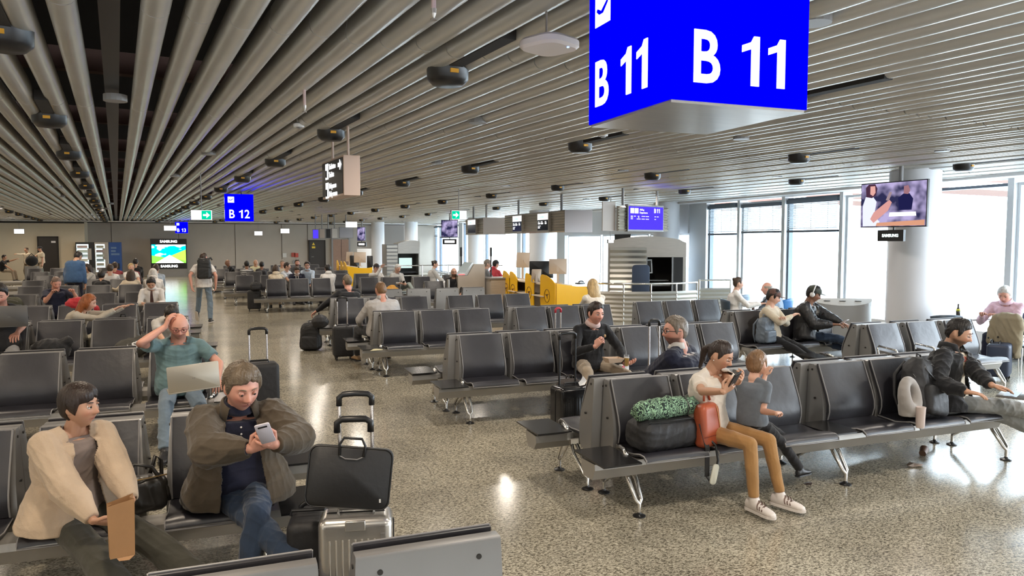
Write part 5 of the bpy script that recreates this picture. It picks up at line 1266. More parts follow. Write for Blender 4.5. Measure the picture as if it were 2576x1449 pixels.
def stripe_mat():
    m = bpy.data.materials.new('black_white_stripes'); m.use_nodes = True; nt = m.node_tree; b = nt.nodes['Principled BSDF']; tc = nt.nodes.new('ShaderNodeTexCoord'); w = nt.nodes.new('ShaderNodeTexWave'); w.bands_direction = 'Z'; w.inputs['Scale'].default_value = 4.5
    r = nt.nodes.new('ShaderNodeValToRGB'); r.color_ramp.interpolation = 'CONSTANT'; r.color_ramp.elements[0].color = (0.02, 0.02, 0.025, 1); r.color_ramp.elements[1].position = 0.5; r.color_ramp.elements[1].color = (0.7, 0.7, 0.7, 1)
    nt.links.new(tc.outputs['Object'], w.inputs[0]); nt.links.new(w.outputs[0], r.inputs[0]); nt.links.new(r.outputs[0], b.inputs['Base Color']); b.inputs['Roughness'].default_value = 0.85; return m
P_OFF = 0.385
MATS['collar_50'] = cloth('collar_pink', (0.62, 0.45, 0.42))
# --- foreground left: woman with paper bag, man with phone
Pw, Jw = pers('woman with dark bob in a cream cardigan holding a brown paper bag, seated nearest left', -0.80, 4.42, R(38),
    W=dict(RH=D(262, 1352, 3.93), LH=D(345, 1290, 4.02), LF=(0.02, 3.86, 0.10), RF=(-0.30, 3.55, 0.10)), LK=(0.2, -1, 0.5), RK=(-0.1, -1, 0.5), hdir=((-0.5, -0.3, -0.6), (0.9, -0.5, -0.35)), hup=((0.6, -0.5, 0.2), (-0.1, -0.5, -0.8)), curl=(0.9, 0.75),
    seat=SEAT, det=3, female=True, s=0.95, sk='tan', hair=('pixie', 'dbrown'), hvol=0.95, hy=R(24), hp=0.02, hr=0.06, lean=0.16, top=('tee', c_taupe), neckcut=(0.070, 0.066), jacket=(c_card, (0.055, 0.10), 0.16, 0.016, 0.007), bottom=c_oliveg, legs='wide', seed=3, extras=())
# hem print on her shirt is soft grey: modelled only as cloth
Pm, Jm = pers('man in a brown overshirt and jeans, legs crossed, reading his phone', 0.03, 4.50, R(6),
    W=dict(RH=D(632, 1128, 4.02), LH=D(690, 1118, 4.02), LF=(0.04, 3.96, 0.10), RF=(0.33, 3.72, 0.27)), LE=(1, 0.25, -0.35), RE=(-1, 0.25, -0.35), RK=(-0.28, -1, 1.0), LK=(0.0, -1, 0.6), hdir=((-0.55, -0.5, 0.5), (0.60, -0.5, 0.45)), hup=((0.5, -0.75, -0.3), (-0.45, -0.8, -0.3)), curl=(1.0, 0.95),
    seat=SEAT, det=3, s=1.02, girth=1.12, belly=0.05, sk='pink', hair=('fringe', 'greybrown'), hvol=1.15, hy=R(14), hp=0.30, lean=0.24, top=('shirt', c_navy), jacket=(c_brown, (0.075, 0.13), 0.16, 0.018), bottom=c_denim, seed=5, extras=('lookdown', 'collar', 'jcollar'), ankle=(None, (0.75, -0.6, -0.25)), hz=1.05, shoes=(mat('navy_shoe', (0.03, 0.035, 0.06), 0.5), M_black), shoulder=1.05)
Pt, Jt = pers('bald man in a teal T-shirt and red glasses, one hand to his head', -0.47, 7.82, R(4),
    W=dict(RH=D(415, 822, 7.62), LH=D(548, 955, 7.45), LF=(-0.16, 7.1, 0.10), RF=(-0.56, 7.1, 0.10)), RE=(-1, -0.1, -0.9), LE=(1, 0.3, -0.4), hdir=(None, (0.35, 0.1, 0.8)), hup=(None, (-0.8, -0.2, 0.3)), curl=(0.5, 0.5),
    seat=SEAT, det=2, s=1.03, girth=1.12, belly=0.06, sk='pink', hair=('bald', 'stubble'), hp=0.38, hy=R(6), lean=0.14, top=('tee', c_teal), bottom=c_ldenim, seed=8, extras=('lookdown', 'glasses', 'stubble'))
MATS['gl_8'] = mat('red_frame', (0.12, 0.01, 0.02), 0.3)
for o in Pt.children:
    if o.name.startswith('glasses'): o.data.materials[0] = MATS['gl_8']
pers('man in a pale T-shirt bent forward with black hair, behind the teal shirt', -0.78, 10.95, R(12), W=dict(RH=(-0.75, 10.2, 0.62), LH=(-0.5, 10.2, 0.62)), seat=SEAT, det=1, sk='tan', hair=('short', 'black'), hp=0.7, lean=0.85, top=('tee', c_lgrey), bottom=c_dgrey, seed=9)
Pl, Jl = pers('man in a black T-shirt behind a dark laptop at the left edge', -2.70, 11.0, R(10), W=dict(RH=(-2.9, 10.5, 0.86), LH=(-2.42, 10.5, 0.84), LF=(-2.38, 10.25, 0.1), RF=(-2.9, 10.3, 0.1)), LE=(1, 0.3, -0.3), seat=SEAT+0.10, det=1, s=1.1, sk='pink', hair=('short', 'black'), hp=0.4, hy=R(-5), lean=0.1, top=('tee', c_black), bottom=c_grey, extras=('stubble', 'lookdown'), seed=10)
pers('red-haired woman in a beige sweatshirt reaching into a black bag', -2.05, 11.92, R(75), W=dict(RH=D(290, 778, 11.75), LH=D(312, 772, 11.95)), RE=(0, 0.2, -1), LE=(0, 0.2, -1), seat=SEAT, det=1, female=True, sk='light', hair=('long', 'ginger'), hy=R(5), hp=0.25, lean=0.45, top=('shirt', C('beige', (0.50, 0.45, 0.37))), bottom=c_dgrey, legs='slim', seed=11, curl=(0.3, 0.3))
pers('balding man in a navy T-shirt looking down at his phone, left rows', -3.2, 16.82, R(10), W=dict(RH=D(130, 737, 16.35), LH=D(185, 735, 16.5)), seat=SEAT, det=1, s=1.05, girth=1.1, sk='pink', hair=('buzz', 'stubble'), hp=0.5, hy=R(15), lean=0.2, top=('tee', c_navy), bottom=c_denim, seed=12)
Pwt, Jwt = pers('dark-haired man in a white shirt and patterned tie, head bowed', -1.48, 16.82, R(0), W=dict(RH=(-1.62, 16.4, 0.72), LH=(-1.35, 16.4, 0.72)), seat=SEAT, det=1, s=1.0, sk='tan', hair=('short', 'black'), hp=0.65, lean=0.18, top=('shirt', c_white), bottom=c_dgrey, extras=('collar',), seed=13)
pers('person in a white hood, hood up, facing away behind the bowed man', -1.80, 20.75, R(180), seat=SEAT, det=0, s=1.02, sk='light', hair=('long', 'white'), lean=0.2, top=('hoodie', c_white), bottom=c_dgrey, seed=14)
pers('person in a pale grey shirt seated behind the white hood', -1.98, 23.85, R(180), seat=SEAT, det=0, s=1.03, sk='tan', hair=('short', 'brown'), top=('shirt', c_sky), bottom=c_dgrey, seed=15)
pers('long-haired person in a white top stretching one arm along the seats', -2.30, 20.72, R(180), W=dict(LH=(-2.85, 20.6, 0.82)), seat=SEAT, det=0, female=True, sk='light', hair=('long', 'brown'), lean=0.1, top=('shirt', c_cream), bottom=c_dgrey, seed=16)
pers('black-haired person with a white-edged black jacket, head low between the seats', -2.97, 20.72, R(180), seat=SEAT, det=0, female=True, sk='tan', hair=('short', 'black'), lean=0.35, top=('shirt', c_black), bottom=c_dgrey, seed=17)
pers('brown-haired man in a white T-shirt seen from behind in the left rows', -3.17, 23.85, R(180), seat=SEAT, det=0, s=1.05, sk='light', hair=('short', 'brown'), top=('tee', c_white), bottom=c_dgrey, seed=18)
pers('man in a dusty red top among the far left seats', -3.45, 27.0, R(180), seat=SEAT, det=0, s=1.03, sk='tan', hair=('short', 'brown'), top=('shirt', C('dusty_red', (0.36, 0.07, 0.08))), bottom=c_dgrey, seed=19)
pers('second person in dark red beside the man in dusty red', -2.95, 27.0, R(180), seat=SEAT, det=0, s=0.98, sk='tan', hair=('short', 'black'), top=('shirt', C('dark_red', (0.22, 0.04, 0.05))), bottom=c_dgrey, seed=20)
pers('woman with long dark hair and grey top turned to the left, far left rows', -4.05, 26.2, R(-60), seat=SEAT, det=0, female=True, sk='tan', hair=('long', 'dbrown'), top=('shirt', c_lgrey), bottom=c_dgrey, seed=21)
pers('grey-blond person in white seated behind the stretched arm', -2.9, 26.2, R(20), seat=SEAT, det=0, sk='light', hair=('short', 'blonde'), top=('tee', c_white), bottom=c_dgrey, seed=22)
pers('person in black seated far back, right of the blue vending machine', -3.2, 30.4, R(180), seat=SEAT, det=0, s=1.08, sk='tan', hair=('short', 'black'), top=('shirt', c_black), bottom=c_dgrey, seed=23)
pers('man in a blue shirt standing stooped over the far left seats', -3.75, 20.05+1.9, R(160), pose='stand', lean=0.45, det=0, s=1.05, girth=1.25, sk='tan', hair=('short', 'black'), hp=0.5, top=('shirt', c_blue), bottom=c_navy, seed=24)
pers('seated man in black by the cream wall reaching out an arm', -10.2, 42.3, R(80), W=dict(LH=(-9.3, 42.2, 1.2)), seat=SEAT+0.05, det=0, sk='tan', hair=('short', 'black'), top=('tee', c_black), bottom=c_khaki, seed=25)
pers('standing person in a beige top taking something, left of the dark door', -9.35, 43.0, R(-40), W=dict(RH=(-9.75, 42.6, 1.35)), pose='stand', det=0, female=True, sk='tan', hair=('bun', 'brown'), top=('shirt', c_cream), bottom=c_khaki, seed=26)
pers('standing man in beige clothes with a black cap, nearest the dark door', -8.75, 43.0, R(-60), W=dict(RH=(-9.2, 42.8, 1.1)), pose='stand', det=0, s=1.03, sk='light', hair=('short', 'black'), top=('tee', c_cream), bottom=c_cream, extras=('cap',), seed=27)
tag(MB().ell((0, 0, 0), (0.28, 0.2, 0.26)).tube([(-0.15, 0, 0.2), (0, 0, 0.36), (0.15, 0, 0.2)], 0.02, 6).obj('holdall', c_black, None, (-9.0, 42.2, 1.02), smooth=True), 'black holdall held between the two people in beige', 'bag')
tag(MB().box(-0.28, -0.2, 0, 0.28, 0.2, 0.76).obj('low_table', M_grey, None, (-9.0, 42.2, 0), bevel=0.02), 'grey block table under the black holdall at far left', 'table')
# walker
Pk, Jk = pers('man in a white T-shirt and jeans walking away with a black backpack', -0.56, 19.1, R(172), W=dict(LF=(-0.72, 19.5, 0.22), RF=(-0.43, 19.0, 0.095), LH=(-0.82, 18.95, 0.90), RH=(-0.29, 19.0, 0.90)), pose='stand', det=1, s=1.01, girth=1.06, sk='pink', hair=('buzz', 'brown'), hy=R(-25), top=('tee', c_white), bottom=c_ldenim, shoes=(M_shoe_b, M_sole), seed=30, ankle=((0.0, -0.5, -0.85), None), LE=(0.5, 0.7, 0), RE=(-0.5, 0.7, 0))
# middle rows
pers('woman with a brown bob and beige scarf seen from behind, middle rows', 1.28, 22.22, R(180), seat=SEAT, det=1, female=True, sk='light', hair=('bob', 'brown'), hvol=1.1, top=('hoodie', c_cream), bottom=c_khaki, seed=31, s=1.03)
Psu, Jsu = pers('man in a dark suit and tie with head bowed, middle rows', 2.02, 24.2, R(0), seat=SEAT-0.06, det=1, sk='light', hair=('short', 'brown'), hp=0.6, lean=0.15, top=('shirt', c_white), jacket=(c_navy, (0.05, 0.06)), bottom=c_navy, seed=32, extras=('collar',))
pers('dark-haired man in a white T-shirt turned sideways beside the suited man', 1.70, 24.3, R(50), seat=SEAT+0.03, det=1, sk='light', hair=('short', 'dbrown'), hy=R(30), top=('tee', C('cool_white', (0.62, 0.66, 0.72))), bottom=c_dgrey, seed=33)
pers('curly-haired man in a pale blue shirt, right of the suited man', 2.36, 24.3, R(-10), seat=SEAT+0.05, det=1, sk='light', hair=('short', 'dbrown'), hvol=1.5, top=('shirt', c_sky), bottom=c_dgrey, extras=('glasses', 'collar'), seed=34)
pers('grey-haired person half hidden behind the man in the white T-shirt', 1.80, 27.35, R(0), seat=SEAT+0.04, det=0, sk='light', hair=('short', 'grey'), top=('tee', c_cream), bottom=c_dgrey, seed=35)
pers('reddish-bearded man behind the suited man', 2.30, 27.3, R(0), seat=SEAT+0.06, det=0, sk='pink', hair=('short', 'brown'), top=('shirt', c_dgrey), bottom=c_dgrey, extras=('beard',), seed=36)
pers('dark-haired man in a white hooded top seen from behind, middle rows', 2.75, 22.22, R(185), seat=SEAT, det=1, s=1.02, sk='light', hair=('short', 'black'), top=('hoodie', c_white), bottom=c_dgrey, seed=37)
pers('person in black leaning sideways, leftmost of the far middle seats', 0.08, 31.0, R(-70), seat=SEAT, det=0, sk='brown', hair=('bald', 'black'), lean=0.2, top=('shirt', c_black), bottom=c_dgrey, seed=38)
Ps, Js = pers('dark-haired person in a black and white striped shirt from behind', 0.62, 28.0, R(180), seat=SEAT, det=0, sk='brown', hair=('short', 'black'), top=('shirt', stripe_mat()), bottom=c_dgrey, seed=39)
pers('bald person in a pale yellow top facing forward, far middle seats', 1.0, 30.4, R(0), seat=SEAT, det=0, sk='tan', hair=('bald', 'black'), top=('shirt', c_yel), bottom=c_khaki, seed=40)
pers('black-haired person in dark clothes right of the pale yellow top', 1.13, 28.0, R(180), seat=SEAT, det=0, s=0.97, sk='brown', hair=('short', 'black'), top=('shirt', c_dgrey), bottom=c_dgrey, seed=41)
# right-middle
pers('man in a white hooded jacket and grey cap, leftmost by the railing', 4.2, 22.45, R(15), W=dict(RH=(4.3, 22.1, 1.18), LH=(4.45, 22.05, 0.75)), seat=SEAT, det=1, s=1.02, sk='light', hair=('short', 'brown'), top=('hoodie', c_white), bottom=c_ldenim, extras=('cap', 'glasses'), seed=42)
pers('seated man with a red face mask and crossed legs, below the second booth', 4.75, 22.0, R(20), W=dict(RH=(4.75, 21.6, 0.72), LH=(4.9, 21.6, 0.72), LF=(5.15, 21.35, 0.42), RF=(4.9, 21.25, 0.1)), seat=SEAT, det=1, s=1.02, sk='light', hair=('short', 'white'), hp=0.3, top=('hoodie', c_lgrey), bottom=C('sage', (0.30, 0.34, 0.32)), seed=43, LK=(0.3, -1, 0.8))
pers('woman with a hair bun in black at the far work table, in profile', 5.9, 22.0, R(75), seat=SEAT+0.12, det=1, female=True, sk='light', hair=('bun', 'dbrown'), top=('shirt', c_black), jacket=(c_lgrey, (0.08, 0.16)), bottom=c_dgrey, seed=44)
pers('bearded man in black facing forward beside the check counter', 5.62, 18.9, R(-10), seat=SEAT, det=1, sk='light', hair=('ring', 'grey'), top=('shirt', c_black), bottom=c_dgrey, extras=('beard', 'glasses'), seed=45)
pers('grey-haired person in a grey top in profile, behind the check counter', 6.85, 19.8, R(80), seat=SEAT+0.15, det=1, s=1.03, sk='light', hair=('short', 'grey'), top=('tee', c_grey), bottom=c_dgrey, seed=46)
pers('person in a red hooded top and black cap looking right', 7.25, 20.2, R(110), seat=SEAT+0.15, det=1, sk='light', hair=('short', 'black'), top=('hoodie', C('coral_red', (0.62, 0.07, 0.09))), bottom=c_dgrey, extras=('cap',), seed=47)
# black jacket and grey shirt from behind
Pb, Jb = pers('grey-haired man in black seen from behind, leaning left', 2.16, 14.40, R(190), W=dict(LH=(1.55, 14.45, 0.62)), seat=SEAT, det=1, s=1.06, girth=1.15, sk='pink', hair=('thin', 'greybrown'), hy=R(10), top=('shirt', c_black), bottom=c_dgrey, seed=48, LE=(0.8, 0.6, -0.6), extras=('glasses',))
Pg, Jg = pers('broad man in a pale grey shirt seen from behind, elbows on knees', 2.26, 11.50, R(188), W=dict(LF=(1.93, 12.0, 0.1), RF=(2.45, 12.1, 0.1), LH=(1.95, 11.85, 0.62), RH=(2.4, 11.9, 0.62)), LK=(0.5, -1, 0.6), seat=SEAT, det=1, s=1.08, girth=1.30, belly=0.04, sk='pink', hair=('buzz', 'sandy'), lean=0.12, top=('shirt', C('shirt_grey', (0.46, 0.44, 0.43))), bottom=c_dgrey, seed=49, extras=('collar',), hp=0.1, LE=(0.9, 0.5, -0.5), RE=(-0.9, 0.5, -0.5), shoulder=1.1, shoes=(mat('tan_boot', (0.35, 0.22, 0.12), 0.6), M_black))
# snacker
Pn, Jn = pers('man in a black sweater and khaki trousers eating, paper tray on his lap', 3.93, 7.68, R(0), W=dict(RH=D(1498, 872, 7.28), LH=D(1572, 915, 7.26), LF=(4.35, 7.05, 0.1), RF=(3.66, 7.12, 0.1)), RE=(-0.9, 0.3, -1), LE=(1, 0.2, -0.6), LK=(0.6, -1, 0.5), RK=(-0.35, -1, 0.6), hdir=((0.4, -0.7, 0.1), (0.45, -0.3, 0.75)), hup=((0.3, -0.2, -0.9), (-0.9, -0.4, 0.2)), curl=(0.7, 0.95),
    seat=SEAT, det=2, s=1.02, girth=1.06, sk='pink', hair=('short', 'dbrown'), hy=R(8), hp=0.12, lean=0.34, top=('shirt', c_black), bottom=c_khaki, seed=50, extras=('collar',), shoes=(M_shoe_b, M_black))
MATS['x'] = None; del MATS['x']
# man in glasses from behind, looking left
Pgl, Jgl = pers('grey-haired man in black glasses and a dark suit jacket, looking left', 3.66, 5.44, R(215), W=dict(LH=(3.45, 5.85, 0.62), RH=(3.85, 5.9, 0.62)), seat=SEAT, det=2, s=1.04, girth=1.12, sk='pink', hair=('short', 'ash'), hvol=0.8, hy=R(48), hp=0.0, lean=-0.05, top=('shirt', c_white), jacket=(c_navy, (0.05, 0.06), 0.0, 0.006), bottom=c_dgrey, seed=51, extras=('glasses', 'beard', 'collar'), shoulder=1.05)
pers('woman with long blond hair in a white top, seen from behind', 5.98, 11.50, R(180), seat=SEAT, det=1, female=True, s=1.05, sk='light', hair=('longback', 'blonde'), top=('shirt', c_wht), bottom=c_dgrey, seed=52)
# woman in white and boy
Pf, Jf = pers('woman in a white V-neck T-shirt and camel leggings looking at her phone', 3.42, 4.66, R(14),
    W=dict(RH=D(1818, 985, 4.12), LH=D(1868, 965, 4.10), LF=(3.72, 4.20, 0.10), RF=(3.47, 4.18, 0.10)), RE=(-1, 0.15, -0.55), LE=(0.8, 0.5, -0.8), LK=(0.2, -1, 0.7), RK=(0.05, -1, 0.7), hdir=((-0.35, -0.6, 0.5), (0.5, -0.4, 0.55)), hup=((0.6, -0.6, -0.4), (-0.5, -0.75, -0.3)), curl=(0.9, 0.9),
    seat=SEAT, det=3, female=True, s=0.97, sk='tan', hair=('ponytail', 'dbrown'), hvol=0.9, hy=R(16), hp=0.42, lean=0.12, side=-0.05, top=('tee', c_wht), bottom=c_camel, legs='slim', seed=53, extras=('lookdown', 'vneck', 'earring'), shoes=(M_shoe_w, M_shoe_w))
for o in Pf.children:
    if o.name.startswith('shoe'):
        pass
Pbo, Jbo = pers('small boy in a slate T-shirt sitting sideways on the woman\'s lap, hand to mouth', 3.70, 4.50, R(110),
    W=dict(RH=D(1952, 1040, 4.22), LH=D(1925, 945, 4.45), LF=(4.20, 4.62, 0.33), RF=(4.15, 4.42, 0.14)), LE=(0.2, 0.4, -1), RE=(-0.15, 0.35, -1), hdir=((-0.1, -0.3, 0.95), (0.1, -1, 0.0)), curl=(1.1, 1.2),
    seat=0.535, det=2, s=0.66, hz=1.28, sk='light', hair=('short', 'sandy'), hvol=0.8, hy=R(5), hp=0.05, lean=0.05, top=('tee', c_slate), bottom=c_black, seed=54)
# far right man with laptop
Pr, Jr = pers('dark-haired man in a black jacket and cream printed T-shirt typing on a laptop', 6.0, 4.66, R(20),
    W=dict(RH=D(2432, 985, 4.26), LH=D(2498, 972, 4.24), LF=(6.95, 3.98, 0.10), RF=(6.75, 4.12, 0.42)), RE=(-0.8, 0.5, -0.8), LE=(0.9, 0.3, -0.7), RK=(0.2, -1, 0.9), hdir=((0.35, -0.9, -0.15), (0.45, -0.9, -0.15)), curl=(0.35, 0.35),
    seat=SEAT, det=2, s=1.02, sk='tan', hair=('short', 'black'), hvol=0.75, hy=R(6), hp=0.32, lean=-0.06, top=('tee', c_cream), jacket=(c_black, (0.06, 0.10), 0.06, 0.0), bottom=C('grey_jeans', (0.26, 0.265, 0.26)), seed=55, extras=('lookdown', 'beard', 'jcollar'), ankle=(None, (0.5, -0.8, 0.1)))
Pc, Jc = pers('person in a cream fleece, plaid hem and brown cap, arms folded', 7.62, 8.88, R(25), W=dict(RH=(7.78, 8.62, 0.86), LH=(7.62, 8.62, 0.82), LF=(8.15, 8.2, 0.1), RF=(7.98, 8.12, 0.1)), LE=(0.9, 0, -0.6), RE=(-0.9, 0, -0.6), seat=SEAT, det=1, sk='light', hair=('short', 'black'), hp=0.25, hy=R(20), lean=-0.15, top=('shirt', c_cream), bottom=c_black, extras=('capred',), seed=56, s=0.98)
Pd, Jd = pers('man in a black leather jacket, camouflage cap and white headphones', 8.30, 8.88, R(30), W=dict(RH=(8.4, 8.45, 0.72), LH=(8.6, 8.45, 0.72), LF=(8.95, 8.2, 0.1), RF=(8.95, 8.1, 0.35)), RK=(0.3, -1, 1), seat=SEAT, det=1, s=1.03, sk='brown', hair=('short', 'black'), hp=0.3, hy=R(10), lean=0.05, top=('tee', c_lgrey), jacket=(mat('black_leather_jacket', (0.02, 0.02, 0.022), 0.4, bump=0.4, bscale=20), (0.05, 0.07), 0.05, 0.01), bottom=c_denim, extras=('capgreen', 'headphones'), seed=57)
pers('woman with a hair clip in a white blouse and black trousers by the window', 9.08, 11.6, R(62), W=dict(RH=(9.4, 11.25, 0.78), LH=(9.45, 11.4, 0.78)), seat=SEAT, det=1, female=True, s=1.02, sk='light', hair=('bun', 'brown'), hy=R(10), top=('shirt', c_white), bottom=c_black, seed=58)
pers('bald man in a grey-blue shirt seated in front of the blue chair by the window', 9.75, 11.3, R(200), seat=SEAT-0.08, det=1, s=1.02, girth=1.1, sk='pink', hair=('ring', 'grey'), lean=0.35, hy=R(20), top=('shirt', C('greyblue', (0.24, 0.29, 0.36))), bottom=c_dgrey, seed=59)
pers('white-haired man in a pink shirt at the cafe table, right edge', 11.15, 7.75, R(-70), W=dict(RH=(10.72, 7.85, 0.84), LH=(10.74, 7.6, 0.84)), RE=(-0.6, 0.4, -1), LE=(0.6, 0.4, -1), seat=SEAT+0.02, det=1, s=1.05, sk='pink', hair=('short', 'white'), hp=0.45, hy=R(0), lean=0.35, top=('shirt', c_pink), bottom=c_navy, extras=('collar',), seed=60)
# ------------------------------------------------------------------ luggage and hand-held things
M_nyl = mat('black_nylon', (0.014, 0.014, 0.016), 0.6, var=0.2, vscale=10, bump=0.4, bscale=22)
M_silver = mat('silver_shell', (0.52, 0.50, 0.47), 0.26, 0.8)
M_hshell = mat('black_shell', (0.012, 0.012, 0.013), 0.16)
M_tele = mat('telescopic_bar', (0.75, 0.70, 0.68), 0.25, 0.8)
M_kraft = mat('kraft_paper', (0.40, 0.215, 0.095), 0.7, var=0.1, vscale=5, bump=0.25, bscale=9)
def cush(m, name, parts, parent, vox=0.008, wr=0.0, seed=1, loc=(0, 0, 0), rot=(0, 0, 0)):
    me = remesh(cap_mb(parts, 16), vox, 3)
    if wr: wrinkle(me, wr, 12, seed)
    smooth_all(me); me.materials.append(m); return inst(name, me, parent, loc, rot)
def rbox(w, d, h, r, c=(0, 0, 0), n=5):      # rounded box as a closed part for remeshing or direct use
    vs = []; fs = []; pl = []
    for (sx, sy, a0) in ((1, 1, 0), (-1, 1, 90), (-1, -1, 180), (1, -1, 270)):
        for k in range(n+1): a = R(a0 + 90*k/n); pl.append((sx, sy, math.cos(a), math.sin(a)))
    m = len(pl); rows = [(-h/2, 0.0)] + [(-h/2 + r - r*math.cos(R(90*k/n)), math.sin(R(90*k/n))) for k in range(1, n+1)] + [(h/2 - r + r*math.cos(R(90*k/n)), math.sin(R(90*k/n))) for k in range(n, 0, -1)] + [(h/2, 0.0)]
    for z, q in rows:
        for (sx, sy, ca, sa) in pl: vs.append((c[0] + sx*(w/2-r) + r*q*ca, c[1] + sy*(d/2-r) + r*q*sa, c[2] + z))
    for j in range(len(rows)-1):
        for i in range(m): fs.append((j*m+i, j*m+(i+1) % m, (j+1)*m+(i+1) % m, (j+1)*m+i))
    fs += [tuple(range(m-1, -1, -1)), tuple(range((len(rows)-1)*m, len(rows)*m))]
    return vs, fs
def rb(w, d, h, r, c=(0, 0, 0), n=5): return MB().add(*rbox(w, d, h, r, c, n))
def suitcase(label, loc, rz, w, d, h, shell, bars, handle_h, ribs=True, hw=0.17, grip=None, group=None):
    t = thing('suitcase', label, 'suitcase', loc, rz, group)
    b = rb(w, d, h-0.06, min(0.045, d/3.2), (0, 0, 0.06+(h-0.06)/2)).obj('shell', shell, t, smooth=50)
    if ribs:
        n = 9
        for k in range(n):
            x = -w*0.34 + k*w*0.68/(n-1); MB().tube([(x, -d/2+0.001, 0.14), (x, -d/2+0.001, h-0.10)], 0.0055, 6).obj('rib', shell, b)
        MB().tube([(-w/2+0.045, 0, h-0.001), (w/2-0.045, 0, h-0.001), (w/2+0.001, 0, h-0.045), (w/2+0.001, 0, 0.12), (w/2-0.04, 0, 0.062), (-w/2+0.04, 0, 0.062), (-w/2-0.001, 0, 0.12), (-w/2-0.001, 0, h-0.045), (-w/2+0.045, 0, h-0.001)], 0.006, 6).obj('zip_seam', M_black, t)
    MB().tube([(-0.09, 0, h-0.005), (-0.085, 0, h+0.022), (0.085, 0, h+0.022), (0.09, 0, h-0.005)], 0.010, 8).obj('top_grip', M_black if shell != M_silver else M_silver, t)
    for sx in (-1, 1):
        for sy in (-1, 1):
            q = MB().lathe([(0, -0.012), (0.026, -0.012), (0.026, 0.012), (0, 0.012)], (sx*(w/2-0.05), sy*(d/2-0.04), 0.027), 12, Matrix.Rotation(R(90), 3, 'Y')).obj('wheel', M_black, t)
            MB().cbox((sx*(w/2-0.05), sy*(d/2-0.04), 0.06), (0.035, 0.04, 0.03)).obj('wheel_fork', M_black, q)
    for sx in (-1, 1): MB().tube([(sx*hw/2, d/2-0.045, h-0.03), (sx*hw/2, d/2-0.045, handle_h-0.02)], [0.0105, 0.0085], 8).obj('telescopic_bar', bars, t)
    MB().tube([(-hw/2, d/2-0.045, handle_h-0.055), (-hw/2, d/2-0.045, handle_h-0.012), (-hw/2+0.02, d/2-0.045, handle_h+0.004), (0, d/2-0.045, handle_h+0.008), (hw/2-0.02, d/2-0.045, handle_h+0.004), (hw/2, d/2-0.045, handle_h-0.012), (hw/2, d/2-0.045, handle_h-0.055)], 0.0155, 10).obj('handle_grip', grip or M_black, t, smooth=True)
    return t
# silver case with laptop sleeve, near the camera
sx_, sy_ = 0.585, 3.74
t = suitcase('silver ribbed cabin suitcase standing beside the man in the brown overshirt', (sx_, sy_, 0), R(-12), 0.37, 0.22, 0.565, M_silver, M_tele, 1.16, hw=0.165)
MB().cbox((0.0, -0.112, 0.535), (0.10, 0.016, 0.05)).obj('latch', M_silver, t, bevel=0.004)
MB().cbox((0.135, -0.113, 0.44), (0.022, 0.006, 0.10)).obj('reflector_strip', M_grey, t)
t = thing('laptop_bag', 'slim black laptop bag with a loop handle, standing on the silver suitcase', 'laptop bag', (sx_-0.035, sy_-0.015, 0.575), R(-14))
ro = Matrix.Rotation(R(6), 3, 'Y') @ Matrix.Rotation(R(-7), 3, 'X')
bo = MB().rslab(0.425, 0.31, 0.05, 0.045, (0, 0.02, 0.175), ro, 6).obj('bag_body', mat('neoprene_black', (0.014, 0.014, 0.015), 0.5, bump=0.15, bscale=30), t, smooth=60)
def rr_loop(w, h, rad, y, n=5):
    pts = []
    for (a, b, a0) in ((1, 1, 0), (-1, 1, 90), (-1, -1, 180), (1, -1, 270)):
        for k in range(n+1): q = R(a0 + 90*k/n); pts.append(ro @ Vector((a*(w/2-rad)+rad*math.cos(q), y, b*(h/2-rad)+rad*math.sin(q))) + Vector((0, 0.02, 0.175)))
    return pts + [pts[0]]
MB().tube(rr_loop(0.418, 0.304, 0.045, -0.022), 0.0035, 6).obj('zip', M_black, t)
MB().tube([ro @ Vector(p) + Vector((0, 0.02, 0.175)) for p in ((-0.06, -0.03, 0.11), (-0.065, -0.03, 0.165), (-0.045, -0.03, 0.20), (0.045, -0.03, 0.20), (0.065, -0.03, 0.165), (0.06, -0.03, 0.11))], 0.007, 8).obj('loop_handle', M_black, t, smooth=True)
MB().tube([ro @ Vector(p) + Vector((0, 0.02, 0.175)) for p in ((-0.065, -0.029, 0.112), (-0.03, -0.03, 0.095), (0.03, -0.03, 0.095), (0.065, -0.029, 0.112))], 0.003, 6).obj('handle_seam', M_pipe, t)
q = ro @ Vector((0.165, -0.028, -0.105)) + Vector((0, 0.02, 0.175)); MB().cbox(q, (0.009, 0.003, 0.018)).obj('brand_tag', M_white, t)
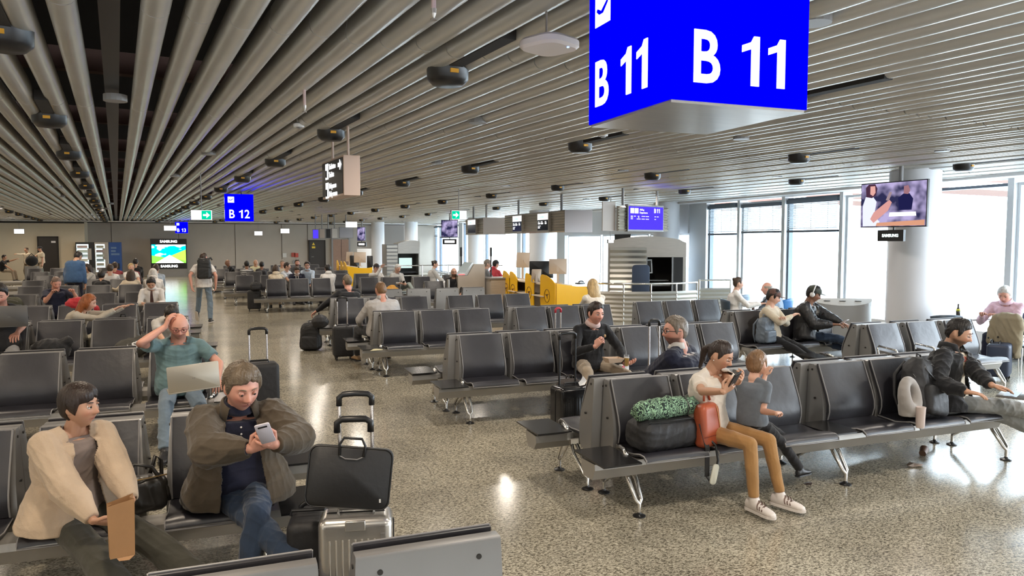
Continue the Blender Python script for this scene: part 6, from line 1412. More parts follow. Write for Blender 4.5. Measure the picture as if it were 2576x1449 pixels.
# inner grip of the suitcase in front of the bag sleeve
MB().tube([(-0.085, 0.0, 0.97), (-0.085, 0.0, 1.02), (-0.06, 0.0, 1.038), (0.06, 0.0, 1.038), (0.085, 0.0, 1.02), (0.085, 0.0, 0.97)], 0.0175, 10).obj('sleeve_grip', M_black, t, (0.02, 0.07, -0.575), smooth=True)
t = suitcase('small black soft case tucked between the silver suitcase and the bench', (0.37, 3.98, 0), R(-12), 0.20, 0.30, 0.50, M_nyl, M_black, 0.52, False, 0.1)
suitcase('black trolley case with white bars behind the man in the brown overshirt', (0.27, 7.75, 0), R(5), 0.36, 0.24, 0.74, M_nyl, M_tele, 1.07, False, 0.17)
suitcase('glossy black hard suitcase with a tall black handle behind the nearest right bench', (3.14, 6.5, 0), R(8), 0.38, 0.25, 0.54, M_hshell, M_black, 1.04, True, 0.19)
tag(MB().add([(0, 0, 0), (0.05, -0.01, 0.01), (0.085, 0.02, 0.045), (0.05, 0.03, 0.09), (0.02, 0.02, 0.05), (-0.01, 0.015, 0.03)], [(0, 1, 2, 4), (2, 3, 4), (0, 4, 5)]).obj('paper_scrap', M_white, None, (3.18, 6.40, 0.545)), 'crumpled white napkin on top of the glossy black suitcase', 'napkin')
suitcase('suitcase with white bars and black grip behind the man in glasses', (4.13, 6.5, 0), R(0), 0.38, 0.25, 0.62, M_nyl, M_tele, 1.13, False, 0.12)
suitcase('dark suitcase with silver bars and a red handle behind the second right bench', (4.25, 9.15, 0), R(10), 0.34, 0.22, 0.60, M_nyl, M_tele, 1.03, False, 0.09, mat('red_rubber', (0.5, 0.03, 0.05), 0.4))
suitcase('small black rolling case under the armrest of the middle front bench', (0.66, 21.95, 0), R(0), 0.36, 0.26, 0.58, M_nyl, M_black, 0.6, False, 0.16)
suitcase('grey suitcase with slim white bar left of the man in the grey shirt', (1.75, 12.3, 0), R(0), 0.34, 0.22, 0.56, M_nyl, M_tele, 1.02, False, 0.16)
suitcase('dark navy suitcase under the cafe table at the right edge', (10.15, 7.15, 0), R(30), 0.42, 0.28, 0.52, mat('navy_shell', (0.02, 0.028, 0.055), 0.5), M_black, 0.55, False, 0.16)
def backpack(label, loc, rz, w, d, h, m, tilt=0.0, seed=1, straps=True, loop=True, pocket=True):
    t = thing('backpack', label, 'backpack', loc, rz); t.rotation_euler = (tilt, 0, rz)
    v, f = rbox(w, d, h, min(w, d)*0.42, (0, 0, h/2)); k = [(x*(1 - 0.22*max(0, z/h-0.55)/0.45), y*(1-0.25*max(0, z/h-0.5)/0.5), z) for x, y, z in v]
    cush(m, 'main_compartment', [('m', k, f)], t, 0.010, 0.010, seed)
    if pocket: v, f = rbox(w*0.74, d*0.4, h*0.48, d*0.17, (0, -d*0.46, h*0.30)); cush(m, 'front_pocket', [('m', v, f)], t, 0.010, 0.006, seed+1)
    if loop: MB().tube([(-0.035, 0.02, h-0.015), (-0.03, 0.02, h+0.035), (0.03, 0.02, h+0.035), (0.035, 0.02, h-0.015)], 0.008, 8).obj('grab_loop', m, t, smooth=True)
    if straps:
        for s in (-1, 1): MB().tube([(s*w*0.22, d*0.35, h*0.93), (s*w*0.34, d*0.62, h*0.7), (s*w*0.36, d*0.62, h*0.35), (s*w*0.42, d*0.40, h*0.06)], [0.014, 0.018, 0.014, 0.008], 8).obj('shoulder_strap', m, t, smooth=True)
    MB().tube([(-w*0.36, -d*0.30, h*0.62), (-w*0.30, -d*0.38, h*0.82), (0, -d*0.36, h*0.9), (w*0.30, -d*0.38, h*0.82), (w*0.36, -d*0.30, h*0.62)], 0.003, 6).obj('zip', M_pipe, t)
    return t
SZ = 0.447
# walker's backpack
b = backpack('black backpack worn by the man walking away', (-0.53, 18.93, 1.07), R(-8), 0.34, 0.16, 0.50, mat('pack_black', (0.016, 0.017, 0.018), 0.55), R(4), 3, False)
for s in (-1, 1): MB().tube([(s*0.10, 0.02, 0.47), (s*0.13, 0.10, 0.50), (s*0.145, 0.20, 0.44)], 0.018, 8).obj('shoulder_strap', MATS['pack_black'], b, smooth=True)
backpack('dark backpack on the floor against the first table of the fourth bench', (1.36, 13.60, 0), R(-15), 0.40, 0.24, 0.50, M_nyl, 0.0, 5)
backpack('black carry bag lying on the table beside the man in black', (1.50, 13.35, 0.427), R(90), 0.30, 0.30, 0.24, M_nyl, 0.0, 6, False, True, False)
backpack('black bag on top of the small rolling case in the middle rows', (0.72, 21.9, 0.585), R(0), 0.34, 0.2, 0.24, M_nyl, 0.0, 7, False)
backpack('brown-black backpack on the floor before the snacking man', (3.36, 7.0, 0), R(0), 0.34, 0.24, 0.50, mat('pack_brown', (0.035, 0.027, 0.024), 0.7), 0.0, 8)
backpack('slate-grey drawstring backpack on the bench by the two people in caps', (7.42, 8.78, SZ-0.01), R(10), 0.30, 0.2, 0.40, mat('slate_nylon', (0.13, 0.16, 0.20), 0.45, bump=0.5, bscale=16), 0.0, 9)
backpack('black rucksack on the two-seat bench beside the check counter', (5.76, 18.85, SZ-0.01), R(0), 0.36, 0.24, 0.50, M_nyl, 0.0, 10)
backpack('dark green backpack standing on the fifth left bench', (-3.95, 16.8, SZ-0.01), R(0), 0.42, 0.25, 0.44, mat('pack_olive', (0.05, 0.05, 0.03), 0.7), 0.0, 11)
backpack('black rucksack on the seat next to the red-haired woman', (-1.42, 11.85, SZ-0.01), R(160), 0.36, 0.24, 0.44, M_nyl, 0.0, 12)
backpack('black shoulder bag behind the man with crossed legs and red mask', (4.42, 22.5, SZ-0.01), R(0), 0.30, 0.2, 0.40, M_nyl, 0.0, 13)
tp = backpack('big black roll-top backpack leaning beside the neck pillow', (5.53, 4.55, SZ-0.012), R(12), 0.42, 0.25, 0.52, M_nyl, R(4), 14)
tp.rotation_euler = (R(-10), R(14), R(12))
MB().tube([(-0.10, -0.06, 0.50), (-0.12, -0.10, 0.40), (-0.02, -0.15, 0.30)], 0.009, 8).obj('roll_strap', M_black, tp, smooth=True)
# neck pillow and tumbler
t = thing('neck_pillow', 'grey U-shaped neck pillow propped on the seat against the black backpack', 'pillow', (5.20, 4.40, 0.67), R(18))
pts = []; rad = []
for k in range(15):
    a = R(-88 + 356*k/14*0.985) + R(90)
    pts.append(V(0.098*math.cos(a), 0.02*math.sin(a), 0.118*math.sin(a) + 0.02)); rad.append(0.040 + 0.022*(0.5 - 0.5*math.sin(a)))
parts = [('c', pts[i], pts[i+1], rad[i], rad[i+1]) for i in range(14) if i != -1]
parts.append(('l', [((0, 0.0, -0.05), 0.13, 0.07, V(1, 0, 0), V(0, 1, 0)), ((0, 0.0, -0.14), 0.115, 0.062, V(1, 0, 0), V(0, 1, 0))]))
cush(mat('pillow_grey', (0.30, 0.275, 0.255), 0.9, sheen=0.3), 'cushion', parts, t, 0.009)
MB().tube([(0.0, -0.04, 0.175), (0.0, -0.02, 0.20)], 0.006, 6).obj('drawcord', M_black, t)
t = tag(MB().lathe([(0.0, 0.0), (0.030, 0.0), (0.034, 0.02), (0.038, 0.15), (0.040, 0.17), (0.0, 0.172)], n=18).obj('tumbler', mat('beige_tumbler', (0.60, 0.50, 0.46), 0.5), None, (5.21, 4.30, SZ-0.002), smooth=50), 'pale pinkish tumbler upside down under the neck pillow', 'cup')
# duffel, rolled jacket, children's bag, terracotta backpack on the near bench
t = thing('duffel_bag', 'black duffel bag on the first seat of the nearest right bench', 'bag', (2.96, 4.60, SZ-0.015), R(4))
v, f = rbox(0.52, 0.30, 0.235, 0.09, (0.0, 0.0, 0.118)); cush(M_nyl, 'bag_body', [('m', v, f)], t, 0.009, 0.010, 21)
MB().tube([(-0.2, -0.12, 0.23), (0.0, -0.135, 0.235), (0.2, -0.12, 0.23)], 0.004, 6).obj('zip', M_black, t)
MB().add([(0.215, -0.16, 0.19), (0.255, -0.16, 0.19), (0.275, -0.21, 0.02), (0.235, -0.21, 0.02), (0.27, -0.215, -0.19), (0.23, -0.215, -0.19)], [(0, 1, 2, 3), (3, 2, 4, 5)]).obj('long_strap', M_black, t).modifiers.new('t', 'SOLIDIFY').thickness = 0.005
st = MB().tube([(0.25, -0.215, -0.19), (0.275, -0.22, -0.235), (0.325, -0.22, -0.19), (0.345, -0.22, -0.08), (0.33, -0.21, 0.03), (0.29, -0.17, 0.08)], 0.009, 6).obj('strap_loop', M_black, t, smooth=True)
MB().rslab(0.055, 0.15, 0.012, 0.02, (0.300, -0.235, -0.175), Matrix.Rotation(R(14), 3, 'Y')).obj('strap_pad', mat('strap_pad_white', (0.66, 0.66, 0.56), 0.7), t, smooth=50)
def zebra():
    m = bpy.data.materials.new('green_zebra_cloth'); m.use_nodes = True; nt = m.node_tree; b = nt.nodes['Principled BSDF']; L = nt.links.new
    tc = nt.nodes.new('ShaderNodeTexCoord'); w = nt.nodes.new('ShaderNodeTexWave'); w.inputs['Scale'].default_value = 13; w.inputs['Distortion'].default_value = 22; w.inputs['Detail'].default_value = 2.5; w.inputs['Detail Scale'].default_value = 1.6
    r = nt.nodes.new('ShaderNodeValToRGB'); e = r.color_ramp.elements; e[0].position = 0.42; e[0].color = (0.015, 0.03, 0.025, 1); e[1].position = 0.62; e[1].color = (0.28, 0.46, 0.30, 1)
    L(tc.outputs['Object'], w.inputs[0]); L(w.outputs[0], r.inputs[0]); L(r.outputs[0], b.inputs['Base Color']); b.inputs['Roughness'].default_value = 0.85; return m
t = thing('rolled_jacket', 'rolled green and black zebra-patterned jacket on the duffel bag', 'jacket', (2.97, 4.58, SZ+0.205), R(4))
cush(zebra(), 'roll', [('c', (-0.205, 0, 0.075), (0.03, 0.0, 0.085), 0.072, 0.082), ('c', (0.03, 0.0, 0.085), (0.225, -0.01, 0.078), 0.082, 0.068)], t, 0.009, 0.016, 22)
MB().tube([(0.15, -0.075, 0.03), (0.158, -0.09, 0.09), (0.155, -0.04, 0.155), (0.15, 0.03, 0.15)], 0.005, 6).obj('tie', M_black, t)
t = thing('childs_bag', 'small blue and olive patterned bag between the duffel and the woman in white', 'bag', (3.36, 4.72, SZ-0.01), R(-10))
cush(mat('floral_blue', (0.03, 0.06, 0.22), 0.6, var=0.9, vscale=22), 'printed_panel', [('e', (0.03, -0.02, 0.21), (0.085, 0.06, 0.15))], t, 0.009, 0.008, 23)
cush(mat('bag_olive', (0.10, 0.12, 0.10), 0.8), 'olive_pocket', [('e', (-0.075, -0.01, 0.22), (0.085, 0.055, 0.13)), ('c', (-0.12, 0, 0.15), (0.0, 0, 0.33), 0.03, 0.02)], t, 0.009, 0.008, 24)
MB().tube([(-0.06, 0, 0.34), (-0.04, 0, 0.38), (0.0, 0, 0.385), (0.02, 0, 0.34)], 0.007, 6).obj('grab_loop', M_grey, t, smooth=True)
M_terra = mat('terracotta_leather', (0.40, 0.085, 0.035), 0.4, var=0.15, vscale=6, bump=0.1, bscale=40)
t = thing('leather_backpack', 'terracotta leather backpack leaning on the woman in white', 'backpack', G(1783, 1122, SZ-0.01), R(14)); t.rotation_euler = (R(-6), R(0), R(20))
v, f = rbox(0.245, 0.115, 0.31, 0.045, (0, 0, 0.155)); v = [(x*(1 - 0.20*max(0, z/0.31-0.5)/0.5), y, z + (0.03 - x*x*2.0)*max(0, z/0.31-0.5)) for x, y, z in v]
MB().add(v, f).obj('body', M_terra, t, smooth=60)
MB().tube([(-0.122, -0.058, 0.085), (0, -0.0595, 0.085), (0.122, -0.058, 0.085)], 0.0028, 6).obj('seam', mat('dark_terra', (0.2, 0.035, 0.02), 0.5), t)
MB().tube([(0.045, -0.060, 0.30), (0.062, -0.062, 0.22), (0.075, -0.061, 0.11)], 0.0028, 6).obj('zip', mat('brass', (0.75, 0.50, 0.22), 0.3, 1.0), t)
MB().tube([(-0.02, 0.0, 0.335), (-0.012, 0, 0.395), (0.035, 0, 0.40), (0.055, 0, 0.335)], 0.009, 8).obj('grab_loop', M_terra, t, smooth=True)
MB().tube([(0.10, -0.04, 0.04), (0.17, -0.09, 0.005), (0.28, -0.10, 0.012), (0.40, -0.12, -0.005)], 0.011, 6).obj('strap', M_terra, t, smooth=True)
MB().tube([(0.235, -0.115, 0.012), (0.235, -0.085, 0.03), (0.265, -0.085, 0.03), (0.265, -0.115, 0.012)], 0.003, 6).obj('buckle', MATS['brass'], t)
# kraft bag of the woman
p = D(307, 1395, 3.86)
t = thing('paper_bag', 'brown kraft paper bag held upright by the woman in the cardigan', 'bag', p, R(12)); t.scale = (0.84,)*3
MB().add([(-0.062, -0.04, 0), (0.062, -0.04, 0), (0.062, 0.04, 0), (-0.062, 0.04, 0), (-0.070, -0.042, 0.30), (0.068, -0.046, 0.325), (0.070, 0.044, 0.33), (-0.066, 0.044, 0.295), (-0.064, 0.0, 0.0), (0.064, 0.0, 0.0), (-0.045, 0.0, 0.30), (0.048, 0.0, 0.325)],
    [(0, 1, 5, 4), (2, 3, 7, 6), (0, 8, 10, 4), (8, 3, 7, 10), (1, 9, 11, 5), (9, 2, 6, 11), (0, 1, 9, 8), (8, 9, 2, 3)]).obj('body', M_kraft, t).modifiers.new('t', 'SOLIDIFY').thickness = 0.0015
MB().add([(-0.03, -0.045, 0.0), (0.06, -0.045, 0.0), (0.03, -0.062, -0.016), (-0.02, -0.06, -0.012)], [(0, 1, 2, 3)]).obj('folded_base', M_kraft, t).modifiers.new('t', 'SOLIDIFY').thickness = 0.002
def phone(label, loc, rot, m=None, w=0.074, h=0.155):
    t = MB().rslab(w, h, 0.008, 0.010).obj('smartphone', m or M_black, None, loc, rot, smooth=50); tag(t, label, 'phone')
    MB().cbox((w*0.0, 0.0045, h*0.36), (w*0.62, 0.002, h*0.075)).obj('camera_strip', M_black, t); MB().cbox((0, -0.0045, 0), (w*0.92, 0.001, h*0.95)).obj('display', mat('phone_display', (0.02, 0.02, 0.03), 0.1), t); return t
phone('white smartphone held by the man in the brown overshirt', D(667, 1090, 3.90), (R(-38), R(12), R(172)), mat('phone_white', (0.70, 0.66, 0.72), 0.25))
phone('dark smartphone held up by the woman in the white T-shirt', D(1848, 955, 4.06), (R(-40), R(20), R(190)))
phone('smartphone held by the man in the navy T-shirt', D(140, 733, 16.3), (R(-60), 0, R(60)))
phone('smartphone held by the man in camouflage cap', (8.52, 8.38, 0.76), (R(-60), 0, R(200)), MATS['phone_white'])
phone('smartphone held by the woman in the white blouse by the window', (9.48, 11.3, 0.83), (R(-50), 0, R(240)))
phone('smartphone held by the man with the red mask', (4.85, 21.5, 0.76), (R(-60), 0, R(180)))
def laptop(label, loc, rz, w, d, open_, m, tiltroll=0.0):
    t = thing('laptop', label, 'laptop', loc, rz); t.rotation_euler = (0, tiltroll, rz)
    MB().rslab(w, d, 0.012, 0.012, (0, 0, 0.006), Matrix.Rotation(R(90), 3, 'X')).obj('base', m, t, smooth=50)
    k = MB().cbox((0, 0.02, 0.0135), (w*0.86, d*0.42, 0.001)).obj('keyboard', M_black, t)
    l = MB().rslab(w, d, 0.006, 0.012, (0, 0, d/2)).obj('lid', m, t, (0, -d/2, 0.012), (open_, 0, 0), smooth=50)
    MB().cbox((0, 0.0035, d/2), (w*0.94, 0.001, d*0.9)).obj('display', mat('laptop_display', (0.25, 0.28, 0.35), 0.2, emit=(0.25, 0.3, 0.4), estr=0.3), l)
    for a, b in ((-0.012, 0.010), (0.004, 0.012)): MB().prism([(a, -0.004), (a+0.009, -0.012+0.012), (a+0.004, b)], -0.0036, -0.003, 'y').obj('lid_mark', M_pipe, l, (0, 0, d*0.45))
    return t
M_lap = mat('laptop_champagne', (0.52, 0.49, 0.42), 0.35, 0.5); M_lapg = mat('laptop_grey', (0.13, 0.125, 0.12), 0.4, 0.5)
p = D(485, 985, 7.10); laptop('champagne-coloured laptop open on the knees of the man in teal', (p.x, p.y+0.14, p.z+0.0), R(8), 0.43, 0.24, R(8), M_lap, R(-4))
p = D(22, 823, 10.35); laptop('dark grey laptop open on the knees of the man in the black T-shirt', (p.x, p.y+0.12, p.z), R(5), 0.38, 0.25, R(8), M_lapg)
p = D(2490, 998, 4.24); laptop('slim dark laptop on the thighs of the man in the black jacket', (6.12, 4.16, 0.665), R(26), 0.33, 0.23, R(28), M_lapg)
# snack things
p = D(1543, 905, 7.24)
t = thing('paper_tray', 'paper food tray on the lap of the man in the black sweater', 'tray', (p.x, p.y, p.z-0.03), R(5))
MB().add([(-0.08, -0.045, 0), (0.08, -0.045, 0), (0.08, 0.045, 0), (-0.08, 0.045, 0), (-0.11, -0.065, 0.06), (0.11, -0.065, 0.045), (0.11, 0.065, 0.05), (-0.11, 0.065, 0.06)], [(0, 3, 2, 1), (0, 1, 5, 4), (1, 2, 6, 5), (2, 3, 7, 6), (3, 0, 4, 7)]).obj('folded_card', mat('tray_card', (0.62, 0.46, 0.33), 0.7), t).modifiers.new('t', 'SOLIDIFY').thickness = 0.002
MB().ell((0, 0, 0.02), (0.07, 0.04, 0.012)).obj('food', mat('food_brown', (0.35, 0.2, 0.08), 0.7), t, smooth=True)
p = D(1574, 920, 7.2)
t = thing('beer_glass', 'half-full beer glass held at the knee of the man in the black sweater', 'glass', (p.x+0.01, p.y, p.z-0.01), 0)
gm = mat('clear_glass', (0.95, 0.95, 0.95), 0.03, trans=0.9, alpha=0.35)
MB().lathe([(0.0, 0.0), (0.026, 0.0), (0.033, 0.135), (0.031, 0.135), (0.025, 0.008), (0.0, 0.008)], n=18).obj('tumbler_glass', gm, t, smooth=40)
MB().lathe([(0.0, 0.009), (0.0235, 0.009), (0.0295, 0.098), (0.0, 0.098)], n=18).obj('beer', mat('beer', (0.85, 0.48, 0.06), 0.1, emit=None), t, smooth=40)
MB().lathe([(0.0, 0.098), (0.0296, 0.098), (0.030, 0.106), (0.0, 0.106)], n=18).obj('foam', M_white, t, smooth=40)
tag(MB().ell((0, 0, 0), (0.012, 0.012, 0.018)).obj('bread_bite', mat('bread', (0.55, 0.36, 0.2), 0.8), None, D(1522, 845, 7.22), smooth=True), 'bite of bread in the fingers of the man in the black sweater', 'food')
tag(MB().add(*rbox(0.13, 0.07, 0.10, 0.02, (0, 0, 0.05))).obj('snack_bag', mat('snack_print', (0.72, 0.70, 0.66), 0.6, var=0.5, vscale=14), None, (4.25, 7.42, SZ-0.01), (0, 0, 0.3), smooth=50), 'red and white snack packet on the seat right of the man in the black sweater', 'packet')
MB().cbox((-0.04, -0.036, 0.05), (0.04, 0.004, 0.08)).obj('red_print', MATS['red_rubber'], bpy.data.objects['snack_bag'])
tag(MB().add([(-0.10, -0.06, 0), (0.07, -0.07, 0.006), (0.11, 0.03, 0.0), (-0.02, 0.075, 0.008), (0, 0, 0.02)], [(0, 1, 4), (1, 2, 4), (2, 3, 4), (3, 0, 4), (0, 3, 2, 1)]).obj('flat_wrapper', mat('wrapper_pale', (0.55, 0.50, 0.30), 0.6), None, (1.92, 10.3, 0.428)), 'small pale yellow packet on the table of the third bench', 'packet')
# litter
t = thing('paper_cup', 'crushed brown paper cup lying on the shiny floor', 'cup', G(2323, 1135, 0.035), R(30)); MB().lathe([(0, -0.045), (0.030, -0.045), (0.038, 0.045), (0.034, 0.045), (0.026, -0.038), (0, -0.038)], n=14, ax=Matrix.Rotation(R(75), 3, 'Y')).obj('cup_wall', mat('cup_brown', (0.16, 0.09, 0.06), 0.5), t, smooth=40)
def scrap(lb, u, v, r, m, sd, nm='napkin'):
    rs = random.Random(sd); p = G(u, v, 0.0); n = 9; vs = [(0, 0, r*0.25)] + [(r*rs.uniform(0.6, 1.1)*math.cos(6.283*k/n), r*rs.uniform(0.35, 0.7)*math.sin(6.283*k/n), rs.uniform(0.001, r*0.18)) for k in range(n)]
    o = MB().add(vs, [(0, 1+k, 1+(k+1) % n) for k in range(n)]).obj(nm, m, None, (p.x, p.y, 0.002)); tag(o, lb, nm); o.modifiers.new('t', 'SOLIDIFY').thickness = 0.0015
scrap('crumpled brownish napkin on the floor under the black backpack', 2300, 1172, 0.10, mat('napkin_brown', (0.42, 0.33, 0.27), 0.8), 4)
scrap('dark foil wrapper on the floor right of the white sneakers', 2033, 1218, 0.045, mat('foil_dark', (0.10, 0.07, 0.06), 0.3, 0.6), 5, 'wrapper')
scrap('small dark crumb of rubbish beneath the backpack bench', 2178, 1193, 0.014, M_black, 6, 'crumb')
# handbag of the woman, coat, red jacket, printed bag
t = thing('handbag', 'black leather handbag with loop handles behind the woman in the cardigan', 'handbag', (-0.50, 4.52, SZ-0.01), R(20))
v, f = rbox(0.30, 0.15, 0.20, 0.05, (0, 0, 0.10)); cush(mat('bag_leather', (0.02, 0.018, 0.016), 0.35), 'body', [('m', v, f)], t, 0.008, 0.010, 31)
for s in (-1, 1): MB().tube([(-0.09+0.16*(s > 0), 0.05*s, 0.17), (-0.03+0.14*(s > 0), 0.05*s, 0.29), (0.06+0.08*(s > 0), 0.05*s, 0.26), (0.14, 0.05*s, 0.12), (0.15, 0.05*s, 0.05)], 0.011, 8).obj('handle', MATS['bag_leather'], t, smooth=True)
MB().tube([(-0.14, -0.06, 0.20), (0.0, -0.075, 0.205), (0.14, -0.05, 0.20)], 0.004, 6).obj('brass_zip', MATS['brass'], t)
p = V(-1.22, 10.85, SZ); t = thing('printed_bag', 'dark bag with white brush lettering on the third left bench', 'bag', p, R(10))
cush(mat('bag_charcoal', (0.06, 0.058, 0.05), 0.8), 'body', [('e', (0, 0, 0.10), (0.22, 0.14, 0.13)), ('c', (-0.2, 0, 0.08), (0.15, 0, 0.2), 0.05, 0.08)], t, 0.012, 0.02, 32)
text('lettering', 'LAST', 0.12, M_white, t, (-0.12, -0.15, 0.06), bold=0.004, rot=(R(-20), R(-18), 0))
tag(cush(c_red, 'red_jacket', [('e', (0, 0, 0), (0.20, 0.10, 0.13)), ('c', (0.0, 0, 0.05), (0.25, 0, -0.08), 0.09, 0.07)], None, 0.014, 0.02, 33, (-2.35, 14.0, 0.90)), 'bright red jacket draped over a seat back behind the red-haired woman', 'jacket')
tag(cush(C('crumpled_beige', (0.40, 0.37, 0.28)), 'crumpled_coat', [('e', (0, 0, 0.1), (0.22, 0.16, 0.14)), ('c', (-0.1, 0, 0.05), (0.2, 0, 0.2), 0.09, 0.07)], None, 0.014, 0.02, 34, (-1.75, 11.75, SZ-0.02)), 'crumpled beige coat between the red-haired woman and her bag', 'coat')
tag(cush(c_black, 'dark_coat', [('e', (0, 0, 0.12), (0.24, 0.18, 0.16)), ('c', (-0.1, 0, 0.05), (0.2, 0, 0.22), 0.09, 0.07)], None, 0.014, 0.02, 35, (-2.15, 10.85, SZ-0.01)), 'dark coat heaped on the seat beside the man with the black T-shirt', 'coat')
tag(cush(mat('mustard_cloth', (0.62, 0.30, 0.05), 0.8), 'mustard_bag', [('e', (0, 0, 0.09), (0.24, 0.15, 0.10)), ('e', (0.02, 0, 0.17), (0.12, 0.09, 0.07))], None, 0.014, 0.02, 36, (4.50, 21.6, SZ-0.01)), 'mustard-orange cloth bag on the seat between the white hood and the red mask', 'bag')
tag(MB().lathe([(0, 0), (0.035, 0), (0.037, 0.17), (0.03, 0.20), (0.03, 0.23), (0, 0.23)], n=14).obj('bottle', mat('bottle_blue', (0.02, 0.05, 0.09), 0.3), None, (-1.98, 16.98, 0.60), smooth=40), 'dark blue bottle wedged between two seat backs in the left rows', 'bottle')
bpy.data.objects['bottle'].location = (-2.36, 16.75, SZ+0.002)
tag(MB().lathe([(0, 0), (0.03, 0), (0.04, 0.13), (0, 0.13)], n=14).obj('drink_cup', M_white, None, (-3.62, 16.75, SZ+0.002), smooth=40), 'tall white cup on the seat left of the man in the navy T-shirt', 'cup')

# ------------------------------------------------------------------ boarding desks
def lamin(p, h0, h1, ctr=0.0): pass
def desk(ox, oy, sc, labels, full=True):
    Y0 = [0.0, 1.25, 2.35, 2.85] if full else [0.0, 1.1, 2.2]
    t = thing('boarding_desk', labels, 'desk', (ox, oy, 0)); M_top = mat('desk_top_cream', (0.70, 0.60, 0.48), 0.35)
    for i, y in enumerate(Y0):
        n = 8; pl = [(0.02, 0.0)] + [(0.02, 0.62)] + [(0.52*0 + y_, z_) for y_, z_ in ()]
        L = 0.85 if i == 0 else 0.55
        prof = [(0.0, 0.0), (L*0.85, 0.0), (L, 0.55), (L, 1.10), (L*0.96, 1.16), (L*0.86, 1.185), (L*0.6, 1.17), (L*0.25, 1.10), (0.0, 1.0)]
        w = MB().prism([(a, b) for a, b in prof], -0.012, 0.012, 'x').obj('yellow_wing', M_orange, t, (-0.02, y, 0), bevel=0.004)
        ring = MB().tube([(-0.016, L*0.52 + 0.15*math.cos(a), 0.70 + 0.15*math.sin(a)) for a in np.linspace(0, 2*math.pi, 25)], 0.006, 6).obj('emblem_ring', M_navy, w)
        MB().prism([(-q, z) for q, z in ((-0.09, 0.02), (-0.02, -0.005), (0.02, -0.07), (0.04, -0.06), (0.02, 0.0), (0.06, 0.03), (0.10, 0.05), (0.03, 0.045), (0.0, 0.03), (-0.04, 0.04))], -0.003, 0.0, 'x').obj('bird_emblem', M_navy, w, (-0.014, L*0.52, 0.70))
    e = MB(); pr = [(0.0, 0.0), (0.98, 0.0), (0.98, 0.96), (0.80, 0.93), (0.55, 0.93), (0.30, 0.96), (0.12, 0.99), (0.0, 1.01)]
    e.prism(pr, -0.015, 0.015, 'y').obj('yellow_end_panel', M_orange, t, (0, 0, 0))
    Lt = Y0[-1] + 0.5
    MB().box(0.25, 0.03, 0.0, 0.30, Lt, 0.93).obj('front_panel', M_steel, t)
    MB().box(0.02, 0.03, 0.93, 0.42, Lt, 0.97).obj('counter_top', M_top, t, bevel=0.005)
    MB().box(0.30, 0.03, 0.72, 0.95, Lt, 0.75).obj('work_top', M_top, t)
    for y in Y0[1:]: MB().box(-0.10, y-0.65, 0.66, 0.25, y-0.02, 0.685).obj('bag_shelf', M_top, t, bevel=0.004)
    return t
desk(6.92, 15.15, 1, 'yellow boarding desk with round bird emblems on its curved wings')
desk(4.30, 28.9, 1, 'second yellow boarding desk further back, below the far hanging displays', False)
def monitor(label, loc, rz, w, h, zc, back, tilt=0.0, stand=0.0):
    t = thing('monitor', label, 'monitor', loc, rz)
    MB().rslab(w, h, 0.035, 0.012, (0, 0, zc), Matrix.Rotation(tilt, 3, 'X')).obj('casing', back, t, smooth=50)
    MB().cbox((0, -0.0, 0), (w*0.92, 0.004, h*0.9)).obj('display', M_black, t, (0, 0.019, zc), (tilt, 0, 0))
    MB().box(-0.03, -0.03, 0, 0.03, 0.0, zc).obj('stand', back, t); MB().box(-0.1, -0.09, 0, 0.1, 0.09, 0.015).obj('foot', back, t); return t
M_mon = mat('monitor_beige', (0.56, 0.46, 0.37), 0.45)
monitor('beige monitor with its back to the seats, right end of the yellow desk', (7.28, 15.85, 0.97), R(-25), 0.42, 0.36, 0.40, M_mon, R(-6))
monitor('large black monitor between the beige ones on the yellow desk', (7.18, 16.6, 0.97), R(-15), 0.60, 0.42, 0.30, M_black, R(8))
monitor('beige document holder standing left of the black monitor on the yellow desk', (6.98, 16.45, 0.97), R(-5), 0.24, 0.30, 0.17, M_mon, R(14))
monitor('narrow tall beige monitor at the far end of the yellow desk', (7.30, 18.1, 0.97), R(-55), 0.42, 0.40, 0.50, M_mon, R(-6))
monitor('beige monitor on the second yellow desk', (4.95, 29.8, 0.97), R(-20), 0.48, 0.42, 0.36, M_mon, R(-6))
monitor('small beige screen at the far end of the second yellow desk', (4.75, 31.2, 0.97), R(-50), 0.36, 0.40, 0.36, M_mon, R(-6))
t = thing('desk_phone', 'black desk telephone on the corner of the yellow desk', 'telephone', (7.62, 15.35, 0.97), R(20)); MB().box(-0.09, -0.08, 0, 0.09, 0.08, 0.035).obj('base', M_black, t, bevel=0.006); MB().tube([(-0.08, -0.03, 0.05), (-0.04, -0.03, 0.07), (0.04, -0.03, 0.07), (0.08, -0.03, 0.05)], 0.017, 8).obj('handset', M_black, t, smooth=True)
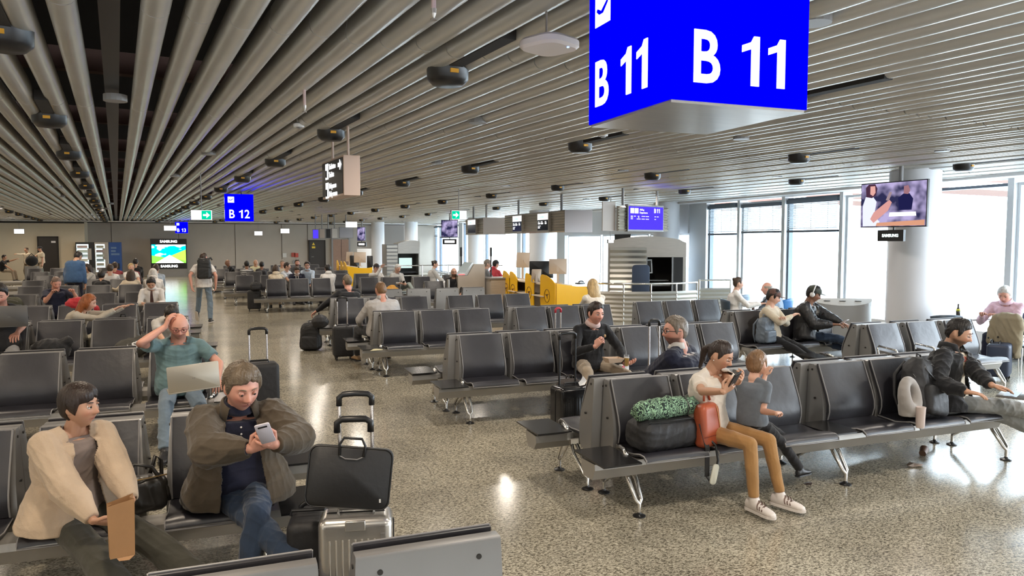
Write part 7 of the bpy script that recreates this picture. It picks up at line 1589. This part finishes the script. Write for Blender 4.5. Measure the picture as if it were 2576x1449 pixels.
# check counter left of the desks
M_lam = mat('grey_laminate', (0.42, 0.37, 0.31), 0.45, var=0.06, vscale=3)
t = thing('check_counter', 'tall grey-beige check counter with sloped top, left of the yellow desk', 'counter', (5.95, 18.6, 0), 0)
MB().prism([(-0.30, 0), (0.45, 0), (0.45, 1.36), (0.16, 1.36), (-0.02, 1.06), (-0.30, 1.06)], 0, 0.06, 'y').obj('side_panel', M_lam, t); MB().prism([(-0.28, 0), (0.42, 0), (0.42, 1.34), (0.17, 1.34), (-0.01, 1.04), (-0.28, 1.04)], 0.06, 0.85, 'y').obj('cabinet', M_lam, t)
MB().prism([(-0.30, 1.065), (-0.02, 1.065), (0.16, 1.365), (0.12, 1.40), (-0.08, 1.12), (-0.30, 1.10)], 0.08, 0.8, 'y').obj('glass_slope', mat('pale_glass', (0.55, 0.65, 0.70), 0.1), t)
MB().cbox((-0.20, -0.01, 1.09), (0.16, 0.02, 0.02)).obj('red_scanner', emis('scan_red', (1.0, 0.1, 0.1), 1.6), t)
t = thing('counter_annex', 'low grey-beige cabinet with drawer front beside the yellow wings', 'cabinet', (6.45, 18.35, 0))
MB().box(0.0, 0, 0.0, 0.80, 0.6, 0.98).obj('body', M_lam, t); MB().box(0.03, -0.015, 0.42, 0.77, 0.0, 0.93).obj('drawer_front', mat('laminate_band', (0.46, 0.40, 0.33), 0.5, var=0.1, vscale=3, stretch=(1, 1, 12)), t); MB().box(-0.02, -0.03, 0.96, 0.82, 0.62, 1.0).obj('top', M_pipe, t)
MB().box(0.55, -0.03, 0.0, 0.75, -0.012, 0.72).obj('yellow_strip', M_orange, t)
for i, (x, y) in enumerate(((6.05, 19.6), (6.75, 19.1))):
    tag(MB().tube([(0, 0, 0), (0, 0, 1.55)], 0.02, 8).tube([(0, 0, 1.55), (0, 0, 1.80)], 0.035, 8).obj('scanner_post', M_black, None, (x, y, 0)), ('left' if i == 0 else 'right') + ' black scanner post behind the check counter', 'post')
tag(MB().tube([(0, 0, 0.02), (0, 0, 1.05)], 0.035, 12).lathe([(0, 0), (0.15, 0), (0.15, 0.02), (0, 0.02)], n=18).obj('barrier_post', M_steel, None, D(1128, 740, 17.0).to_2d().to_3d(), smooth=40), 'steel barrier post in front of the check counter', 'post')
bpy.data.objects['barrier_post'].location.z = 0
# inspection booth
t = thing('inspection_booth', 'dark steel booth with arched roof and open workstation behind the railing', 'booth', (9.35, 17.2, 0), R(-26))
MB().box(0, 0, 0, 0.05, 1.2, 1.92).obj('side_wall', M_steel, t); MB().box(1.95, 0, 0, 2.03, 1.2, 1.92).obj('side_wall', M_steel, t); MB().box(0.05, 1.15, 0, 1.95, 1.2, 1.8).obj('rear_wall', M_dark, t)
arch = [(0.0, 1.55), (2.03, 1.55), (2.03, 1.93), (1.95, 1.96)] + [(1.85 - 1.75*k/10, 1.93 + 0.17*math.sin(math.pi*(0.12 + 0.72*(1-k/10)))) for k in range(11)] + [(0.0, 1.93)]
MB().prism(arch, -0.02, 0.03, 'y').obj('arched_fascia', M_steel, t); MB().prism([(0.05, 1.90), (1.95, 1.90), (1.95, 1.93), (1.4, 2.04), (0.9, 2.04), (0.05, 1.93)], 0.03, 1.2, 'y').obj('roof', M_steel, t)
for k in range(12): MB().prism([(-0.06, 0.1+0.142*k), (-0.085, 0.171+0.142*k), (-0.06, 0.242+0.142*k), (-0.045, 0.242+0.142*k), (-0.045, 0.1+0.142*k)], 0.05, 1.0, 'x').obj('slat', M_corr, t)
MB().box(1.0, -0.02, 0, 1.03, 0.02, 1.58).obj('post', M_pipe, t); MB().box(1.66, -0.03, 0, 1.70, 0.02, 1.56).obj('post', M_pipe, t); MB().box(1.70, 0.0, 0, 1.95, 0.04, 1.56).obj('dark_side_panel', M_dark, t)
MB().box(1.02, 0.2, 0.78, 1.66, 0.8, 0.82).obj('desk_shelf', M_pipe, t); MB().box(1.02, 0.15, 0.92, 1.60, 0.5, 0.94).obj('desk_shelf', M_pipe, t)
q = MB().box(1.02, 0.35, 1.05, 1.26, 0.38, 1.42).obj('monitor_frame', M_white, t, rot=(0, R(-3), 0)); MB().box(1.03, 0.345, 1.08, 1.23, 0.35, 1.39).obj('display', M_black, q)
t = thing('office_chair', 'tall dark blue office chair back in front of the booth', 'chair', (9.75, 16.2, 0), R(-20))
MB().rslab(0.44, 0.78, 0.07, 0.08, (0, 0.0, 0.98)).obj('backrest', mat('chair_blue', (0.035, 0.05, 0.085), 0.7), t, smooth=50); MB().add(*rbox(0.48, 0.46, 0.09, 0.04, (0, 0.26, 0.52))).obj('seat', MATS['chair_blue'], t, smooth=50); MB().tube([(0, 0.26, 0.06), (0, 0.26, 0.48)], 0.03, 10).obj('gas_lift', M_black, t)
for k in range(5): a = 6.283*k/5; g = MB().tube([(0, 0.26, 0.09), (0.28*math.cos(a), 0.26+0.28*math.sin(a), 0.07)], 0.018, 6).obj('star_foot', M_black, t); MB().ell((0.28*math.cos(a), 0.26+0.28*math.sin(a), 0.03), (0.03, 0.03, 0.03), 8, 6).obj('caster', M_black, g)
# curved louvred railing
t = thing('curved_railing', 'curved steel railing with louvre panel and handrail before the booth', 'railing', (0, 0, 0))
rp = [V(7.85, 15.05, 0), V(8.35, 14.62, 0), V(8.95, 14.42, 0), V(9.6, 14.38, 0), V(10.25, 14.5, 0)]
def louvre(parent, a, b, z0, z1, n):
    d = (b-a).normalized(); nn = V(-d.y, d.x, 0)
    for k in range(n):
        za = z0 + (z1-z0)*k/n; zb = z0 + (z1-z0)*(k+1)/n; zm = (za+zb)/2
        vs = []
        for p in (a, b): vs += [p + V(0, 0, za), p - nn*0.025 + V(0, 0, zm), p + V(0, 0, zb), p + nn*0.012 + V(0, 0, zb), p + nn*0.012 + V(0, 0, za)]
        MB().add(vs, [(0, 1, 6, 5), (1, 2, 7, 6), (2, 3, 8, 7), (3, 4, 9, 8), (4, 0, 5, 9), (0, 4, 3, 2, 1), (5, 6, 7, 8, 9)]).obj('louvre', M_corr, parent)
for a, b in zip(rp[:-1], rp[1:]): louvre(t, a, b, 0.12, 0.82, 7)
MB().tube([p + V(0, 0, 1.0) for p in rp], 0.022, 10).obj('handrail', M_chrome, t, smooth=True)
for i, p in enumerate(rp): MB().tube([p, p + V(0, 0, 1.0)], 0.018, 8).obj('post', M_chrome, t)
t = thing('straight_railing', 'straight louvred barrier right of the curved railing by the window', 'railing', (0, 0, 0))
a, b = V(10.45, 14.7, 0), V(11.2, 14.5, 0); louvre(t, a, b, 0.1, 0.85, 8); MB().tube([a + V(0, 0, 1.04), b + V(0, 0, 1.04)], 0.02, 8).obj('handrail', M_chrome, t)
for p in (a, b, b + V(0.1, 0, 0)): MB().tube([p, p + V(0, 0, 1.06)], 0.022, 8).obj('post', M_chrome, t)
# far railing and second booth
t = thing('far_railing', 'long thin steel railing in front of the second booth', 'railing', (0, 0, 0))
for z in (1.0, 0.6): MB().tube([(5.3, 29.0, z), (8.4, 29.0, z), (10.4, 28.0, z)], 0.022, 6).obj('rail', M_chrome, t)
for x in (5.3, 6.3, 7.3, 8.4): MB().tube([(x, 29.0, 0), (x, 29.0, 1.0)], 0.022, 6).obj('post', M_chrome, t)
t = thing('second_booth', 'smaller grey booth with a lit screen inside, behind the white-hooded man', 'booth', (6.25, 31.0, 0))
MB().box(0, 0, 0, 0.5, 0.9, 1.85).obj('ribbed_wall', M_grey, t)
for k in range(11): MB().box(0.02, -0.03, 0.15+k*0.155, 0.48, 0.0, 0.25+k*0.155).obj('slat', M_corr, t)
MB().prism([(0.5, 1.45), (1.45, 1.45), (1.45, 2.0)] + [(1.35-0.85*k/6, 2.0+0.06*math.sin(math.pi*(1-k/6)) - 0.12*k/6) for k in range(7)], -0.02, 0.9, 'y').obj('arched_fascia', M_steel, t)
MB().box(1.40, 0, 0, 1.45, 0.9, 1.45).obj('side_wall', M_steel, t); MB().box(0.5, 0.5, 0, 1.4, 0.55, 1.45).obj('rear_wall', M_dark, t); MB().box(0.62, 0.3, 0.82, 1.18, 0.34, 1.26).obj('screen', emis('booth_screen', (0.5, 0.65, 0.62), 1.0), t); MB().box(0.5, 0.1, 0.62, 1.4, 0.5, 0.68).obj('shelf', M_black, t)
for i, (u0, u1, Y, lb) in enumerate(((880, 904, 30.5, 'dark back of a monitor right of the second yellow desk'), (923, 938, 29.6, 'slim black chair back before the second booth'))):
    a, b = D(u0, 645, Y), D(u1, 672, Y); t = thing(('monitor', 'stool')[i], lb, ('monitor', 'chair')[i], ((a.x+b.x)/2, Y, 0)); MB().rslab(abs(b.x-a.x), 0.55, 0.05, 0.03, (0, 0, 1.12)).obj('board', M_black, t, smooth=50); MB().tube([(0, 0, 0), (0, 0, 0.9)], 0.03, 8).obj('stem', M_black, t)
tag(MB().box(-1.1, -0.3, 0.0, 1.1, 0.3, 0.74).obj('work_table', M_white, None, (6.9, 21.7, 0), bevel=0.01), 'white work table before the woman with the hair bun', 'table')
laptop('small dark laptop open on the white work table', (6.75, 21.7, 0.742), R(70), 0.32, 0.22, R(20), M_lapg)

# ------------------------------------------------------------------ window side furniture
t = thing('waste_station', 'grey curved waste station with slots behind the daylit bench', 'bin', (9.62, 9.55, 0), R(-28))
pl = [(0.50*math.cos(a), -0.30*math.sin(a)) for a in np.linspace(0, math.pi, 15)]
MB().prism([(x, y) for x, y in pl], 0.0, 0.90, 'z').obj('body', mat('bin_grey', (0.36, 0.355, 0.34), 0.45), t, smooth=35)
tp_ = MB().add([(x*1.01, y*1.01, 0.90 + 0.10*(1+y/0.30)*0.0 + 0.10*(0.30+y)/0.30) for x, y in pl] + [(x*1.01, y*1.01, 0.885) for x, y in pl], [tuple(range(15)), tuple(range(29, 14, -1))] + [(i, 15+i, 15+(i+1) % 15, (i+1) % 15) for i in range(15)]).obj('sloped_lid', MATS['bin_grey'], t)
for x in (-0.25, 0.0, 0.25): MB().cbox((x, -0.12, 0.966), (0.10, 0.03, 0.006)).obj('slot', M_black, tp_, rot=(R(0), 0, 0))
text('lettering', 'Non Glass', 0.045, M_grey, t, (-0.32, -0.245, 0.66), rz=R(-28))
def cafe_chair(label, loc, rz, m):
    t = thing('cafe_chair', label, 'chair', loc, rz)
    vs = []; fs = []; n = 10
    for i in range(n+1):
        a = R(-62 + 124*i/n)
        for z, r in ((0.62, 0.235), (0.70, 0.245), (0.80, 0.255), (0.86, 0.262)): vs.append((r*math.sin(a), 0.0 + r*math.cos(a), z - (0.05*abs(math.sin(a))**3 if z > 0.8 else 0)))
    for i in range(n):
        for j in range(3): fs.append((i*4+j, (i+1)*4+j, (i+1)*4+j+1, i*4+j+1))
    o = MB().add(vs, fs).obj('backrest', m, t, smooth=True); s = o.modifiers.new('t', 'SOLIDIFY'); s.thickness = 0.012
    MB().add(*rbox(0.42, 0.42, 0.03, 0.014, (0, 0, 0.45))).obj('seat', m, t, smooth=50)
    for sx in (-1, 1):
        MB().tube([(sx*0.19, -0.19, 0.0), (sx*0.17, -0.16, 0.44)], 0.011, 8).obj('leg', M_chrome, t); MB().tube([(sx*0.19, 0.20, 0.0), (sx*0.17, 0.17, 0.44), (sx*0.16, 0.21, 0.66)], 0.011, 8).obj('leg', M_chrome, t)
    return t
M_cb = mat('cafe_blue', (0.045, 0.07, 0.10), 0.4)
cafe_chair('dark blue shell chair left of the cafe table', (10.15, 8.05, 0.0), R(150), M_cb)
cafe_chair('cafe chair with the trench coat on it', (10.78, 7.20, 0.0), R(90), M_cb)
cafe_chair('cafe chair under the man in the pink shirt', (11.2, 7.75, 0.0), R(-70), M_cb)
cafe_chair('pale blue shell chair beside the railing post by the window', (10.05, 12.75, 0.0), R(200), mat('pale_blue_shell', (0.25, 0.33, 0.42), 0.4))
cafe_chair('bright blue shell chair behind the bald man at the window', (10.1, 11.55, 0.0), R(210), mat('bright_blue_shell', (0.04, 0.17, 0.42), 0.35))
cafe_chair('chair under the woman in the white blouse', (9.05, 11.6, 0.0), R(62), M_cb)
def cafe_table(label, loc, w, d, h=0.74):
    t = thing('cafe_table', label, 'table', loc); MB().add(*rbox(w, d, 0.03, 0.014, (0, 0, h))).obj('table_top', M_white, t, smooth=50); MB().tube([(0, 0, 0.02), (0, 0, h-0.01)], 0.035, 12).obj('pedestal', M_chrome, t); MB().lathe([(0, 0), (0.25, 0), (0.24, 0.02), (0, 0.025)], n=20).obj('base', M_chrome, t); return t
cafe_table('white cafe table with a bottle at the right edge', (10.75, 8.35, 0), 0.8, 0.7)
cafe_table('white cafe table in front of the woman in the white blouse', (9.75, 11.9, 0), 0.8, 0.7)
t = thing('bottle', 'dark glass bottle with yellow label on the cafe table', 'bottle', (10.60, 8.15, 0.757)); MB().lathe([(0, 0), (0.032, 0), (0.032, 0.13), (0.012, 0.18), (0.012, 0.23), (0, 0.23)], n=14).obj('glass_body', mat('bottle_dark', (0.02, 0.015, 0.01), 0.15), t, smooth=40); MB().lathe([(0, 0.12), (0.034, 0.12), (0.026, 0.15), (0, 0.15)], n=14).obj('neck_label', mat('label_yellow', (0.75, 0.70, 0.05), 0.5), t)
t = thing('trench_coat', 'khaki trench coat hung over a cafe chair back', 'coat', (10.71, 7.20, 0), R(80))
cush(mat('khaki_coat', (0.27, 0.225, 0.15), 0.85, bump=0.3, bscale=14), 'coat_body', [('l', [((0, 0.25, 0.93), 0.15, 0.05, V(1, 0, 0), V(0, 1, 0)), ((0, 0.27, 0.86), 0.24, 0.09, V(1, 0, 0), V(0, 1, 0)), ((0, 0.28, 0.6), 0.25, 0.09, V(1, 0, 0), V(0, 1, 0)), ((0.02, 0.28, 0.3), 0.24, 0.08, V(1, 0, 0), V(0, 1, 0))]), ('c', (0.18, 0.30, 0.84), (0.22, 0.36, 0.5), 0.06, 0.05)], t, 0.013, 0.02, 41)
MB().ell((0.2, 0.40, 0.55), (0.015, 0.008, 0.015), 8, 6).obj('button', M_black, t); MB().ell((0.05, 0.385, 0.58), (0.015, 0.008, 0.015), 8, 6).obj('button', M_black, t)
tag(MB().lathe([(0, 0), (0.03, 0), (0.038, 0.10), (0.04, 0.13), (0, 0.135)], n=14).obj('coffee_cup', M_black, None, (9.02, 7.95, 0.0), smooth=40), 'black lidded cup on the floor-side ledge behind the daylit bench', 'cup')
bpy.data.objects['coffee_cup'].location = (8.2, 6.83, SZ+0.002); bpy.data.objects['coffee_cup']['label'] = 'black lidded cup on a seat of the daylit bench'
MB().box(12.0, -4, 0.10, 12.3, Yat(2130), 0.42).obj('trim_7', M_white, kind='structure')
# things on the apron seen through the glass
def shed(label, x, y, w, d, h, col, nm, z=-4.0):
    t = thing(nm, label, nm.replace('_', ' '), (x, y, z), R(20)); m = mat('c_' + nm + str(int(x)), col, 0.6); MB().box(-w/2, -d/2, 0.4, w/2, d/2, h).obj('body', m, t, bevel=0.05); MB().box(-w/2-0.02, -d/2-0.02, h*0.7, w/2+0.02, d/2+0.02, h*0.85).obj('window_band', mat('apron_glass', (0.2, 0.3, 0.4), 0.2), t)
    for sx in (-1, 1):
        for sy in (-1, 1): MB().lathe([(0, -0.15), (0.4, -0.15), (0.4, 0.15), (0, 0.15)], (sx*w*0.3, sy*d*0.5, 0.4), 14, Matrix.Rotation(R(90), 3, 'X')).obj('wheel', M_black, t)
shed('pale blue service truck outside, seen beside the white-haired man', 42, 26, 3.2, 2.4, 4.2, (0.25, 0.45, 0.6), 'service_truck')
shed('light aircraft loader outside behind the glass door', 36, 52, 6, 3, 4.6, (0.6, 0.63, 0.66), 'loader')
# striped shirt for the striped person, lettering on the printed T-shirt, shoe stripes
from mathutils.bvhtree import BVHTree
def decal(P, child_prefix, me, m, origin, right, up, fwd, name, dist=0.35, off=0.002, cuts=0):
    """lays a flat mesh (x,z) on the surface of a child of P, all in person-local coordinates"""
    ch = [o for o in P.children if o.name.split('.')[0] == child_prefix][0]; bv = BVHTree.FromPolygons([v.co for v in ch.data.vertices], [tuple(p.vertices) for p in ch.data.polygons])
    mx = ch.matrix_basis
    for v in me.vertices:
        p = Vector(origin) + right*v.co.x + up*v.co.z; s = p + fwd*dist; h, n, i, d_ = bv.ray_cast(s, -fwd, dist*2)
        v.co = (h + fwd*off) if h else p
    me.materials.clear(); me.materials.append(m); return inst(name, me, ch)
J = Jr; c0 = J['sp'](0.80)
for s, c_, dz in (('MMN', M_black, 0.035), ('LEA', mat('print_red', (0.45, 0.04, 0.04), 0.6), -0.012)):
    decal(Pr, 't_shirt', text_mesh(s, 0.058, 0, 0.001, 0.9, 'CENTER'), c_, c0 + J['up']*dz, J['sx']*1.0, J['up'], J['fy'], 'shirt_lettering')

for sd in (1, -1):
    shoes_ = [o for o in Pf.children if o.name.split('.')[0] == 'shoe']
    bv = [BVHTree.FromPolygons([v.co for v in o.data.vertices], [tuple(p.vertices) for p in o.data.polygons]) for o in shoes_]
    for o, b_, A in zip(shoes_, bv, (Jf['AL'], Jf['AR'])):
        for k in range(3):
            g = MB(); n_ = 5; pts_ = []
            for j in range(n_+1):
                for e in (0, 0.010): pts_.append(A + V(0, -(0.035 + 0.020*k + e) - 0.020*j/n_, 0.018 - 0.055*j/n_))
            vs_ = []
            for p_ in pts_:
                h_, nn, ii, dd_ = b_.ray_cast(p_ + V(sd*0.2, 0, 0), V(-sd, 0, 0), 0.4); vs_.append((h_ + V(sd, 0, 0)*0.0015) if h_ else p_)
            g.add(vs_, [(2*j, 2*j+1, 2*j+3, 2*j+2) for j in range(n_)]).obj('side_stripe', mat('stripe_taupe', (0.18, 0.12, 0.10), 0.6), o)

def tie(P, J, m):
    g = MB(); n_ = 12; pts_ = []
    for k in range(n_+1):
        z = 0.01 - 0.30*k/n_; w_ = 0.014 + 0.022*(k/n_) if k < n_ else 0.002
        if k == 1: w_ = 0.012
        for sx_ in (-1, 0, 1): pts_.append((sx_*w_, 0, z))
    me = bpy.data.meshes.new('tie'); fs_ = []
    for k in range(n_):
        for j in range(2): a = 3*k+j; fs_.append((a, a+1, a+4, a+3))
    me.from_pydata(pts_, [], fs_); decal(P, 'shirt', me, m, J['nb'] - J['up']*0.03, J['sx'], J['up'], J['fy'], 'tie', off=0.006)
tie(Psu, Jsu, c_black); tie(Pwt, Jwt, mat('tie_patterned', (0.08, 0.035, 0.03), 0.6, var=0.8, vscale=60))
# buttons on the polo shirt
for k in range(3):
    ch = [o for o in Pm.children if o.name.split('.')[0] == 'shirt'][0]; bv = BVHTree.FromPolygons([v.co for v in ch.data.vertices], [tuple(p.vertices) for p in ch.data.polygons])
    o_ = Jm['nb'] - Jm['up']*(0.055 + 0.036*k); h_, n_, i_, d_ = bv.ray_cast(o_ + Jm['fy']*0.4, -Jm['fy'], 0.8)
    if h_: MB().ell(h_ + Jm['fy']*0.003, (0.006, 0.004, 0.006), 10, 6).obj('button', M_white, ch)
bpy.data.scenes.remove(TMP)
